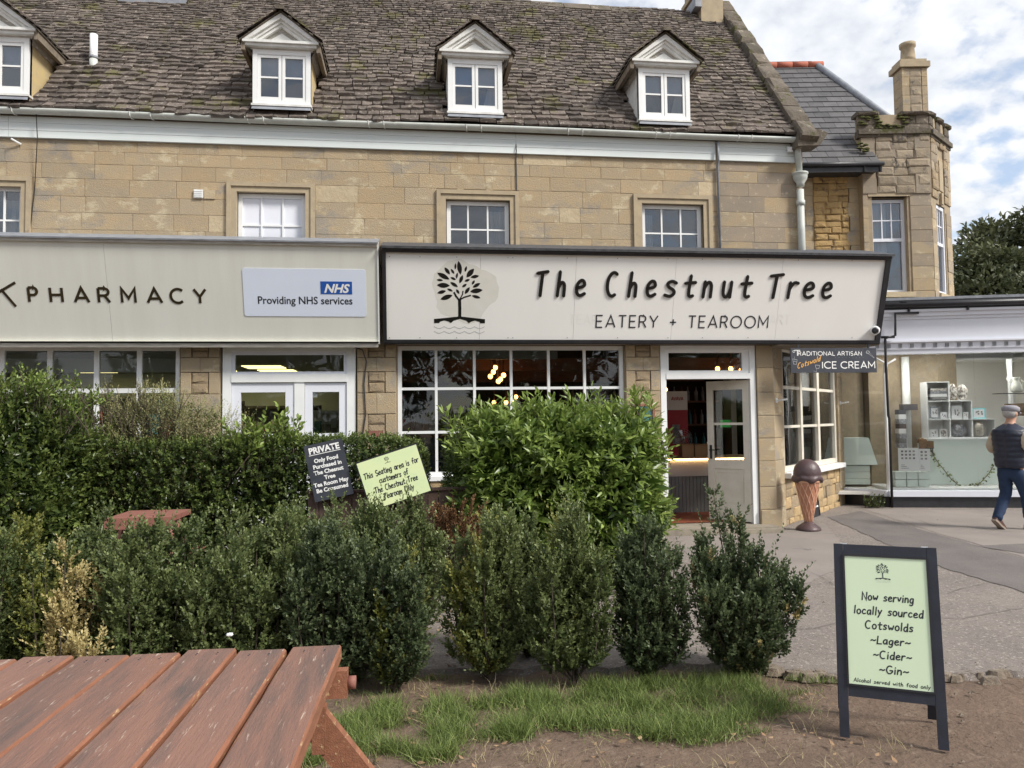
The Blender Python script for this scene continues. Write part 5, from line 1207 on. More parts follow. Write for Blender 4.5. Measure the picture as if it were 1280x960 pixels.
# ================================================================== WHITE GIFT SHOP (turned 15 degrees)
SA = rad(-15); so_ = Vector((8.19, 12.43, 0)); shop = thing('gift_shop', 'white painted shop with big plate glass windows and black plinth', 'shop', so_, SA)
def sp_(px, py, off):                      # survey helper in the shop frame: pixel -> (s, z) on the plane `off` metres behind the glass
    Rm = RZ(-SA); d = Rm @ ray(px, py); o = Rm @ (CC-so_); t = (off-o.y)/d.y; return o.x+d.x*t, o.z+d.z*t
S1 = T(0, 0, 0) @ RZ(rad(-41)) @ T(-.807, 0, 0)
bx('plinth', 'black_paint', shop, 0.01, 4.2, -.03, .12, 0, .2); bx('plinth', 'black_paint', shop, -.6, .80, -.0, .1, 0, .2, S1)
bx('sill', 'white_cool', shop, -.02, 4.2, -.07, .12, .20, .30); bx('sill', 'white_cool', shop, -.6, .78, -.06, .1, .20, .30, S1)
for s0, s1 in ((.03, 1.46), (1.464, 2.95), (2.954, 4.1)): bx('pane', 'glass_dim', shop, s0, s1, .04, .046, .3, 2.66)
bx('pane', 'glass_dim', shop, -.6, .74, .04, .046, .3, 2.66, S1)
MB().tube([(.0, .04, .28), (.0, .04, 2.5)], .03, 10).build('post', 'white', shop, True); MB().tube([(-.0, .04, 2.30), (-.02, -.02, 2.52), (-.16, -.03, 2.60)], .018, 7).build('bracket', 'white', shop, True); MB().tube([(0, .04, 2.32), (.03, .0, 2.50), (.17, -.0, 2.58)], .018, 7).build('bracket', 'white', shop, True)
bx('window_head', 'white_cool', shop, -.9, 4.2, -.04, .14, 2.66, 2.74); bx('dentil_board', 'white_cool', shop, -.9, 4.2, -.06, .14, 2.741, 2.86)
db = MB(); s_ = -.55
while s_ < 4.1:
    for k in range(3): db.box(s_+k*.022, s_+k*.022+.009, -.072, -.061, 2.77, 2.84)
    s_ += .19
o = db.build('dentils', 'panel_grey', shop); o['kind'] = 'stuff'
bx('moulding', 'white_cool', shop, -.9, 4.2, -.11, .14, 2.861, 2.89); bx('fascia_board', 'white_cool', shop, -.9, 4.2, -.05, .14, 2.891, 3.26)
for z0, z1, p in ((3.261, 3.31, .08), (3.311, 3.38, .12), (3.381, 3.42, .17)): bx('cornice', 'white_cool', shop, -.9, 4.2, -p, .14, z0, z1)
MB().tube([(-1.1, -.20, 3.50), (4.2, -.20, 3.50)], .055, 10).build('gutter', 'black_gloss', shop, True); bx('gutter_board', 'black_gloss', shop, -1.1, 4.2, -.17, .1, 3.421, 3.58)
for s_ in (.35, 1.3, 2.3, 3.3): MB().tube([(s_, -.2, 3.44), (s_, -.19, 3.38)], .022, 6).build('gutter_bracket', 'black_gloss', shop)
MB().slab([(-1.3, -.16), (4.2, -.16), (4.2, .8), (-1.3, .8)], 3.585, 3.63).build('flat_roof', 'lead', shop)
MB().slab([(-1.3, 3.4), (4.2, 3.4), (4.2, 5), (-1.3, 5)], 3.585, 3.63).build('flat_roof', 'lead', shop)
for k in range(7): bx('added_rooflight_bar', 'white', shop, -1.3+k*.9, -1.25+k*.9, .8, 3.4, 3.59, 3.64)  # glazed roof opening added to let more daylight into the shop
for k in range(6): bx('added_rooflight_pane', 'glass_dim', shop, -1.25+k*.9, -.4+k*.9, .8, 3.4, 3.61, 3.616)  # glass of the added opening
MB().tube([(.52, -.16, 3.36), (.14, -.16, 3.36), (.13, -.15, 2.98), (-.03, -.13, 2.93), (-.035, -.13, 2.5), (-.02, -.12, 1.6), (-.0, -.10, 1.55), (.0, -.10, .02)], .022, 8).build('downpipe', 'black_gloss', shop, True)
MB().tube([(-.1, -.14, 2.955), (.12, -.14, 2.955)], .022, 8).build('downpipe', 'black_gloss', shop, True)
bx('roof_vent_box', 'black_gloss', shop, .2, .3, -.25, -.19, 3.545, 3.56)
# shop interior
rm = MB(); rm.box(-2.4, 4.2, 4.3, 4.4, 0, 3.58); rm.box(4.15, 4.2, .15, 4.3, 0, 3.58); rm.build('interior_wall', 'wall_gift', shop)
bx('shop_ceiling', 'wall_gift', shop, -2.4, 4.2, .15, .8, 2.75, 2.8); bx('shop_ceiling', 'wall_gift', shop, -2.4, 4.2, 3.4, 4.3, 2.75, 2.8); bx('shop_floor', 'warm_wall', shop, -2.0, 4.2, .15, 4.3, .22, .27)
bx('interior_wall', 'warm_wall', shop, -2.4, -2.3, 1.6, 4.3, 0, 2.8)
for px_, off in ((1133, 1.2), (1152, 2.0), (1096, 2.6)):
    c_ = sp_(px_, 500, off)[0]; MB().tube([(c_, off, .3), (c_, off, 2.7)], .07, 12).build('column', 'wall_gift', shop, True)
c_ = sp_(1262, 470, .9)[0]; MB().lathe([(.05, .27), (.04, .5), (.035, 2.2), (.06, 2.25), (.035, 2.3), (.05, 2.6)], 12, (c_, .9, 0)).build('column', 'white', shop, True)
for xx in (.3, 1.6, 2.9): bx('ceiling_light_or_fill', 'shop_fill_light', shop, xx, xx+.5, .45, .7, 2.735, 2.749)  # added glowing panels that brighten the front of the shop interior
for xx in (-1.4, .2, 1.8): bx('ceiling_light_or_fill', 'shop_fill_light', shop, xx, xx+.5, 3.5, 3.75, 2.735, 2.749)  # second row of added fill panels, brightening the back of the shop
bx('display_floor', 'wall_gift', shop, .05, 4.1, .12, 1.1, .27, .33)
def itembox(name, label, cat, m, px0, px1, py0, py1, off, dep, group=None, extra=None):
    a = sp_(px0, py1, off); b = sp_(px1, py0, off); w3 = RZ(SA) @ Vector((a[0], off, 0))+so_
    e = thing(name, label, cat, (w3.x, w3.y, a[1]), SA, group); wd, hh = b[0]-a[0], b[1]-a[1]
    if extra: extra(e, wd, hh)
    else: bx('body', m, e, 0, wd, 0, dep, 0, hh)
    return e
OFF = .75; DP = .30
def shelfx(e, wd, hh):
    c = wd/3; r1, r2 = hh*.327, hh*.66; t_ = .016
    for z, n in ((0, 3), (r1, 3), (r2, 2), (hh, 1)): bx('shelf', 'white', e, 0, c*n+t_, 0, DP, z, z+t_)
    for k, h_ in ((0, hh), (1, hh), (2, r2), (3, r1)): bx('upright', 'white', e, c*k, c*k+t_, .002, DP-.002, t_, h_)
    bx('back_panel', 'wall_gift', e, 0, c*3, DP, DP+.01, 0, r1); bx('back_panel', 'wall_gift', e, 0, c*2, DP, DP+.01, r1+.001, r2); bx('back_panel', 'wall_gift', e, 0, c, DP, DP+.01, r2+.001, hh)
shelf = itembox('display_shelf', 'stepped white cube shelving full of gifts in the shop window', 'shelf', 'white', 1160.5, 1241, 477, 548, OFF, DP, extra=shelfx)
def cabx(e, wd, hh):
    bx('cabinet_front', 'pale_green', e, 0, wd, 0, .02, 0.06, hh); bx('cabinet_top', 'white', e, -.01, wd+.01, -.01, .5, hh, hh+.02); bx('cabinet_side', 'white', e, -.012, 0, .021, .45, .06, hh)
    for x in (.04, wd-.08): bx('leg', 'white', e, x, x+.04, .03, .07, 0, .06)
itembox('display_cabinet', 'low pale cabinet front under the white cube shelves', 'cabinet', 'pale_green', 1162, 1248, 549, 610, OFF-.05, .4, extra=cabx)
def ball(e, m, cx_, cy_, cz_, r, sc=(1, 1, 1), nz=.1, name='body', rng_=random.Random(9)):
    me = bmesh.new(); bmesh.ops.create_icosphere(me, subdivisions=3, radius=1)
    for v in me.verts: k = 1+rng_.uniform(-nz, nz); v.co = Vector((cx_+v.co.x*r*sc[0]*k, cy_+v.co.y*r*sc[1]*k, cz_+v.co.z*r*sc[2]*k))
    d = bpy.data.meshes.new(name); me.to_mesh(d); me.free(); d.materials.append(M[m]); [setattr(p, 'use_smooth', True) for p in d.polygons]; return link(name, d, e)
def sheep(m):
    def f(e, wd, hh): ball(e, m, wd/2, .12, hh*.48, hh*.5, (wd/hh*.95, .8, 1), .07); ball(e, m, wd*.35, .02, hh*.65, hh*.22, (1, .8, 1.1), .06, 'head')
    return f
itembox('toy_sheep', 'grey woolly sheep cushion in the middle bottom cube of the shelf', 'cushion', '', 1190, 1212, 529, 547.5, OFF+.02, .2, extra=sheep('wool_grey'))
itembox('toy_sheep', 'cream woolly sheep in the right bottom cube of the shelf', 'cushion', '', 1217, 1234, 526, 547.5, OFF+.02, .2, extra=sheep('wool'))
def cush(e, wd, hh): ball(e, 'floral', wd/2, .1, hh/2, hh*.55, (wd/hh*.95, .45, 1), .02)
itembox('floral_cushion', 'floral cushion on the left of the pair on the second shelf step', 'cushion', '', 1188.5, 1199, 480, 499, OFF+.03, .2, 'floral cushions', cush)
itembox('floral_cushion', 'floral cushion on the right of the pair on the second shelf step', 'cushion', '', 1199.5, 1212, 481, 499, OFF+.03, .2, 'floral cushions', cush)
def pic(m1, m2='paper'):
    def f(e, wd, hh):
        bx('frame', m1, e, 0, wd, 0, .012, 0, hh); bx('print', m2, e, wd*.12, wd*.88, -.003, -.0005, hh*.12, hh*.88)
        mb = MB(); r = random.Random(int(wd*1e5))
        for k in range(7): x = r.uniform(.2, .7)*wd; z = r.uniform(.2, .7)*hh; mb.box(x, x+wd*.12, -.0045, -.0035, z, z+hh*.14)
        mb.build('print_marks', 'grey_stuff', e)
    return f
itembox('framed_print', 'dark framed print in the left middle cube of the shelf', 'picture', '', 1163, 1173, 508, 523.5, OFF+.05, .1, 'framed prints on the shelving', pic('wool_grey'))
itembox('framed_print', 'white framed print in the centre cube of the shelf', 'picture', '', 1190, 1202, 507, 523.5, OFF+.05, .1, 'framed prints on the shelving', pic('white'))
itembox('framed_print', 'small framed print beside the larger one in the left middle cube', 'picture', '', 1176, 1184, 515, 523.5, OFF+.05, .1, 'framed prints on the shelving', pic('white'))
itembox('framed_print', 'small framed print at the right of the centre cube', 'picture', '', 1204, 1210, 515, 523.5, OFF+.05, .1, 'framed prints on the shelving', pic('white'))
itembox('framed_print', 'left of two small prints in the bottom left cube', 'picture', '', 1163, 1172, 537, 547.3, OFF+.05, .1, 'framed prints on the shelving', pic('white'))
itembox('framed_print', 'right of two small prints in the bottom left cube', 'picture', '', 1175, 1184, 536, 547.3, OFF+.05, .1, 'framed prints on the shelving', pic('white', 'floral'))
itembox('gift_sign', 'aqua square sign standing on the lowest step of the white shelving', 'sign', '', 1215.5, 1232, 510, 523.5, OFF+.05, .1, extra=pic('aqua'))
def pile(e, wd, hh):
    for k in range(4): bx('towel', ['grey_stuff', 'paper', 'wool_grey', 'floral'][k], e, random.uniform(0, .02), wd-random.uniform(0, .02), 0, .22, hh*k/4, hh*(k+.92)/4)
itembox('towel_pile', 'folded patterned towels in the top cube of the shelf', 'towels', '', 1163, 1185, 485, 499.5, OFF+.03, .2, extra=pile)
def notice(n):
    def f(e, wd, hh):
        bx('sheet', 'paper', e, 0, wd, 0, .006, 0, hh); mb = MB()
        for r in range(3):
            for c in range(n): mb.box(wd*(.14+c*.76/n), wd*(.14+c*.76/n)+wd*.42/n, -.002, -.0008, hh*(.82-.15*r), hh*(.90-.15*r))
        for r in range(3): mb.box(wd*.12, wd*(.5-.1*r), -.002, -.0008, hh*(.12+.07*r), hh*(.14+.07*r))
        mb.build('print_marks', 'grey_stuff', e)
    return f
itembox('notice', 'larger white notice with rows of small prints low in the shop window', 'notice', '', 1123.5, 1148, 560, 589, .25, .01, extra=notice(4))
itembox('notice', 'narrow white notice to the right of the larger one in the shop window', 'notice', '', 1149.5, 1162, 561, 589, .25, .01, extra=notice(2))
def bricks(e, wd, hh):
    for r in range(2):
        for c in range(3): bx('crate', 'pale_green', e, wd*c/3+.008, wd*(c+1)/3-.008, 0, .3, hh*r/2+.006, hh*(r+1)/2-.006)
itembox('gift_boxes', 'stack of pale green grey boxes beneath the notices', 'boxes', '', 1119, 1162, 589.5, 609, .28, .3, extra=bricks)
def drift(e, wd, hh): bx('crate_front', 'basket', e, 0, wd, 0, .02, 0, hh*.8); bx('crate_side', 'basket', e, wd-.02, wd, .021, .2, 0, hh*.8); ball(e, 'basket', wd*.35, .1, hh*.8, hh*.3, (1.6, 1, 1), .2, 'driftwood')
itembox('wooden_box', 'small brown wooden box on the left end of the pale cabinet', 'box', '', 1149, 1167, 549, 561, .5, .2, extra=drift)
def lant(e, wd, hh):
    for x in (0, wd-.012): bx('upright', 'black_gloss', e, x, x+.012, 0, .012, 0, hh); bx('upright', 'black_gloss', e, x, x+.012, wd-.012, wd, 0, hh)
    bx('base', 'black_gloss', e, -.005, wd+.005, -.005, wd+.005, -.01, 0); bx('lid', 'black_gloss', e, -.005, wd+.005, -.005, wd+.005, hh, hh+.012); bx('candle', 'ceramic', e, wd*.3, wd*.7, wd*.3, wd*.7, 0, hh*.5)
itembox('lantern', 'little black lantern hanging at the left corner of the pale cabinet', 'lantern', '', 1159.5, 1166.5, 561, 569, .4, .1, extra=lant)
def books(e, wd, hh):
    for k in range(8): bx('book', random.choice(['grey_stuff', 'paper', 'pharm_dark', 'wool_grey']), e, random.uniform(0, wd*.15), wd-random.uniform(0, wd*.15), 0, .2, hh*k/8+.002, hh*(k+1)/8)
itembox('book_stack', 'tall stack of books between the white columns in the gift shop', 'books', '', 1124, 1133, 512, 560, .9, .2, extra=books)
itembox('slate_box', 'dark box on top of the books by the left shop column', 'box', 'pharm_dark', 1129, 1147, 505, 513, .9, .2)
itembox('gift_stand', 'dim stand of cards at the back between the shop columns', 'display stand', '', 1086, 1106, 500, 560, 2.3, .3, extra=books)
itembox('gift_stand', 'crowded dark shelf of gifts behind the corner pane', 'display stand', '', 1060, 1083, 512, 560, 2.6, .3, extra=books)
def counter(e, wd, hh):
    MB().prism([(0.03, hh*.42), (wd, hh*.42), (wd*.78, hh), (wd*.1, hh)], 0, .5).build('hood', 'pale_green', e)
    for k in range(3): bx('drawer', 'pale_green', e, .05, wd*.8, .03, .5, hh*.135*k+.004, hh*.135*(k+1)-.004)
itembox('gift_counter', 'sage green counter with sloping top behind the corner pane', 'counter', '', 1052, 1096, 547, 606, 1.0, .5, extra=counter)
# jug on a glass shelf, basket beneath
def jug(e, wd, hh): MB().lathe([(wd*.38, 0), (wd*.48, hh*.1), (wd*.42, hh*.5), (wd*.26, hh*.72), (wd*.24, hh*.85), (wd*.34, hh), (wd*.28, hh)], 18, (wd/2, wd/2, 0)).build('body', 'ceramic', e, True); MB().tube([(wd*.85, wd/2, hh*.3), (wd*1.08, wd/2, hh*.45), (wd*1.02, wd/2, hh*.75), (wd*.75, wd/2, hh*.85)], .008, 6).build('handle', 'ceramic', e, True)
itembox('jug', 'cream pottery jug on the dark glass shelf at the right of the window', 'jug', '', 1267, 1281, 471, 490, .35, .1, extra=jug)
itembox('window_shelf', 'thin dark glass shelf hung in the window under the jug', 'shelf', 'black_gloss', 1249, 1330, 490.3, 492.3, .3, .25)
def bask(e, wd, hh): MB().lathe([(wd*.40, 0), (wd*.5, hh*.5), (wd*.5, hh), (wd*.46, hh), (wd*.44, hh*.3)], 16, (wd/2, wd/2, 0)).build('body', 'basket', e, True)
itembox('basket', 'wicker basket below the hanging shelf behind the man in the cap', 'basket', '', 1264, 1292, 504, 520, .35, .2, extra=bask)
# ivy garland on the cabinet
gp = [(1163, 560), (1168, 572), (1178, 585), (1190, 600), (1202, 609), (1214, 609), (1226, 603), (1236, 592), (1242, 582)]
g3 = [Vector((*[(RZ(SA) @ Vector((sp_(x, y, .60)[0], .60, 0))+so_)[i] for i in (0, 1)], sp_(x, y, .60)[1])) for x, y in gp]
ga = thing('ivy_garland', 'yellow green ivy garland swagged across the pale cabinet', 'garland', g3[0]); MB(T(*(-g3[0]))).tube(g3, .008, 5).build('stem', 'bark', ga)
B = []
for a, b in zip(g3[:-1], g3[1:]):
    for k in range(16): B.append(list(a.lerp(b, random.random())-g3[0]))
B = np.array(B)+rng.normal(size=(len(B), 3))*.02; D = rng.normal(size=B.shape); D[:, 1] -= .6
leaves('leaf_cluster', 'leaf_ivy', ga, B, D, rng.uniform(.03, .06, len(B)), rng.uniform(.03, .05, len(B)), rng.uniform(0, 1, len(B)))
def pend(x, y, z, zt, label, r=.035, grp='filament bulbs hanging in the cafe', cord='beam'):
    e = thing('pendant_light', label, 'lamp', (x, y, z), 0, grp)
    MB().tube([(0, 0, r+.05), (0, 0, zt-z)], .008 if cord == 'black_gloss' else .012, 5).build('cord', cord, e); MB().tube([(0, 0, r*.6), (0, 0, r+.06)], r*.5, 8).build('socket', 'beam', e)
    ball(e, 'bulb', 0, 0, 0, r, (1, 1, 1.1), 0, 'bulb')
# cafe bulbs, placed 1.6 m behind the window
lb = [(619, 459.5, 'highest bulb of the upper cluster seen through the cafe window'), (616.5, 465, 'second bulb of the upper cluster, just below the highest'), (613, 470.5, 'lowest left bulb of the upper cluster in the cafe window'), (629.5, 469, 'right-hand bulb of the upper cluster in the cafe window'), (625.5, 474, 'bulb low in the middle right of the upper cluster'), (623, 476.5, 'lowest bulb of the upper cluster in the cafe window'),
      (617.5, 503, 'left bulb of the lower row seen through the cafe window'), (632.5, 503, 'middle bulb of the lower row, beside the white glazing bar'), (645, 496, 'small higher bulb at the right of the lower row'), (642.5, 502.5, 'small bulb just right of the middle glazing bar')]
for k, (x, y, l) in enumerate(lb):
    Yd = WY+(1.5 if k < 6 else 2.6); q = wallpt(x, y, Yd); pend(q[0], Yd, q[1], 2.72, l, .036 if k < 6 else .034)
for k, (x, y, l) in enumerate([(897, 461, 'left of the three bulbs seen through the fanlight over the cafe door'), (913.5, 461, 'middle one of three bulbs seen through the fanlight over the cafe door'), (926.5, 463, 'rightmost bulb in the fanlight over the cafe door, half behind the frame'), (831.5, 487, 'single bulb just inside the left of the cafe doorway')]):
    Yd = WY+1.3+.2*k; q = wallpt(x, y, Yd); pend(q[0], Yd, q[1], 2.72, l, .036)
q = sp_(1058, 482, 2.9)
for k, (dx, dz) in enumerate([(-.10, 0), (.02, .05), (.12, -.02)]):
    w3 = RZ(SA) @ Vector((q[0]+dx, 2.9, 0))+so_; pend(w3.x, w3.y, q[1]+dz, 2.65, ['left', 'middle', 'right'][k]+' candle bulb of the warm chandelier behind the gift shop corner pane', .03, 'chandelier bulbs in the gift shop', 'black_gloss')

# ================================================================== CAFE INTERIOR
def cz_(px, py, off): return wallpt(px, py, WY+off)
a = cz_(838, 572, 1.5); b = cz_(945, 577, 1.5)
ct = thing('cafe_counter', 'grey panelled cafe counter with a lit strip under its top', 'counter', (a[0], WY+1.5, .1)); Lc = 1.45; ht = a[1]-.1
bx('worktop', 'card', ct, -.1, Lc, -.06, .6, ht-.02, ht); bx('light_strip', 'strip', ct, -.1, Lc, -.045, -.03, ht-.045, ht-.022); bx('upper_panel', 'top_grey', ct, -.05, Lc, -.02, .02, ht-.30, ht-.05)
for k in range(25): bx('board', 'panel_grey', ct, -.05+k*.06, -.05+k*.06+.054, 0, .03, .0, ht-.302)
# things on the counter
def onc(px0, px1, py0, py1, off=1.55): a = cz_(px0, py1, off); b = cz_(px1, py0, off); return a[0], b[0], ht+.1, max(b[1], ht+.1+.05), WY+off
x0, x1, z0, z1, Y_ = onc(852, 867, 554, 568)
for (p0, p1, l) in ((853, 867, 'left cardboard box on the cafe counter beneath the fan'), (869, 884, 'right cardboard box on the cafe counter beside the spray bottle')):
    x0, x1, z0, z1, Y_ = onc(p0, p1, 555, 568); e = thing('cardboard_box', l, 'box', (x0, Y_, z0)); bx('box_body', 'card', e, 0, x1-x0, 0, .18, 0, z1-z0); bx('flap', 'card', e, .0, x1-x0, -.05, 0, z1-z0+.001, z1-z0+.006)
x0, x1, z0, z1, Y_ = onc(885, 890, 543, 568); e = thing('spray_bottle', 'white spray bottle on the cafe counter by the open door', 'bottle', ((x0+x1)/2, Y_, z0)); hh = .27
MB().lathe([(.035, 0), (.038, .02), (.036, .13), (.014, .18), (.014, .2)], 14).build('bottle_body', 'white', e, True); MB().prism([(-.045, .2), (.02, .2), (.025, .235), (-.05, .24)], -.012, .012).build('trigger_head', 'white', e)
x0, x1, z0, z1, Y_ = onc(845, 866, 534, 556, 1.8); e = thing('desk_fan', 'chrome desk fan behind the boxes on the cafe counter', 'fan', (x0+.12, Y_, z0)); zc_ = .30; R_ = .15
mb = MB()
for rr in (.15, .115, .08, .04): mb.tube([(rr*math.cos(t), -.02-.03*(1-rr/.15), zc_+rr*math.sin(t)) for t in np.linspace(0, 2*PI, 22)], .003, 4)
for k in range(18): t = 2*PI*k/18; mb.tube([(.03*math.cos(t), -.05, zc_+.03*math.sin(t)), (.15*math.cos(t), -.02, zc_+.15*math.sin(t))], .002, 4)
mb.build('grille', 'steel', e)
for k in range(4): t = 2*PI*k/4+.3; MB().add([(0, 0, zc_), (.13*math.cos(t-.3), .02, zc_+.13*math.sin(t-.3)), (.14*math.cos(t+.25), -.01, zc_+.14*math.sin(t+.25))], [(0, 1, 2)]).build('blade', 'steel', e)
MB().lathe([(.07, 0), (.07, .02), (.015, .03), (.015, .25)], 12).build('stand', 'steel', e, True); ball(e, 'steel', 0, .04, zc_, .05, (1, 1.2, 1), 0, 'motor')
# banner
a = cz_(829, 560, 3.0); b = cz_(859, 489, 3.0); e = thing('banner', 'red roller banner with a white heading inside the cafe doorway', 'banner', (a[0], WY+3.0, .1)); wd = b[0]-a[0]; hb = b[1]-.1
bx('banner_sheet', 'red_print', e, 0, wd, 0, .01, .0, hb-.34); bx('banner_heading', 'paper', e, 0, wd, 0, .01, hb-.338, hb); MB().slab(arc(wd*.1, hb-.17, .10, .10, 0, 345, 15), -.012, -.002, RX(PI/2) @ SC(1, 1, 1)).build('roundel', 'red_print', e)
btext('AVAVA', .13, 'red_print', e, basis((wd*.32, -.003, hb-.16), (1, 0, 0), (0, 0, 1)), 'lettering', sx=.8) if False else None
mb, L = text('AVAVA', SANS, .055, .1, .012, 0, 0, caps=False, x=wd*.36, y=hb-.16); put(mb, 'lettering', 'red_print', e, basis((0, -.003, 0), (1, 0, 0), (0, 0, 1)))
bx('picture', 'grey_stuff', e, wd*.38, wd*.68, -.004, -.001, hb-.95, hb-.6)
# exit light
a = cz_(901, 534, 3.2); b = cz_(913, 525, 3.2); e = thing('till_screen', 'small green lit screen behind the cafe door glass', 'screen', (a[0], WY+3.2, a[1])); bx('display', 'exit_green', e, 0, b[0]-a[0], 0, .02, 0, b[1]-a[1]); bx('casing', 'black_gloss', e, -.02, b[0]-a[0]+.02, .021, .08, -.02, b[1]-a[1]+.02)
# back bar bottles
e0_ = thing('back_bar', 'dark back bar shelves behind the cafe counter', 'shelving', (4.3, WY+3.9, .1))
for z in (.9, 1.35, 1.8): bx('shelf', 'beam', e0_, -1.5, 1.6, 0, .3, z, z+.03)
mb = MB()
for z in (.93, 1.38, 1.83):
    for k in range(22): mb.cm = random.randrange(3); mb.lathe([(.035, 0), (.036, .17), (.013, .22), (.013, .28)], 7, (-1.4+k*.135+random.uniform(-.02, .02), .12, z))
o = mb.build('bottles', ['grey_stuff', 'beam', 'teal'], e0_); o['kind'] = 'stuff'
# cups, coffee machine behind the window
a = cz_(495, 535, .45); bx_ = thing('window_counter', 'dark counter running behind the cafe window', 'counter', (0, WY+.45, .1)); bx('worktop', 'beam', bx_, -.1, 2.9, 0, .5, 1.27, 1.31); bx('front_panel', 'black_paint', bx_, -.1, 2.9, .03, .05, .0, 1.268)
for (px_, n, l) in ((540, 5, 'leftmost stack of grey takeaway cups behind the cafe window'), (559, 5, 'middle stack of grey takeaway cups behind the cafe window'), (570, 8, 'tallest stack of takeaway cups behind the cafe window')):
    x = cz_(px_, 530, .6)[0]; e = thing('cup_stack', l, 'cups', (x, WY+.6, 1.411), 0, 'stacks of takeaway cups in the cafe window')
    for k in range(n): MB().lathe([(.030, 0), (.042, .085), (.045, .088), (.045, .093), (.03, .093)], 12, (0, 0, k*.042)).build('cup', 'grey_stuff' if k % 2 else 'top_grey', e, True)
x = cz_(522, 530, .7)[0]; e = thing('coffee_grinder', 'dark rounded machine at the left end of the cafe window counter', 'machine', (x, WY+.72, 1.411)); MB().lathe([(.13, 0), (.13, .04), (.09, .06), (.09, .2), (.15, .28), (.16, .42), (.10, .50), (.0, .52)], 18).build('hopper', 'black_gloss', e, True); MB().tube([(-.05, -.12, .1), (-.05, -.12, .3)], .014, 6).build('spout', 'steel', e)
x = cz_(503, 525, .4)[0]; e = thing('flag', 'tiny red and white bunting hanging at the left of the cafe window', 'bunting', (x, WY+.2, 1.6)); MB().tube([(0, 0, .5), (0, 0, -.2)], .003, 4).build('string', 'white', e); MB().prism([(-.04, .02), (.04, .02), (.0, -.11)], 0, .004).build('pennant', 'red_print', e); MB().prism([(-.04, .17), (.04, .17), (.0, .04)], 0, .004).build('pennant', 'paper', e); MB().prism([(-.04, .36), (.04, .36), (.0, .23)], 0, .004).build('pennant', 'red_print', e)
# menu board and plaque on the pilasters
a = wallpt(795, 531, WY-.08); b = wallpt(818, 505, WY-.08); e = thing('menu_case', 'orange wooden framed menu case on the pilaster left of the cafe door', 'notice board', (a[0], WY-.06, a[1]-.12)); wd, hh = b[0]-a[0], b[1]-a[1]+.12
mb = MB(); mb.box(0, wd, -.04, 0, hh-.03, hh); mb.box(0, wd, -.04, 0, 0, .03); mb.box(0, .03, -.039, 0, .03, hh-.03); mb.box(wd-.03, wd, -.039, 0, .03, hh-.03); mb.build('frame', 'wood_red_side', e); bx('sheet', 'aqua', e, .03, wd-.03, -.015, -.01, .03, hh-.03); bx('pane', 'glass_dim', e, .03, wd-.03, -.03, -.027, .03, hh-.03)
a = wallpt(461, 548, WY-.06); b = wallpt(478, 539, WY-.06); e = thing('plaque', 'small burgundy plaque at the foot of the pilaster between the shops', 'plaque', (a[0], WY-.055, a[1])); bx('plate', 'wood_bench', e, 0, b[0]-a[0], -.02, 0, 0, b[1]-a[1]); bx('rim', 'beam', e, -.008, b[0]-a[0]+.008, -.004, .002, -.008, b[1]-a[1]+.008)

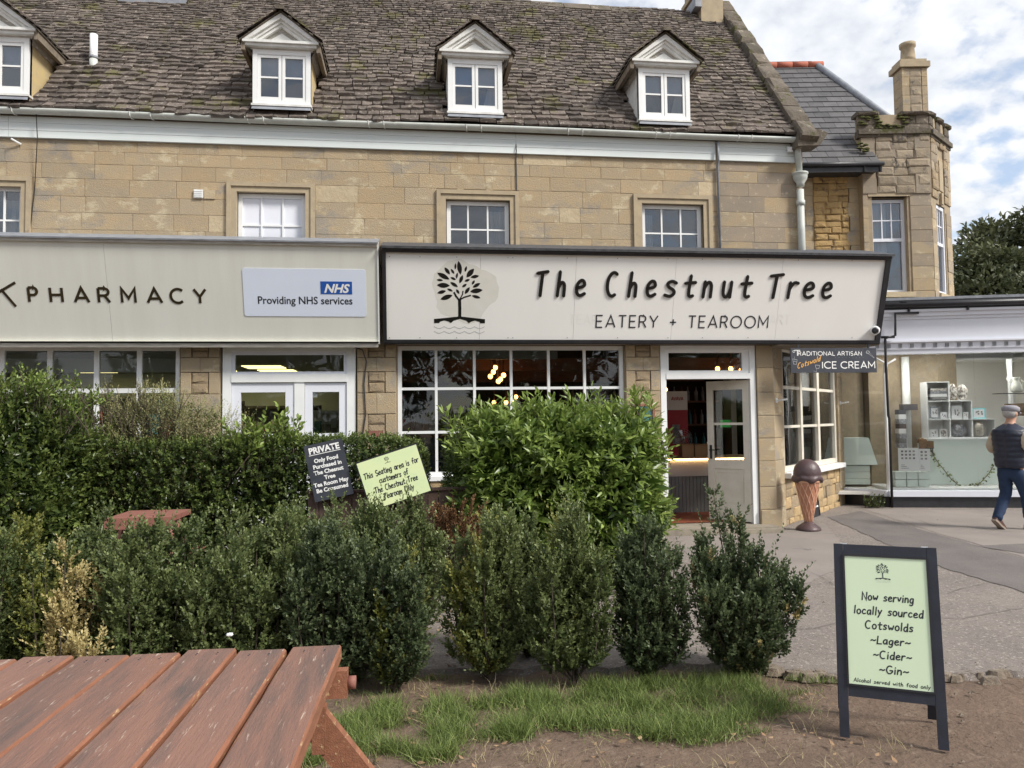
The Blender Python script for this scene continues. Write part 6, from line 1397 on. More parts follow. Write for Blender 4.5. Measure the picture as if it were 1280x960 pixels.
# ================================================================== PLANTING
def bush(name, label, cat, x, y, z0, rx_, ry_, h, mats, leafL, leafW, nsh, nl, shl, big=False, inner=4000, power=2.6, group=None, droop=.1, ang=.95, up=.6, tint=.0, lump=.12, flat=0, seed=1, fold=.2, sub=None, mxf=0):
    """clipped or loose bush: shoots rooted just under a lumpy rounded-box skin, plus leaves through the inside"""
    root = thing(name, label, cat, (x, y, 0), group=group); r = np.random.default_rng(seed)
    d = r.normal(size=(nsh*2, 3)); d /= np.linalg.norm(d, axis=1, keepdims=True); d = d[(d[:, 2] > -.75) & (d[:, 1] < .75)][:nsh]
    k = (np.abs(d)**power).sum(1)**(-1/power); C0 = np.array([0, 0, z0+h*.47]); Rr = np.array([rx_, ry_, h*.53])
    lmp = 1+lump*(np.sin(d[:, 0]*5+seed)*np.sin(d[:, 2]*6+2*seed)+np.sin(d[:, 0]*11+d[:, 2]*9))*.5
    Psurf = C0+d*k[:, None]*Rr*lmp[:, None]; n = len(d)
    nd = d*np.abs(d*k[:, None])**(power-2) if power > 2 else d
    nd = nd/np.maximum(np.linalg.norm(nd, axis=1, keepdims=True), 1e-6)
    D = nd+r.normal(size=(n, 3))*.35; D[:, 2] += up; D /= np.linalg.norm(D, axis=1, keepdims=True)
    L = shl*r.uniform(.6, 1.25, n)*np.where(r.uniform(0, 1, n) < .035, 1.9, 1); B = Psurf-D*L[:, None]*r.uniform(.5, 1.3, n)[:, None]
    P, Dl, t = shoots(B, D, L, nl, 0, ang); nn = len(P)
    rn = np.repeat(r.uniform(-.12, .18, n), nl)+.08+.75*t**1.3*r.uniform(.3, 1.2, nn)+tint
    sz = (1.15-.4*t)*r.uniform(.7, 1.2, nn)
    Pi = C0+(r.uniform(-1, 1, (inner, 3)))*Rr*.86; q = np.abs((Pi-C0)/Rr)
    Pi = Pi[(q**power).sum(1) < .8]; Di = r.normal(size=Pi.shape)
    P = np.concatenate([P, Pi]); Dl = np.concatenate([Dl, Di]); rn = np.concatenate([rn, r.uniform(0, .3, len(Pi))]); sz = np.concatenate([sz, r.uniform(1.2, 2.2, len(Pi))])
    mi = (r.uniform(0, 1, len(P)) < mxf).astype(int) if mxf else None
    if mxf: sh = np.repeat(r.uniform(0, 1, n) < mxf, nl).astype(int); mi[:len(sh)] = sh
    keep = P[:, 2] > .02
    P, Dl, rn, sz = P[keep], Dl[keep], rn[keep], sz[keep]; mi = mi[keep] if mi is not None else None
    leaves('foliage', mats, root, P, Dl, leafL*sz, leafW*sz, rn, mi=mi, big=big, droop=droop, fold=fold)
    lst = []
    for q in range(14):
        a = random.uniform(0, 2*PI); e = random.uniform(.3, .85); lst.append(([(e*.3*rx_*math.cos(a), e*.3*ry_*math.sin(a), 0), (e*.6*rx_*math.cos(a), e*.6*ry_*math.sin(a), h*.4), (e*rx_*math.cos(a), e*ry_*math.sin(a), h*.8)], [.016, .01, .004]))
    stems_mb(root, lst); return root
# back hedge and its neighbours
bush('privet_bush', 'big loose dark green privet bush at the far left behind the hedge row', 'bush', -4.25, 7.75, 0, 1.25, .85, 2.05, 'leaf_privet', .055, .028, 2300, 15, .24, inner=20000, power=2.8, lump=.10, seed=3, up=.7)
bush('clipped_hedge', 'long clipped dark green hedge in front of the pharmacy', 'hedge', -1.72, 8.1, 0, 1.84, .42, 1.44, ['leaf_hedge', 'leaf_bright'], .032, .022, 4600, 15, .10, inner=26000, power=9, lump=.012, seed=5, up=.5, ang=1.1, tint=.06, mxf=.025)
bush('feathery_shrub', 'feathery olive brown shrub rising over the hedge below the pharmacy window', 'shrub', -2.55, 8.25, .5, .85, .40, 1.42, ['leaf_olive', 'leaf_hedge'], .022, .009, 2000, 20, .26, inner=16000, power=2.4, lump=.25, seed=8, up=1.4, tint=.2, mxf=.12)
def sprigs(name, label, pts, mats, n, L, leafL, leafW, nl, tint=.2, seed=1, ang=.9, base=(0, 0, 0), big=False, group=None, cat='shrub'):
    root = thing(name, label, cat, base, group=group); r = np.random.default_rng(seed); B = []; D = []
    for (x, y, z) in pts:
        for k in range(n): B.append((x-base[0]+r.normal()*.05, y-base[1]+r.normal()*.04, z-base[2])); D.append((r.normal()*.45, r.normal()*.35-.1, 1+r.uniform(-.2, .5)))
    B = np.array(B); D = np.array(D); D /= np.linalg.norm(D, axis=1, keepdims=True); Ls = L*r.uniform(.6, 1.15, len(B)); P, Dl, t = shoots(B, D, Ls, nl, 0, ang)
    leaves('foliage', mats, root, P, Dl, leafL*(1.1-.3*t)*r.uniform(.8, 1.2, len(t)), leafW*r.uniform(.8, 1.2, len(t)), tint+.6*r.uniform(0, 1, len(t)), big=big, droop=.12, fold=.15)
    stems_mb(root, [([tuple(b-d*.2), tuple(b+d*l*.5), tuple(b+d*l)], [.005, .004, .0015]) for b, d, l in zip(B, D, Ls)]); return root
pts = []
for px_, py_ in ((296, 548), (305, 535), (318, 530), (330, 525), (345, 528), (357, 526), (366, 540), (312, 550), (335, 545), (350, 550), (322, 560), (300, 562)):
    q = wallpt(px_, py_+22, 7.85); pts.append((q[0], 7.85, q[1]))
sprigs('climber', 'bright green climber sprawling over the hedge before the pharmacy door', pts, 'leaf_bright', 5, .26, .075, .034, 11, .1, 4, base=(pts[0][0], 7.85, 0), cat='climber', big=True)
pts = []
for px_, py_ in ((10, 480), (35, 470), (60, 478), (90, 474), (120, 490), (20, 500), (75, 495), (105, 500)):
    q = wallpt(px_, py_+18, 7.4); pts.append((q[0], 7.4, q[1]))
sprigs('privet_shoots', 'lighter young shoots standing up from the top of the left privet bush', pts, 'leaf_bright', 6, .2, .045, .02, 12, .0, 6, base=(pts[0][0], 7.4, 0), cat='shrub')
pts = []
for px_, py_ in ((155, 500), (175, 490), (190, 500), (205, 520), (220, 500), (240, 530), (170, 520), (140, 490)):
    q = wallpt(px_, py_+22, 8.05); pts.append((q[0], 8.05, q[1]))
sprigs('feathery_shoots', 'thin olive shoots waving in front of the pharmacy window panes', pts, 'leaf_olive', 12, .30, .022, .008, 22, .25, 7, base=(pts[0][0], 8.05, 0), cat='shrub')
# big laurel in the middle
bush('laurel_bush', 'large bright green bush with long leaves in front of the cafe window', 'bush', 1.40, 7.55, .16, 1.00, .80, 1.52, ['leaf_laurel', 'leaf_bright'], 100*.001, .036, 1350, 13, .24, big=True, inner=9000, power=3.4, lump=.08, seed=11, up=.55, droop=.34, ang=1.05, tint=.04, fold=.12, mxf=.1)
pts = []
for px_, py_ in ((575, 520), (600, 515), (625, 512), (670, 500), (710, 505), (735, 495), (760, 505), (790, 508), (700, 520), (745, 515), (650, 520), (820, 530), (835, 550), (800, 487), (806, 495)):
    q = wallpt(px_, py_+20, 7.3); pts.append((q[0], 7.3, q[1]))
sprigs('laurel_shoots', 'fresh upright shoots on top of the large bright bush by the cafe', pts, ['leaf_laurel'], 4, .22, .10, .028, 11, .35, 9, base=(pts[0][0], 7.3, 0), big=True)
bush('conifer_hedge', 'narrow dark clipped hedge end at the left of the large bright bush', 'hedge', .50, 7.62, 0, .20, .55, 1.42, 'leaf_hedge', .030, .010, 700, 16, .09, inner=2500, power=6, lump=.02, seed=15, up=.4)
# ---- front rows of box shrubs; depths from where each stem meets the soil
FR = [ # px centre, depth, height, radius, label, kwargs
 (-30, 5.0, 1.05, .34, 'box shrub cut by the left edge of the photo', {}),
 (30, 5.25, 1.00, .30, 'box shrub behind the yellowed dead one, second from the left edge', {'mats': ('leaf_box', 'leaf_box_yellow'), 'deadfrac': .4}),
 (125, 5.25, 1.05, .32, 'rounded green box shrub just right of the yellowed dead one', {}),
 (185, 4.95, 1.02, .30, 'box shrub in the front row below the red brown bench end', {}),
 (245, 5.25, 1.0, .32, 'box shrub between the bench end and the slate sign, back of the row', {}),
 (300, 4.95, 1.04, .30, 'pale tipped box shrub left of the slate Private sign', {'tint': .12}),
 (360, 5.2, 1.06, .30, 'box shrub straight below the slate Private sign', {'tint': .1}),
 (415, 4.8, .98, .25, 'box shrub directly behind the right end of the picnic table', {'mats': ('leaf_box_blue',)}),
 (420, 5.7, 1.06, .20, 'taller thin box shrub reaching up in front of the slate sign', {'tint': .1}),
 (470, 5.15, 1.06, .25, 'box shrub below the pale green seating sign', {'tint': .05}),
 (492, 4.72, .93, .22, 'open sided box shrub at the right end of the left row, beside the gap', {'mats': ('leaf_box_blue', 'leaf_box_yellow'), 'deadfrac': .12}),
 (520, 5.9, 1.00, .24, 'box shrub standing behind the gap, right of the seating sign', {'tint': .06}),
 (614, 4.80, .98, .245, 'yellow topped box shrub, first to the right of the gap', {'tint': .22, 'mats': ('leaf_box', 'leaf_box_yellow'), 'deadfrac': .3}),
 (662, 5.2, .90, .16, 'slim box shrub squeezed behind the first and second right of the gap', {}),
 (716, 4.66, 1.02, .235, 'tall upright box shrub in the middle of the right-hand group', {'tint': .08, 'mats': ('leaf_box', 'leaf_box_yellow'), 'deadfrac': .15, 'low': .12}),
 (808, 4.66, .94, .22, 'blue green box shrub between the tall one and the lone round one', {'mats': ('leaf_box_blue',), 'low': .08}),
]
for px_, Y_, h, R_, l, kw in FR:
    x = wallpt(px_, 800, Y_)[0]
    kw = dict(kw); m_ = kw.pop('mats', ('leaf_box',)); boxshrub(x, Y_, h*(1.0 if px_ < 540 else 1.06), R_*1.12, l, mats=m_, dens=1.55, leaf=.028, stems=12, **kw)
x = wallpt(925, 845, 4.64)[0]
boxshrub(x+.03, 4.64, .98, .36, 'lone round dark box shrub leaning left beside the A-board path', mats=('leaf_box_blue', 'leaf_dead'), dens=1.8, leaf=.028, stems=15, low=.04, lean=(-.02, 0), vase=.5, spire=(-.17, .0, 1.16), deadfrac=.03, tint=-.03)
# the yellowed shrub, and the browned one by the fence
def sparse(name, label, x, y, h, R, m, n, leafL, seed):
    root = thing(name, label, 'shrub', (x, y, 0)); r = random.Random(seed); lst = []; B = []; D = []; L = []
    lst.append(([(0, 0, 0), (.01, 0, h*.35), (.0, .0, h*.6)], [.014, .011, .008]))
    for k in range(n):
        a = r.uniform(0, 2*PI); z0 = h*r.uniform(.25, .6); rr = R*r.uniform(.4, 1); zt = z0+(h-z0)*r.uniform(.3, 1)
        p = [(0, 0, z0), (rr*.6*math.cos(a), rr*.6*math.sin(a), z0+(zt-z0)*.5), (rr*math.cos(a), rr*math.sin(a), zt)]; lst.append((p, [.006, .004, .002]))
        for q in range(7): u = r.uniform(.4, 1); B.append([p[1][i]+(p[2][i]-p[1][i])*u for i in range(3)]); D.append((math.cos(a)*r.uniform(.1, 1), math.sin(a)*r.uniform(.1, 1), r.uniform(.3, 1.2))); L.append(r.uniform(.06, .12))
    P, Dl, t = shoots(np.array(B), np.array(D), np.array(L), 12); leaves('foliage', m, root, P, Dl, leafL*rng.uniform(.7, 1.2, len(t)), leafL*.55*rng.uniform(.7, 1.2, len(t)), rng.uniform(0, 1, len(t)))
    stems_mb(root, lst); return root
x = wallpt(70, 800, 4.75)[0]; boxshrub(x, 4.85, .93, .20, 'straw yellow dying box shrub with bare stems near the left edge', name='dead_shrub', mats=('leaf_dead', 'leaf_box_yellow'), deadfrac=.45, dens=.45, stems=9, low=.3, leaf=.024, group=None)
x = wallpt(112, 820, 4.65)[0]; sparse('dead_shrub', 'small low yellow dead sprig just above the picnic table boards', x, 4.62, .40, .08, 'leaf_dead', 9, .024, 4)
x = wallpt(570, 700, 6.3)[0]; sparse('dead_shrub', 'brown dried shrub behind the gap beside the dark fence', x, 6.3, .92, .20, 'leaf_brown', 40, .03, 5)
# ---- grass and litter
def grassf(name, label, n, fn, m, hmin, hmax, seed):
    r = np.random.default_rng(seed); P = fn(r, n); P = np.concatenate([P, np.full((len(P), 1), -.01)], 1); n = len(P)
    D = r.normal(size=(n, 3))*.5; D[:, 2] = 1; L = r.uniform(hmin, hmax, n)
    o = leaves(name, m, None, P, D, L, L*0+r.uniform(.0018, .0034, n), r.uniform(0, 1, n), droop=.45, blade=True); tag(o, label, 'grass', kind='stuff'); return o
def gf(r, n):
    c = np.stack([r.uniform(-.55, 2.06, 260), r.uniform(3.75, 4.72, 260)], 1)
    ok = (c[:, 1] > 3.86+.10*np.sin(c[:, 0]*3)+.03*np.sin(c[:, 0]*11)-.28*(c[:, 0] < .2)) & (c[:, 1] < np.interp(c[:, 0], [-.6, 0, .2, .5, 2.3], [4.35, 4.5, 4.74, 4.52, 4.68]))
    c = c[ok]; c = c[wob(c[:, 0], c[:, 1], 1, 5) > -.95]; wt = r.uniform(.1, 1, len(c))**2; i = r.choice(len(c), n, p=wt/wt.sum()); return c[i]+r.normal(size=(n, 2))*np.array([.045, .035])
grassf('grass', 'strip of long green grass in front of the right-hand box shrubs', 32000, gf, 'grass', .02, .12, 2)
def gf2(r, n):
    c = np.stack([r.uniform(-.6, 2.3, 90), r.uniform(3.4, 4.9, 90)], 1); i = r.integers(0, 90, n); return c[i]+r.normal(size=(n, 2))*.05
grassf('dry_grass', 'scattered dry straw blades lying in the grass strip', 1300, gf2, 'grass_dry', .03, .11, 5)
def gf3(r, n):
    c = np.array([[2.35, 4.52], [2.45, 4.46], [2.2, 4.3], [1.35, 3.72], [1.5, 3.75], [1.7, 3.80], [1.2, 4.0], [2.1, 4.05], [2.75, 4.48], [-.4, 5.0], [.1, 4.9], [2.62, 4.40]]); i = r.integers(0, len(c), n); return c[i]+r.normal(size=(n, 2))*np.array([.06, .02])
grassf('grass_tufts', 'small tufts of grass growing along the broken tarmac edge', 1500, gf3, 'grass', .02, .06, 6)
def gf4(r, n): return np.stack([r.uniform(-6, -.2, n), r.uniform(4.2, 5.3, n)], 1)
grassf('shade_grass', 'thin grass growing between the left box shrubs', 5000, gf4, 'grass', .03, .10, 9)
def litterf(n, fn, seed):
    mb = MB(); r = random.Random(seed)
    for k in range(n):
        x, y, s = fn(r); a = r.uniform(0, 6.3); z = .012 if y > edgeY(x) else .004; mb.cr = r.random()
        c_, s_ = math.cos(a), math.sin(a); q = [(0, 0, 0), (.3, .28, .12), (.65, .22, .05), (1, 0, .25), (.65, -.25, .1), (.3, -.24, .02)]
        mb.add([(x+(u*c_-v*s_)*s, y+(u*s_+v*c_)*s, z+.004+w_*s*r.uniform(.5, 1.6)) for u, v, w_ in q], [(0, 1, 2, 3, 4, 5)])
    return mb
def lf(r):
    k = r.random()
    if k < .45: return r.uniform(-.5, 2.4), r.uniform(3.3, 4.8), r.uniform(.012, .05)
    if k < .7: return r.uniform(-.05, .55), r.uniform(4.9, 6.9), r.uniform(.02, .05)
    if k < .85: return r.uniform(2, 7.5), r.uniform(3.4, 11.5), r.uniform(.008, .025)
    return r.uniform(.0, .9), r.uniform(6.4, 7.2), r.uniform(.02, .05)
tag(litterf(360, lf, 3).build('fallen_leaves', 'litter'), 'dry brown fallen leaves scattered over soil, grass and tarmac', 'leaf litter', kind='stuff')
mb = MB(); r = random.Random(8)
for k in range(900):
    x, y = (r.uniform(.2, 4.2), r.uniform(3.0, 4.6)) if r.random() < .7 else (r.uniform(0, 9), r.uniform(4.6, 12)); s = r.uniform(.002, .008)*(1 if r.random() < .93 else 1.8)
    z = .012 if y > edgeY(x) else .0
    mb.cr = r.random(); mb.add([(x-s, y-s*.6, z), (x+s, y-s, z), (x+s*.7, y+s, z), (x-s*.8, y+s*.7, z), (x, y, z+s*1.1)], [(0, 1, 4), (1, 2, 4), (2, 3, 4), (3, 0, 4)])
tag(mb.build('pebbles', 'broken_edge'), 'small stones and crumbs strewn on the bare soil and tarmac', 'pebbles', kind='stuff')
mb = MB(); 
for k in range(70):
    x, y = r.uniform(0, 4), r.uniform(3.1, 4.6); a = r.uniform(0, 3.1); L = r.uniform(.03, .12); mb.tube([(x, y, .008), (x+L*.5*math.cos(a), y+L*.5*math.sin(a), .014), (x+L*math.cos(a+.3), y+L*math.sin(a+.3), .008)], .0018, 4)
tag(mb.build('twigs', 'bark'), 'thin broken twigs lying on the bare soil', 'twigs', kind='stuff')
# white scrap of paper by the hedge
x, y = ground(293, 790); sc_ = thing('paper_scrap', 'crumpled white scrap caught low in the left box shrubs', 'litter', (wallpt(292, 793, 4.7)[0], 4.60, .40)); ball(sc_, 'paper', 0, 0, 0, .013, (1.5, 1, .8), .25, 'crumpled_sheet')

# ================================================================== FENCE, SIGNS AND SECOND TABLE
fx0, _ = wallpt(385, 620, 7.15); fx1 = wallpt(606, 620, 7.15)[0]
fe = thing('low_fence', 'low dark brown close boarded fence behind the box shrubs', 'fence', (fx0, 7.15, 0)); x = 0; zt = wallpt(580, 612, 7.15)[1]
while x < fx1-fx0-.04: block(fe, None, x, x+.092, 0, .022, .03, zt+random.uniform(-.008, .004), 'fence_wood', 'fine', 'board'); x += .098
bx('rail', 'fence_wood', fe, 0, fx1-fx0, .023, .06, .2, .28); bx('rail', 'fence_wood', fe, 0, fx1-fx0, .023, .06, zt-.16, zt-.08); bx('cap_rail', 'fence_wood', fe, -.01, fx1-fx0+.01, -.02, .06, zt, zt+.022)
for x in (0.0, (fx1-fx0)/2, fx1-fx0-.07): bx('post', 'fence_wood', fe, x, x+.07, .061, .13, 0, zt-.01)
def board_sign(name, label, c, Y, m, mf, thick=.02):
    P = [Vector((wallpt(x, y, Y)[0], Y, wallpt(x, y, Y)[1])) for x, y in c]   # BL BR TL
    r_ = P[1]-P[0]; u_ = P[2]-P[0]; e = thing(name, label, 'sign', P[0]); X_ = basis((0, 0, 0), r_, u_-r_*(u_.dot(r_)/r_.length_squared)); return e, X_, r_.length, u_.length
e, X_, wd, hh = board_sign('slate_sign', 'dark slate board lettered PRIVATE in white, leaning by the hedge', ((394, 628), (442, 617), (386, 557)), 7.08, '', '')
bx('board', 'slate_board', e, 0, wd, 0, hh, -.015, 0, X_); bx('stake', 'fence_wood', e, wd*.4, wd*.5, -.6, .1, -.03, -.016, X_)
k_ = wd/.36
btext('PRIVATE', .078*k_, 'white_ink', e, X_ @ T(wd/2, hh-.085*k_, .002), 'lettering', bold=.003, align='CENTER', sx=.98); bx('underline', 'white_ink', e, wd*.09, wd*.91, hh-.102*k_, hh-.096*k_, .0005, .002, X_)
for i, l in enumerate(['Only Food', 'Purchased in', 'The Chesnut', 'Tree', 'Tea Room May', 'Be Consumed']): btext(l, .052*k_, 'white_ink', e, X_ @ T(wd/2, hh-(.175+.056*i)*k_, .002), 'lettering', bold=.0018, align='CENTER', sx=1.0)
e, X_, wd, hh = board_sign('seating_sign', 'tilted pale yellow green board about the seating area for customers', ((464.5, 638), (538.5, 613), (448.5, 579)), 7.02, '', '')
bx('board', 'black_gloss', e, -.012, wd+.012, -.012, hh+.012, -.02, 0, X_); bx('panel', 'mint_yellow', e, 0, wd, 0, hh, .001, .004, X_)
h_ = hh/1.0; mb = centered(['This Seating area is for', 'customers of', 'The Chestnut Tree', 'Tearoom Only'], HAND, hh*.115, .16, hh*.020, wd*.50, hh*.64, hh*.168, .005, .1, .05)
# squeeze the widest line to the board
xs_ = [v[0] for v in mb.v]; f_ = min(1, wd*.92/(max(xs_)-min(xs_))); mb.v = [(wd*.5+(v[0]-wd*.5)*f_, v[1], v[2]) for v in mb.v]; put(mb, 'lettering', 'ink', e, X_)
mb = MB(); tree_logo(mb, wd*.48, hh*.80, hh*.16, .005); put(mb, 'tree_emblem', 'ink', e, X_)
bx('stake', 'fence_wood', e, wd*.45, wd*.55, -.5, .1, -.05, -.021, X_)
# the further table: only the end of its top shows
a = wallpt(132, 648, 6.6); b = wallpt(215, 648, 6.6)
t2 = thing('far_picnic_table', 'red brown picnic table end showing between the box shrubs and the hedge', 'table', ((a[0]+b[0])/2, 6.6, 0)); zt = a[1]; wd = b[0]-a[0]
for k in range(4): bx('board', 'wood_bench', t2, -wd/2, wd/2, k*.14, k*.14+.125, zt-.04, zt)
bx('end_board', 'wood_bench', t2, -wd/2, wd/2, -.03, -.002, zt-.09, zt+.0)
for s_ in (-1, 1):
    for q in (0, 1): MB().tube([(s_*wd*.38, .3, zt-.05), (s_*wd*.38, .3+(q-.5)*1.3, .0)], .045, 4).build('leg', 'wood_bench', t2)
    bx('seat', 'wood_bench', t2, -wd/2, wd/2, .3+s_*.62-.12, .3+s_*.62+.12, .41, .45)
# ================================================================== FOREGROUND PICNIC TABLE
TZ = .80
pr0 = Vector((*ground(427, 806, TZ), 0)); pl0 = Vector((*ground(94, 820, TZ), 0)); pd = Vector((*ground(356, 960, TZ), 0))
dv = (pd-pr0).normalized(); ac = (pl0-pr0); bw = ac.length/5; ac.normalize()
ang = math.atan2(-ac.y, -ac.x)              # local x: to the right across the boards, local y: away along them
tb = thing('picnic_table', 'weathered red brown wooden picnic table in the left foreground', 'table', (pr0.x, pr0.y, 0), ang)
gaps = [0, .055, .02, .05, .006, .045, .03, .03]
for k in range(8):
    x1 = -k*bw-gaps[k]*.16; x0 = -(k+1)*bw+.006
    L = 1.9; jy = [0, -.012, .006, -.01, 0.0, .004, -.008, 0][k]; yy = 0+jy
    mb = MB(); th = .046; ch = .007; dz = [0, -.002, .003, 0, -.003, .002, 0, 0][k]
    n = 16; ys = np.linspace(yy, yy-L, n)
    prof = [(x0, -th), (x1, -th), (x1, -ch), (x1-ch, 0), (x0+ch, 0), (x0, -ch)]; V = []
    for y in ys:
        for i_, (px_, pz_) in enumerate(prof): V.append((px_+random.uniform(-.0015, .0015), y, TZ+dz+pz_+random.uniform(-.0008, .0008)))
    m6 = 6; F = []
    for i in range(n-1):
        for j in range(m6): F.append((i*m6+j, (i+1)*m6+j, (i+1)*m6+(j+1) % m6, i*m6+(j+1) % m6))
    F += [tuple(range(m6)), tuple(range((n-1)*m6, n*m6))[::-1]]
    mb.add(V, F); mb.mi = [(0 if (q < (n-1)*m6 and q % m6 == 3) else 1) for q in range(len(F))]
    mb.mi = [mi_ if mi_ else 0 for mi_ in mb.mi]
    o = mb.build('tabletop_board', ['wood_red', 'wood_red_side'], tb)
    for y in (-.045, -.06):
        for xq in (.3, .7): MB(T(x0+(x1-x0)*xq, yy+y*1.1, TZ+dz)).lathe([(.0035, .0002), (.003, .0012), (.0, .0014)], 6).build('screw', 'ink', o)
for yy in (-.10, -1.6): MB().box(-8*bw+.02, -.02 if yy < -1 else .035, yy-.045, yy, TZ-.14, TZ-.048).build('cross_beam', 'wood_red_side', tb)
MB().tube([(.036, -.12, TZ-.095), (.062, -.12, TZ-.095)], .022, 10).build('bolt_head', 'wood_bench', tb, True)
for yy in (-.15, -1.55):
    MB().slab([(-.24, -.05), (-.12, -.05), (.50, -.86), (.38, -.86)], yy-.045, yy, T(0, 0, TZ) @ RX(PI/2) @ T(0, 0, 0) @ SC(1, 1, -1)).build('leg', 'wood_red_side', tb)
    MB().slab([(-8*bw+.16, -.05), (-8*bw+.04, -.05), (-8*bw-.62, -.86), (-8*bw-.50, -.86)], yy-.045, yy, T(0, 0, TZ) @ RX(PI/2) @ SC(1, 1, -1)).build('leg', 'wood_red_side', tb)
MB().box(-.075, -.03, -.20, -.16, TZ-.30, TZ-.145).build('brace', 'wood_red_side', tb)
# ================================================================== A-BOARD
bl = Vector((*ground(1050, 922), 0)); br = Vector((*ground(1187, 940), 0)); ax = (br-bl); wA = ax.length; an = math.atan2(ax.y, ax.x)
ab = thing('a_board', 'navy framed A-board with pale green panel advertising lager, cider and gin', 'sign', bl, an)
def top_h():
    u = ax.normalized(); nrm = Vector((-u.y, u.x, 0)); best = None
    for b_ in np.linspace(.05, .4, 36):
        for h_ in np.linspace(.7, 1.2, 51):
            P = bl+nrm*b_+Vector((0, 0, h_)); q = RC.transposed() @ (P-CC); x, y = 640+960*q.x/-q.z, 480-960*q.y/-q.z; e_ = abs(x-1048)*.4+abs(y-681)
            if best is None or e_ < best[0]: best = (e_, b_, h_)
    return best[1], best[2]
tbk, tht = .17, None
_, tht = top_h(); tbk = _
u = ax.normalized(); 
for h_ in np.linspace(.7, 1.2, 101):
    P = bl+Vector((-u.y, u.x, 0))*.20+Vector((0, 0, h_)); q = RC.transposed() @ (P-CC)
    if 480-960*q.y/-q.z < 681: tbk, tht = .20, float(h_); break
LA = math.hypot(tht, tbk); AX = basis((0, 0, .004), (1, 0, 0), (0, tbk, tht)); fw = .045
lf = MB(AX); zf = .0
bx('leg', 'navy_frame', ab, 0, fw, 0, LA, -.022, 0, AX); bx('leg', 'navy_frame', ab, wA-fw, wA, 0, LA, -.022, 0, AX)
bx('top_rail', 'navy_frame', ab, fw+.001, wA-fw-.001, LA-.055, LA-.001, -.021, -.001, AX); zb = LA*.265; bx('bottom_rail', 'navy_frame', ab, fw+.001, wA-fw-.001, zb-.055, zb, -.021, -.001, AX)
bd = MB(AX); q0, q1, q2, q3 = fw-.004, wA-fw+.004, zb-.004, LA-.051
for a, b, c_, d_ in ((q0, q0+.01, q2, q3), (q1-.01, q1, q2, q3), (q0+.01, q1-.01, q2, q2+.01), (q0+.01, q1-.01, q3-.01, q3)): bd.box(a, b, c_, d_, .0005, .006)
bd.build('poster_trim', 'black_gloss', ab)
bx('poster', 'mint', ab, fw+.004, wA-fw-.004, zb+.004, LA-.059, -.004, .001, AX)
pw = wA-2*fw-.012; ph_ = LA-.059-zb-.004; px0 = fw+.006; py0 = zb+.004
rows = [('Now serving', .655, .060, .62), ('locally sourced', .545, .060, .83), ('Cotswolds', .435, .060, .57), ('~Lager~', .325, .058, .47), ('~Cider~', .215, .058, .45), ('~Gin~', .105, .058, .34), ('Alcohol served with food only', .022, .028, .90)]
for s_, fy, fh, fwid in rows:
    _, L = text(s_, HAND, 1, .2, 0, 0, 0); k_ = pw*fwid/L; hh = fh*ph_; mb = MB(); x = 0; r = random.Random(len(s_)); sh = {'~Lager~': .02, '~Cider~': .035, '~Gin~': .045}.get(s_, .01)
    for ch_ in s_:
        gw, st = HAND[ch_]; dy = r.uniform(-.03, .03)*hh
        for j, q in enumerate(st):
            p = chaikin(q) if ch_ not in 'TNLA' else q
            ribbon(mb, [(px0+pw*(.5-fwid/2+sh)+(x+a+.10*b)*k_, py0+fy*ph_+b*hh+dy) for a, b in p], .0062 if fh > .04 else .003, .0015, .0018+j*.0002)
        x += gw+.2
    put(mb, 'lettering', 'ink', ab, AX)
mb = MB(); Xl, Yl, kl = tree_logo(mb, px0+pw*.47, py0+ph_*.80, ph_*.155, .002); put(mb, 'tree_emblem', 'ink', ab, AX); mb = MB(); waves(mb, Xl, Yl, kl, .002, 6); put(mb, 'wave_lines', 'grey_ink', ab, AX)
BX = T(0, tbk*2, .004) @ Matrix(((1, 0, 0, 0), (0, -tbk/LA, tht/LA, 0), (0, tht/LA, tbk/LA, 0), (0, 0, 0, 1)))
bx('leg', 'navy_frame', ab, 0, fw, 0, LA-.03, 0, .02, BX); bx('leg', 'navy_frame', ab, wA-fw, wA, 0, LA-.03, 0, .02, BX); bx('bottom_rail', 'navy_frame', ab, fw+.001, wA-fw-.001, zb-.05, zb, 0, .019, BX); bx('back_panel', 'black_paint', ab, fw-.004, wA-fw+.004, zb+.001, LA-.04, .004, .01, BX)
for x in (.05, wA-.05): MB(AX).tube([(x-.015, LA-.002, -.03), (x+.015, LA-.002, -.03)], .009, 8).build('hinge', 'steel', ab)
# ================================================================== ICE CREAM CONE AND ITS CHALKBOARD
cx, cy = ground(1011, 664); co = thing('ice_cream_cone', 'large model ice cream cone with a chocolate scoop standing on the pavement', 'statue', (cx, cy, .012))
hc = 1.03
q = None
for h_ in np.linspace(.8, 1.4, 121):
    P = Vector((cx, cy, h_)); q = RC.transposed() @ (P-CC)
    if 480-960*q.y/-q.z < 575: hc = float(h_); break
r = random.Random(3)
MB().lathe([(.165, 0), (.17, .02), (.155, .045), (.10, .085), (.05, .12), (.035, .13)], 22, fn=lambda a, z, t: (a*(1+.05*math.sin(3*t+1)), z)).build('base', 'choc', co, True)
zc0, zc1 = .10, hc*.70
def rc(z): return .042+(.165-.042)*((z-zc0)/(zc1-zc0))**.92
zz = np.linspace(zc0, zc1, 14); MB().lathe([(rc(z), z) for z in zz], 24).build('cone', 'waffle', co, True)
wr = MB()
for s_ in (-1, 1):
    for k in range(11):
        a0 = 2*PI*k/11; wr.tube([((rc(z)+.002)*math.cos(a0+s_*(z-zc0)*2.6), (rc(z)+.002)*math.sin(a0+s_*(z-zc0)*2.6), z) for z in zz], [.0045+.004*(z-zc0)/(zc1-zc0) for z in zz], 4)
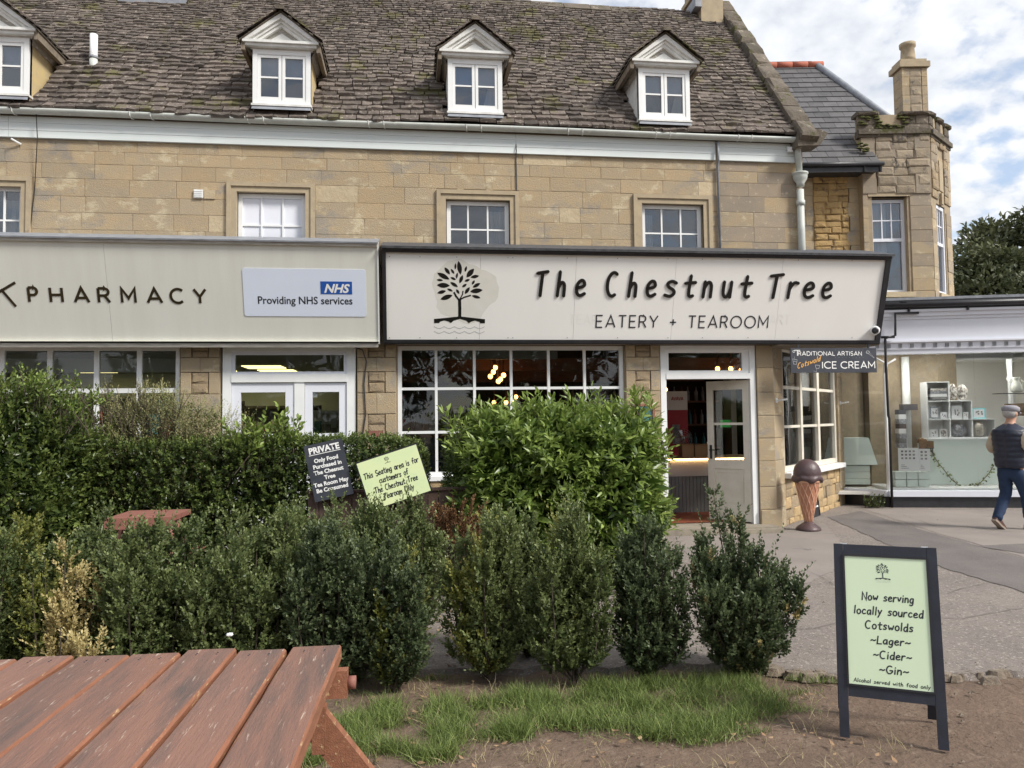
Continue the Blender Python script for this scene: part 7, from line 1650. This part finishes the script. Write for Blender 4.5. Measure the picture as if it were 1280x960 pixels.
o = wr.build('waffle_ridges', 'waffle_ridge', co, True); o['kind'] = 'stuff'
MB().lathe([(rc(zc1)+.0, zc1-.03), (rc(zc1)+.012, zc1-.02), (rc(zc1)+.012, zc1+.01), (rc(zc1), zc1+.012)], 24).build('rim', 'waffle_ridge', co, True)
hs = hc-zc1; RS = .185
def sc_fn(a, z, t):
    k = max(0, 1-(z-zc1)/(hs*.35)); return a*(1+.05*k*math.sin(7*t)+.03*math.sin(11*t+z*30)*k+.012*math.sin(17*t+z*50)), z+.018*k*math.sin(5*t+1)
pf = [(RS*.80, zc1-.02), (RS*1.04, zc1-.012), (RS*1.10, zc1+.02), (RS*1.06, zc1+.05), (RS*.98, zc1+.068), (RS*1.0, zc1+.085)]+[(RS*math.cos(a), zc1+.09+(hs-.09)*math.sin(a)) for a in np.linspace(.12, PI/2-.02, 12)]
MB().lathe(pf, 40, fn=sc_fn).build('chocolate_scoop', 'choc', co, True)
# chalkboard against the splayed wall, behind the cone
u_ = .0; P0 = SP @ Vector((1.25, -.10, 0)); ck = thing('chalkboard', 'narrow black menu board leaning on the stone wall behind the cone', 'sign', (P0.x, WY+P0.y, .012), rad(45.7)); CX = RX(rad(-6))
bx('board', 'black_paint', ck, 0, .62, 0, .02, 0, .78, CX); fr = MB(CX)
for a, b, c_, d_ in ((-.02, .0, -.01, .80), (.62, .64, -.01, .80), (0, .62, -.01, 0), (0, .62, .78, .80)): fr.box(a, b, -.01, .025, c_, d_)
fr.build('frame', 'black_gloss', ck)
mb = MB(); r = random.Random(2)
for k in range(9):
    z = .70-k*.07
    x = .06
    while x < .52: l_ = r.uniform(.03, .09); mb.box(x, x+l_, -.003, -.0005, z, z+.026); x += l_+.025
put(mb, 'menu_lines', 'white_ink', ck, CX)
# small plant at the foot of the shop plinth
w3 = RZ(SA) @ Vector((-.35, .1, 0))+so_; sprigs('weed', 'small dark weed growing at the foot of the shop plinth corner', [(w3.x-.1, w3.y-.16, .02), (w3.x, w3.y-.2, .02), (w3.x+.08, w3.y-.2, .02)], 'leaf_hedge', 8, .22, .05, .03, 8, 0, 3, base=(w3.x, w3.y-.2, 0), cat='weed')

# ================================================================== PERSON
px_, py_ = ground(1268, 663); HEAD = math.atan2(.30, .95)-PI/2     # local +y is the way he faces
man = thing('person', 'man in flat cap, navy quilted gilet and jeans walking away past the gift shop', 'person', (px_, py_, .012), HEAD)
def skin(name, m, parent, V, E, R, sub=1, smooth=True):
    me = bpy.data.meshes.new(name); me.from_pydata(V, E, []); o = bpy.data.objects.new('tmp', me); COL.objects.link(o)
    md = o.modifiers.new('s', 'SKIN'); sv_ = me.skin_vertices[0].data
    for i, r_ in enumerate(R): sv_[i].radius = r_ if isinstance(r_, tuple) else (r_, r_)
    sv_[0].use_root = True; md.use_smooth_shade = True
    if sub: s2 = o.modifiers.new('d', 'SUBSURF'); s2.levels = sub
    dg = bpy.context.evaluated_depsgraph_get(); dg.update(); res = bpy.data.meshes.new_from_object(o.evaluated_get(dg)); bpy.data.objects.remove(o)
    if name in ('jeans', 'sleeve'):
        from mathutils import noise
        for v in res.vertices:
            q = Vector((v.co.x*14, v.co.y*14, v.co.z*26)); v.co += v.normal*(.010*noise.noise(q)+.006*abs(noise.noise(q*2.3)))
    res.name = name; res.materials.clear(); res.materials.append(M[m]); [setattr(p, 'use_smooth', True) for p in res.polygons]; return link(name, res, parent)
K = 1.70/1.78
def kv(L_): return [tuple(c*K for c in v) for v in L_]
hipz, chest = .93, 1.36
V = kv([(0, 0, .98), (0, -.01, 1.15), (0, -.03, 1.34), (0, -.01, 1.47), (0, .01, 1.53), (0, .035, 1.60), (0, .035, 1.68), (0, .03, 1.74),
     (-.19, -.02, 1.38), (-.27, -.07, 1.18), (-.23, .13, 1.06), (-.17, .21, 1.08),
     (.19, -.02, 1.38), (.27, -.05, 1.18), (.22, .16, 1.14), (.17, .27, 1.24),
     (-.09, 0, .92), (-.10, .0, .52), (-.10, -.26, .14), (.09, 0, .92), (.10, .16, .50), (.10, .20, .10)])
E_ = [(0, 1), (1, 2), (2, 3), (3, 4), (4, 5), (5, 6), (6, 7), (3, 8), (8, 9), (9, 10), (10, 11), (3, 12), (12, 13), (13, 14), (14, 15), (0, 16), (16, 17), (17, 18), (0, 19), (19, 20), (20, 21)]
R_ = [.13, .12, .13, .07, .055, .07, .088, .04, .045, .040, .034, .028, .045, .040, .034, .028, .08, .058, .038, .08, .058, .038]
fi = []
for s_, (hx, hy, hz), b0 in ((-1, (-.17, .21, 1.08), 11), (1, (.17, .27, 1.24), 15)):       # palms and fingers, curled
    n0 = len(V); V += kv([(hx, hy+.05, hz+.005)]); R_.append((.030, .018)); E_.append((b0, n0))
    for f_ in range(4):
        dx = -s_*(.0)+(f_-1.5)*.017; L_ = [.036, .042, .040, .031][f_]; n1 = len(V)
        V += kv([(hx+dx, hy+.085, hz+.006), (hx+dx, hy+.085+L_, hz-.005), (hx+dx*.9, hy+.09+L_, hz-.035)]); R_ += [.0095, .0085, .0075]; E_ += [(n0, n1), (n1, n1+1), (n1+1, n1+2)]
    n1 = len(V); V += kv([(hx-s_*.035, hy+.045, hz+.02), (hx-s_*.05, hy+.08, hz+.02)]); R_ += [.011, .009]; E_ += [(n0, n1), (n1, n1+1)]
bd = skin('body', 'skin', man, V, E_, [tuple(c*K for c in r) if isinstance(r, tuple) else r*K for r in R_], 1)
# head details: nose, ears
def mball(name, m, c, r, sc, parent, nz=0): return ball(parent, m, c[0]*K, c[1]*K, c[2]*K, r*K, sc, nz, name)
mball('nose', 'skin', (0, .135, 1.655), .018, (.8, 1.2, 1.3), man); mball('ear', 'skin', (-.088, .02, 1.66), .03, (.35, .7, 1.1), man); mball('ear', 'skin', (.088, .02, 1.66), .03, (.35, .7, 1.1), man); mball('chin', 'skin', (0, .095, 1.585), .035, (1, .9, .8), man)
mball('hair', 'hair', (0, .012, 1.675), .098, (.95, 1.02, .86), man, .02)
cp = MB(T(0, .02*K, 1.70*K) @ RX(rad(-6)) @ SC(K, K, K)); cp.lathe([(.100, 0), (.108, .012), (.115, .035), (.108, .062), (.07, .085), (.0, .092)], 24, fn=lambda a, z, t: (a*(1+.12*max(0, math.sin(t))), z+.0)); cp.build('flat_cap', 'cap', man, True)
cp = MB(T(0, .02*K, 1.70*K) @ RX(rad(-6)) @ SC(K, K, K)); cp.slab([(.095*math.cos(t), .07+.11*math.sin(t)) for t in np.linspace(0.05, PI-.05, 12)], -.006, .012, RX(rad(-8))); cp.build('cap_peak', 'cap', man)
# gilet: quilted rings
def gf_(a, z, t): return (a*(1 if abs(math.sin(t)) < .99 else 1), z)
gl = MB(SC(K, K, K)); pf = []; 
body_w = [(.90, .185), (.98, .205), (1.08, .205), (1.18, .205), (1.28, .215), (1.38, .225), (1.44, .215), (1.49, .14), (1.53, .075)]
for i in range(46):
    z = .90+(1.53-.90)*i/45; r0 = np.interp(z, [a for a, b in body_w], [b for a, b in body_w]); q = (z-.90)/.075; pf.append((r0+.010*abs(math.sin(q*PI))**.6 if z < 1.46 else r0+.004, z))
gl.lathe(pf, 36, fn=lambda a, z, t: (a*(.74+.26*abs(math.cos(t)))*(1.03 if math.sin(t) < 0 else 1.0)*(1.0+.010*math.sin(9*t+z*20)+.008*math.sin(23*t+z*61)), z+.004*math.sin(5*t+z*9)+(-.012 if math.sin(t) < 0 else 0))); gl.v = [(x, y-.015-(z-1.2)*.02, z) for x, y, z in gl.v]; gl.build('gilet', 'gilet', man, True)
for s_, q in ((-1, [(-.20, -.02, 1.36), (-.27, -.07, 1.17), (-.225, .15, 1.065)]), (1, [(.20, -.02, 1.36), (.27, -.05, 1.17), (.215, .18, 1.15)])):
    q = kv([(s_*.175, -.02, 1.385)]+q); skin('sleeve', 'shirt', man, q, [(0, 1), (1, 2), (2, 3)], [.072*K, .085*K, .066*K, .05*K], 2)
V = kv([(0, -.01, .98), (0, -.01, .90), (-.095, -.01, .80), (-.10, .01, .52), (-.10, -.20, .20), (-.10, -.235, .13), (.095, .0, .80), (.10, .14, .50), (.10, .19, .12)])
skin('jeans', 'jeans', man, V, [(0, 1), (1, 2), (2, 3), (3, 4), (4, 5), (1, 6), (6, 7), (7, 8)], [(.17*K, .135*K), (.165*K, .13*K), .112*K, .082*K, .070*K, .072*K, .112*K, .080*K, .074*K], 2)
skin('collar', 'shirt', man, kv([(0, -.01, 1.50), (0, .0, 1.545)]), [(0, 1)], [.072*K, .066*K], 1)
def shoe(x, y, z, pitch):
    X_ = T(x*K, y*K, z*K) @ RX(pitch) @ SC(K, K, K); o = MB(X_); sec = []
    ys_ = [-.10, -.07, -.02, .04, .10, .15, .185]; ws = [.030, .040, .038, .042, .050, .044, .018]; hs_ = [.075, .10, .105, .085, .06, .05, .025]
    V = []
    for yy, ww, h2 in zip(ys_, ws, hs_):
        for t in np.linspace(0, PI, 9): V.append((ww*math.cos(t), yy, .012+h2*math.sin(t)**.8))
    F = [(i*9+j, (i+1)*9+j, (i+1)*9+j+1, i*9+j+1) for i in range(6) for j in range(8)]+[tuple(range(9)), tuple(range(54, 63))[::-1]]
    o.add(V, F); s_ = o.build('shoe', 'shoe', man, True)
    so2 = MB(X_).slab([(.034, -.10), (.046, -.05), (.042, .04), (.055, .10), (.046, .16), (.0, .20), (-.046, .16), (-.055, .10), (-.042, .04), (-.046, -.05), (-.034, -.10)], -.012, .014); so2.build('shoe_sole', 'sole', s_)
shoe(-.10, -.22, .085, rad(-38)); shoe(.10, .20, .012, 0)

# ================================================================== TREES
def tree(x, y, h, R, label, group, n=1500, leafL=.22, trunk=.3, seed=1, m='leaf_tree', name='tree', zc=.62, nc=26):
    root = thing(name, label, 'tree', (x, y, 0), group=group); r = random.Random(seed); P = []; D = []; RN = []; q = np.random.default_rng(seed); lst = []
    for k in range(nc):
        a = r.uniform(0, 2*PI); e = r.uniform(-.7, 1); rr = R*math.sqrt(max(0, 1-e*e))*r.uniform(.45, .95); c = np.array([rr*math.cos(a), rr*math.sin(a), h*zc+e*h*(1-zc)*.92]); cr = R*r.uniform(.22, .42)
        lst.append(([(0, 0, h*r.uniform(.2, .4)), (c[0]*.5, c[1]*.5, (h*.4+c[2])/2), tuple(c)], [trunk*.4, trunk*.22, trunk*.06]))
        d = q.normal(size=(n, 3)); d /= np.linalg.norm(d, axis=1, keepdims=True); P.append(c+d*(cr*q.uniform(.35, 1.1, (n, 1))**.7)*np.array([1, 1, .8])); D.append(d+q.normal(size=(n, 3))*.7); RN.append(q.uniform(0, .5, n)+r.uniform(-.05, .4))
    P = np.concatenate(P); D = np.concatenate(D); RN = np.concatenate(RN); leaves('crown', m, root, P, D, leafL*q.uniform(.6, 1.2, len(P)), leafL*.55*q.uniform(.6, 1.2, len(P)), RN)
    mb = MB(); mb.tube([(0, 0, 0), (.05, 0, h*.25), (0, .05, h*.5)], [trunk, trunk*.75, trunk*.4], 9); mb.build('trunk', 'bark', root, True)
    for l in lst[:12]: MB().tube(l[0], l[1], 5).build('limb', 'bark', root)
    return root
tree(18.3, 22.5, 6.6, 3.1, 'dark leafy tree behind the gift shop at the right edge', None, n=1500, leafL=.20, seed=4, zc=.6, nc=30)
tree(23.5, 26.0, 9.0, 3.6, 'further tree beyond the dark one, mostly outside the right edge', None, n=1000, leafL=.24, seed=6, zc=.6)
# trees across the road behind the viewer: they show as dark reflections in the shop glass
for k, (x, y, h, R) in enumerate([(-13, -26, 9, 5.0), (-4.5, -29, 10, 5), (7.5, -27, 9.5, 5.0), (17, -29, 10, 5), (27, -24, 9, 5), (-24, -24, 9, 5)]):
    tree(x, y, h, R, ['round dense tree opposite the pharmacy, reflected in its window', 'taller tree across the road opposite the gap between the shops', 'tree opposite the cafe door, reflected in the cafe glass', 'tree across the road opposite the gift shop', 'tree across the road farthest to the right of the viewer', 'tree across the road farthest to the left of the viewer'][k], 'trees across the road', n=420, leafL=.5, trunk=.45, seed=20+k, nc=22, zc=.55)
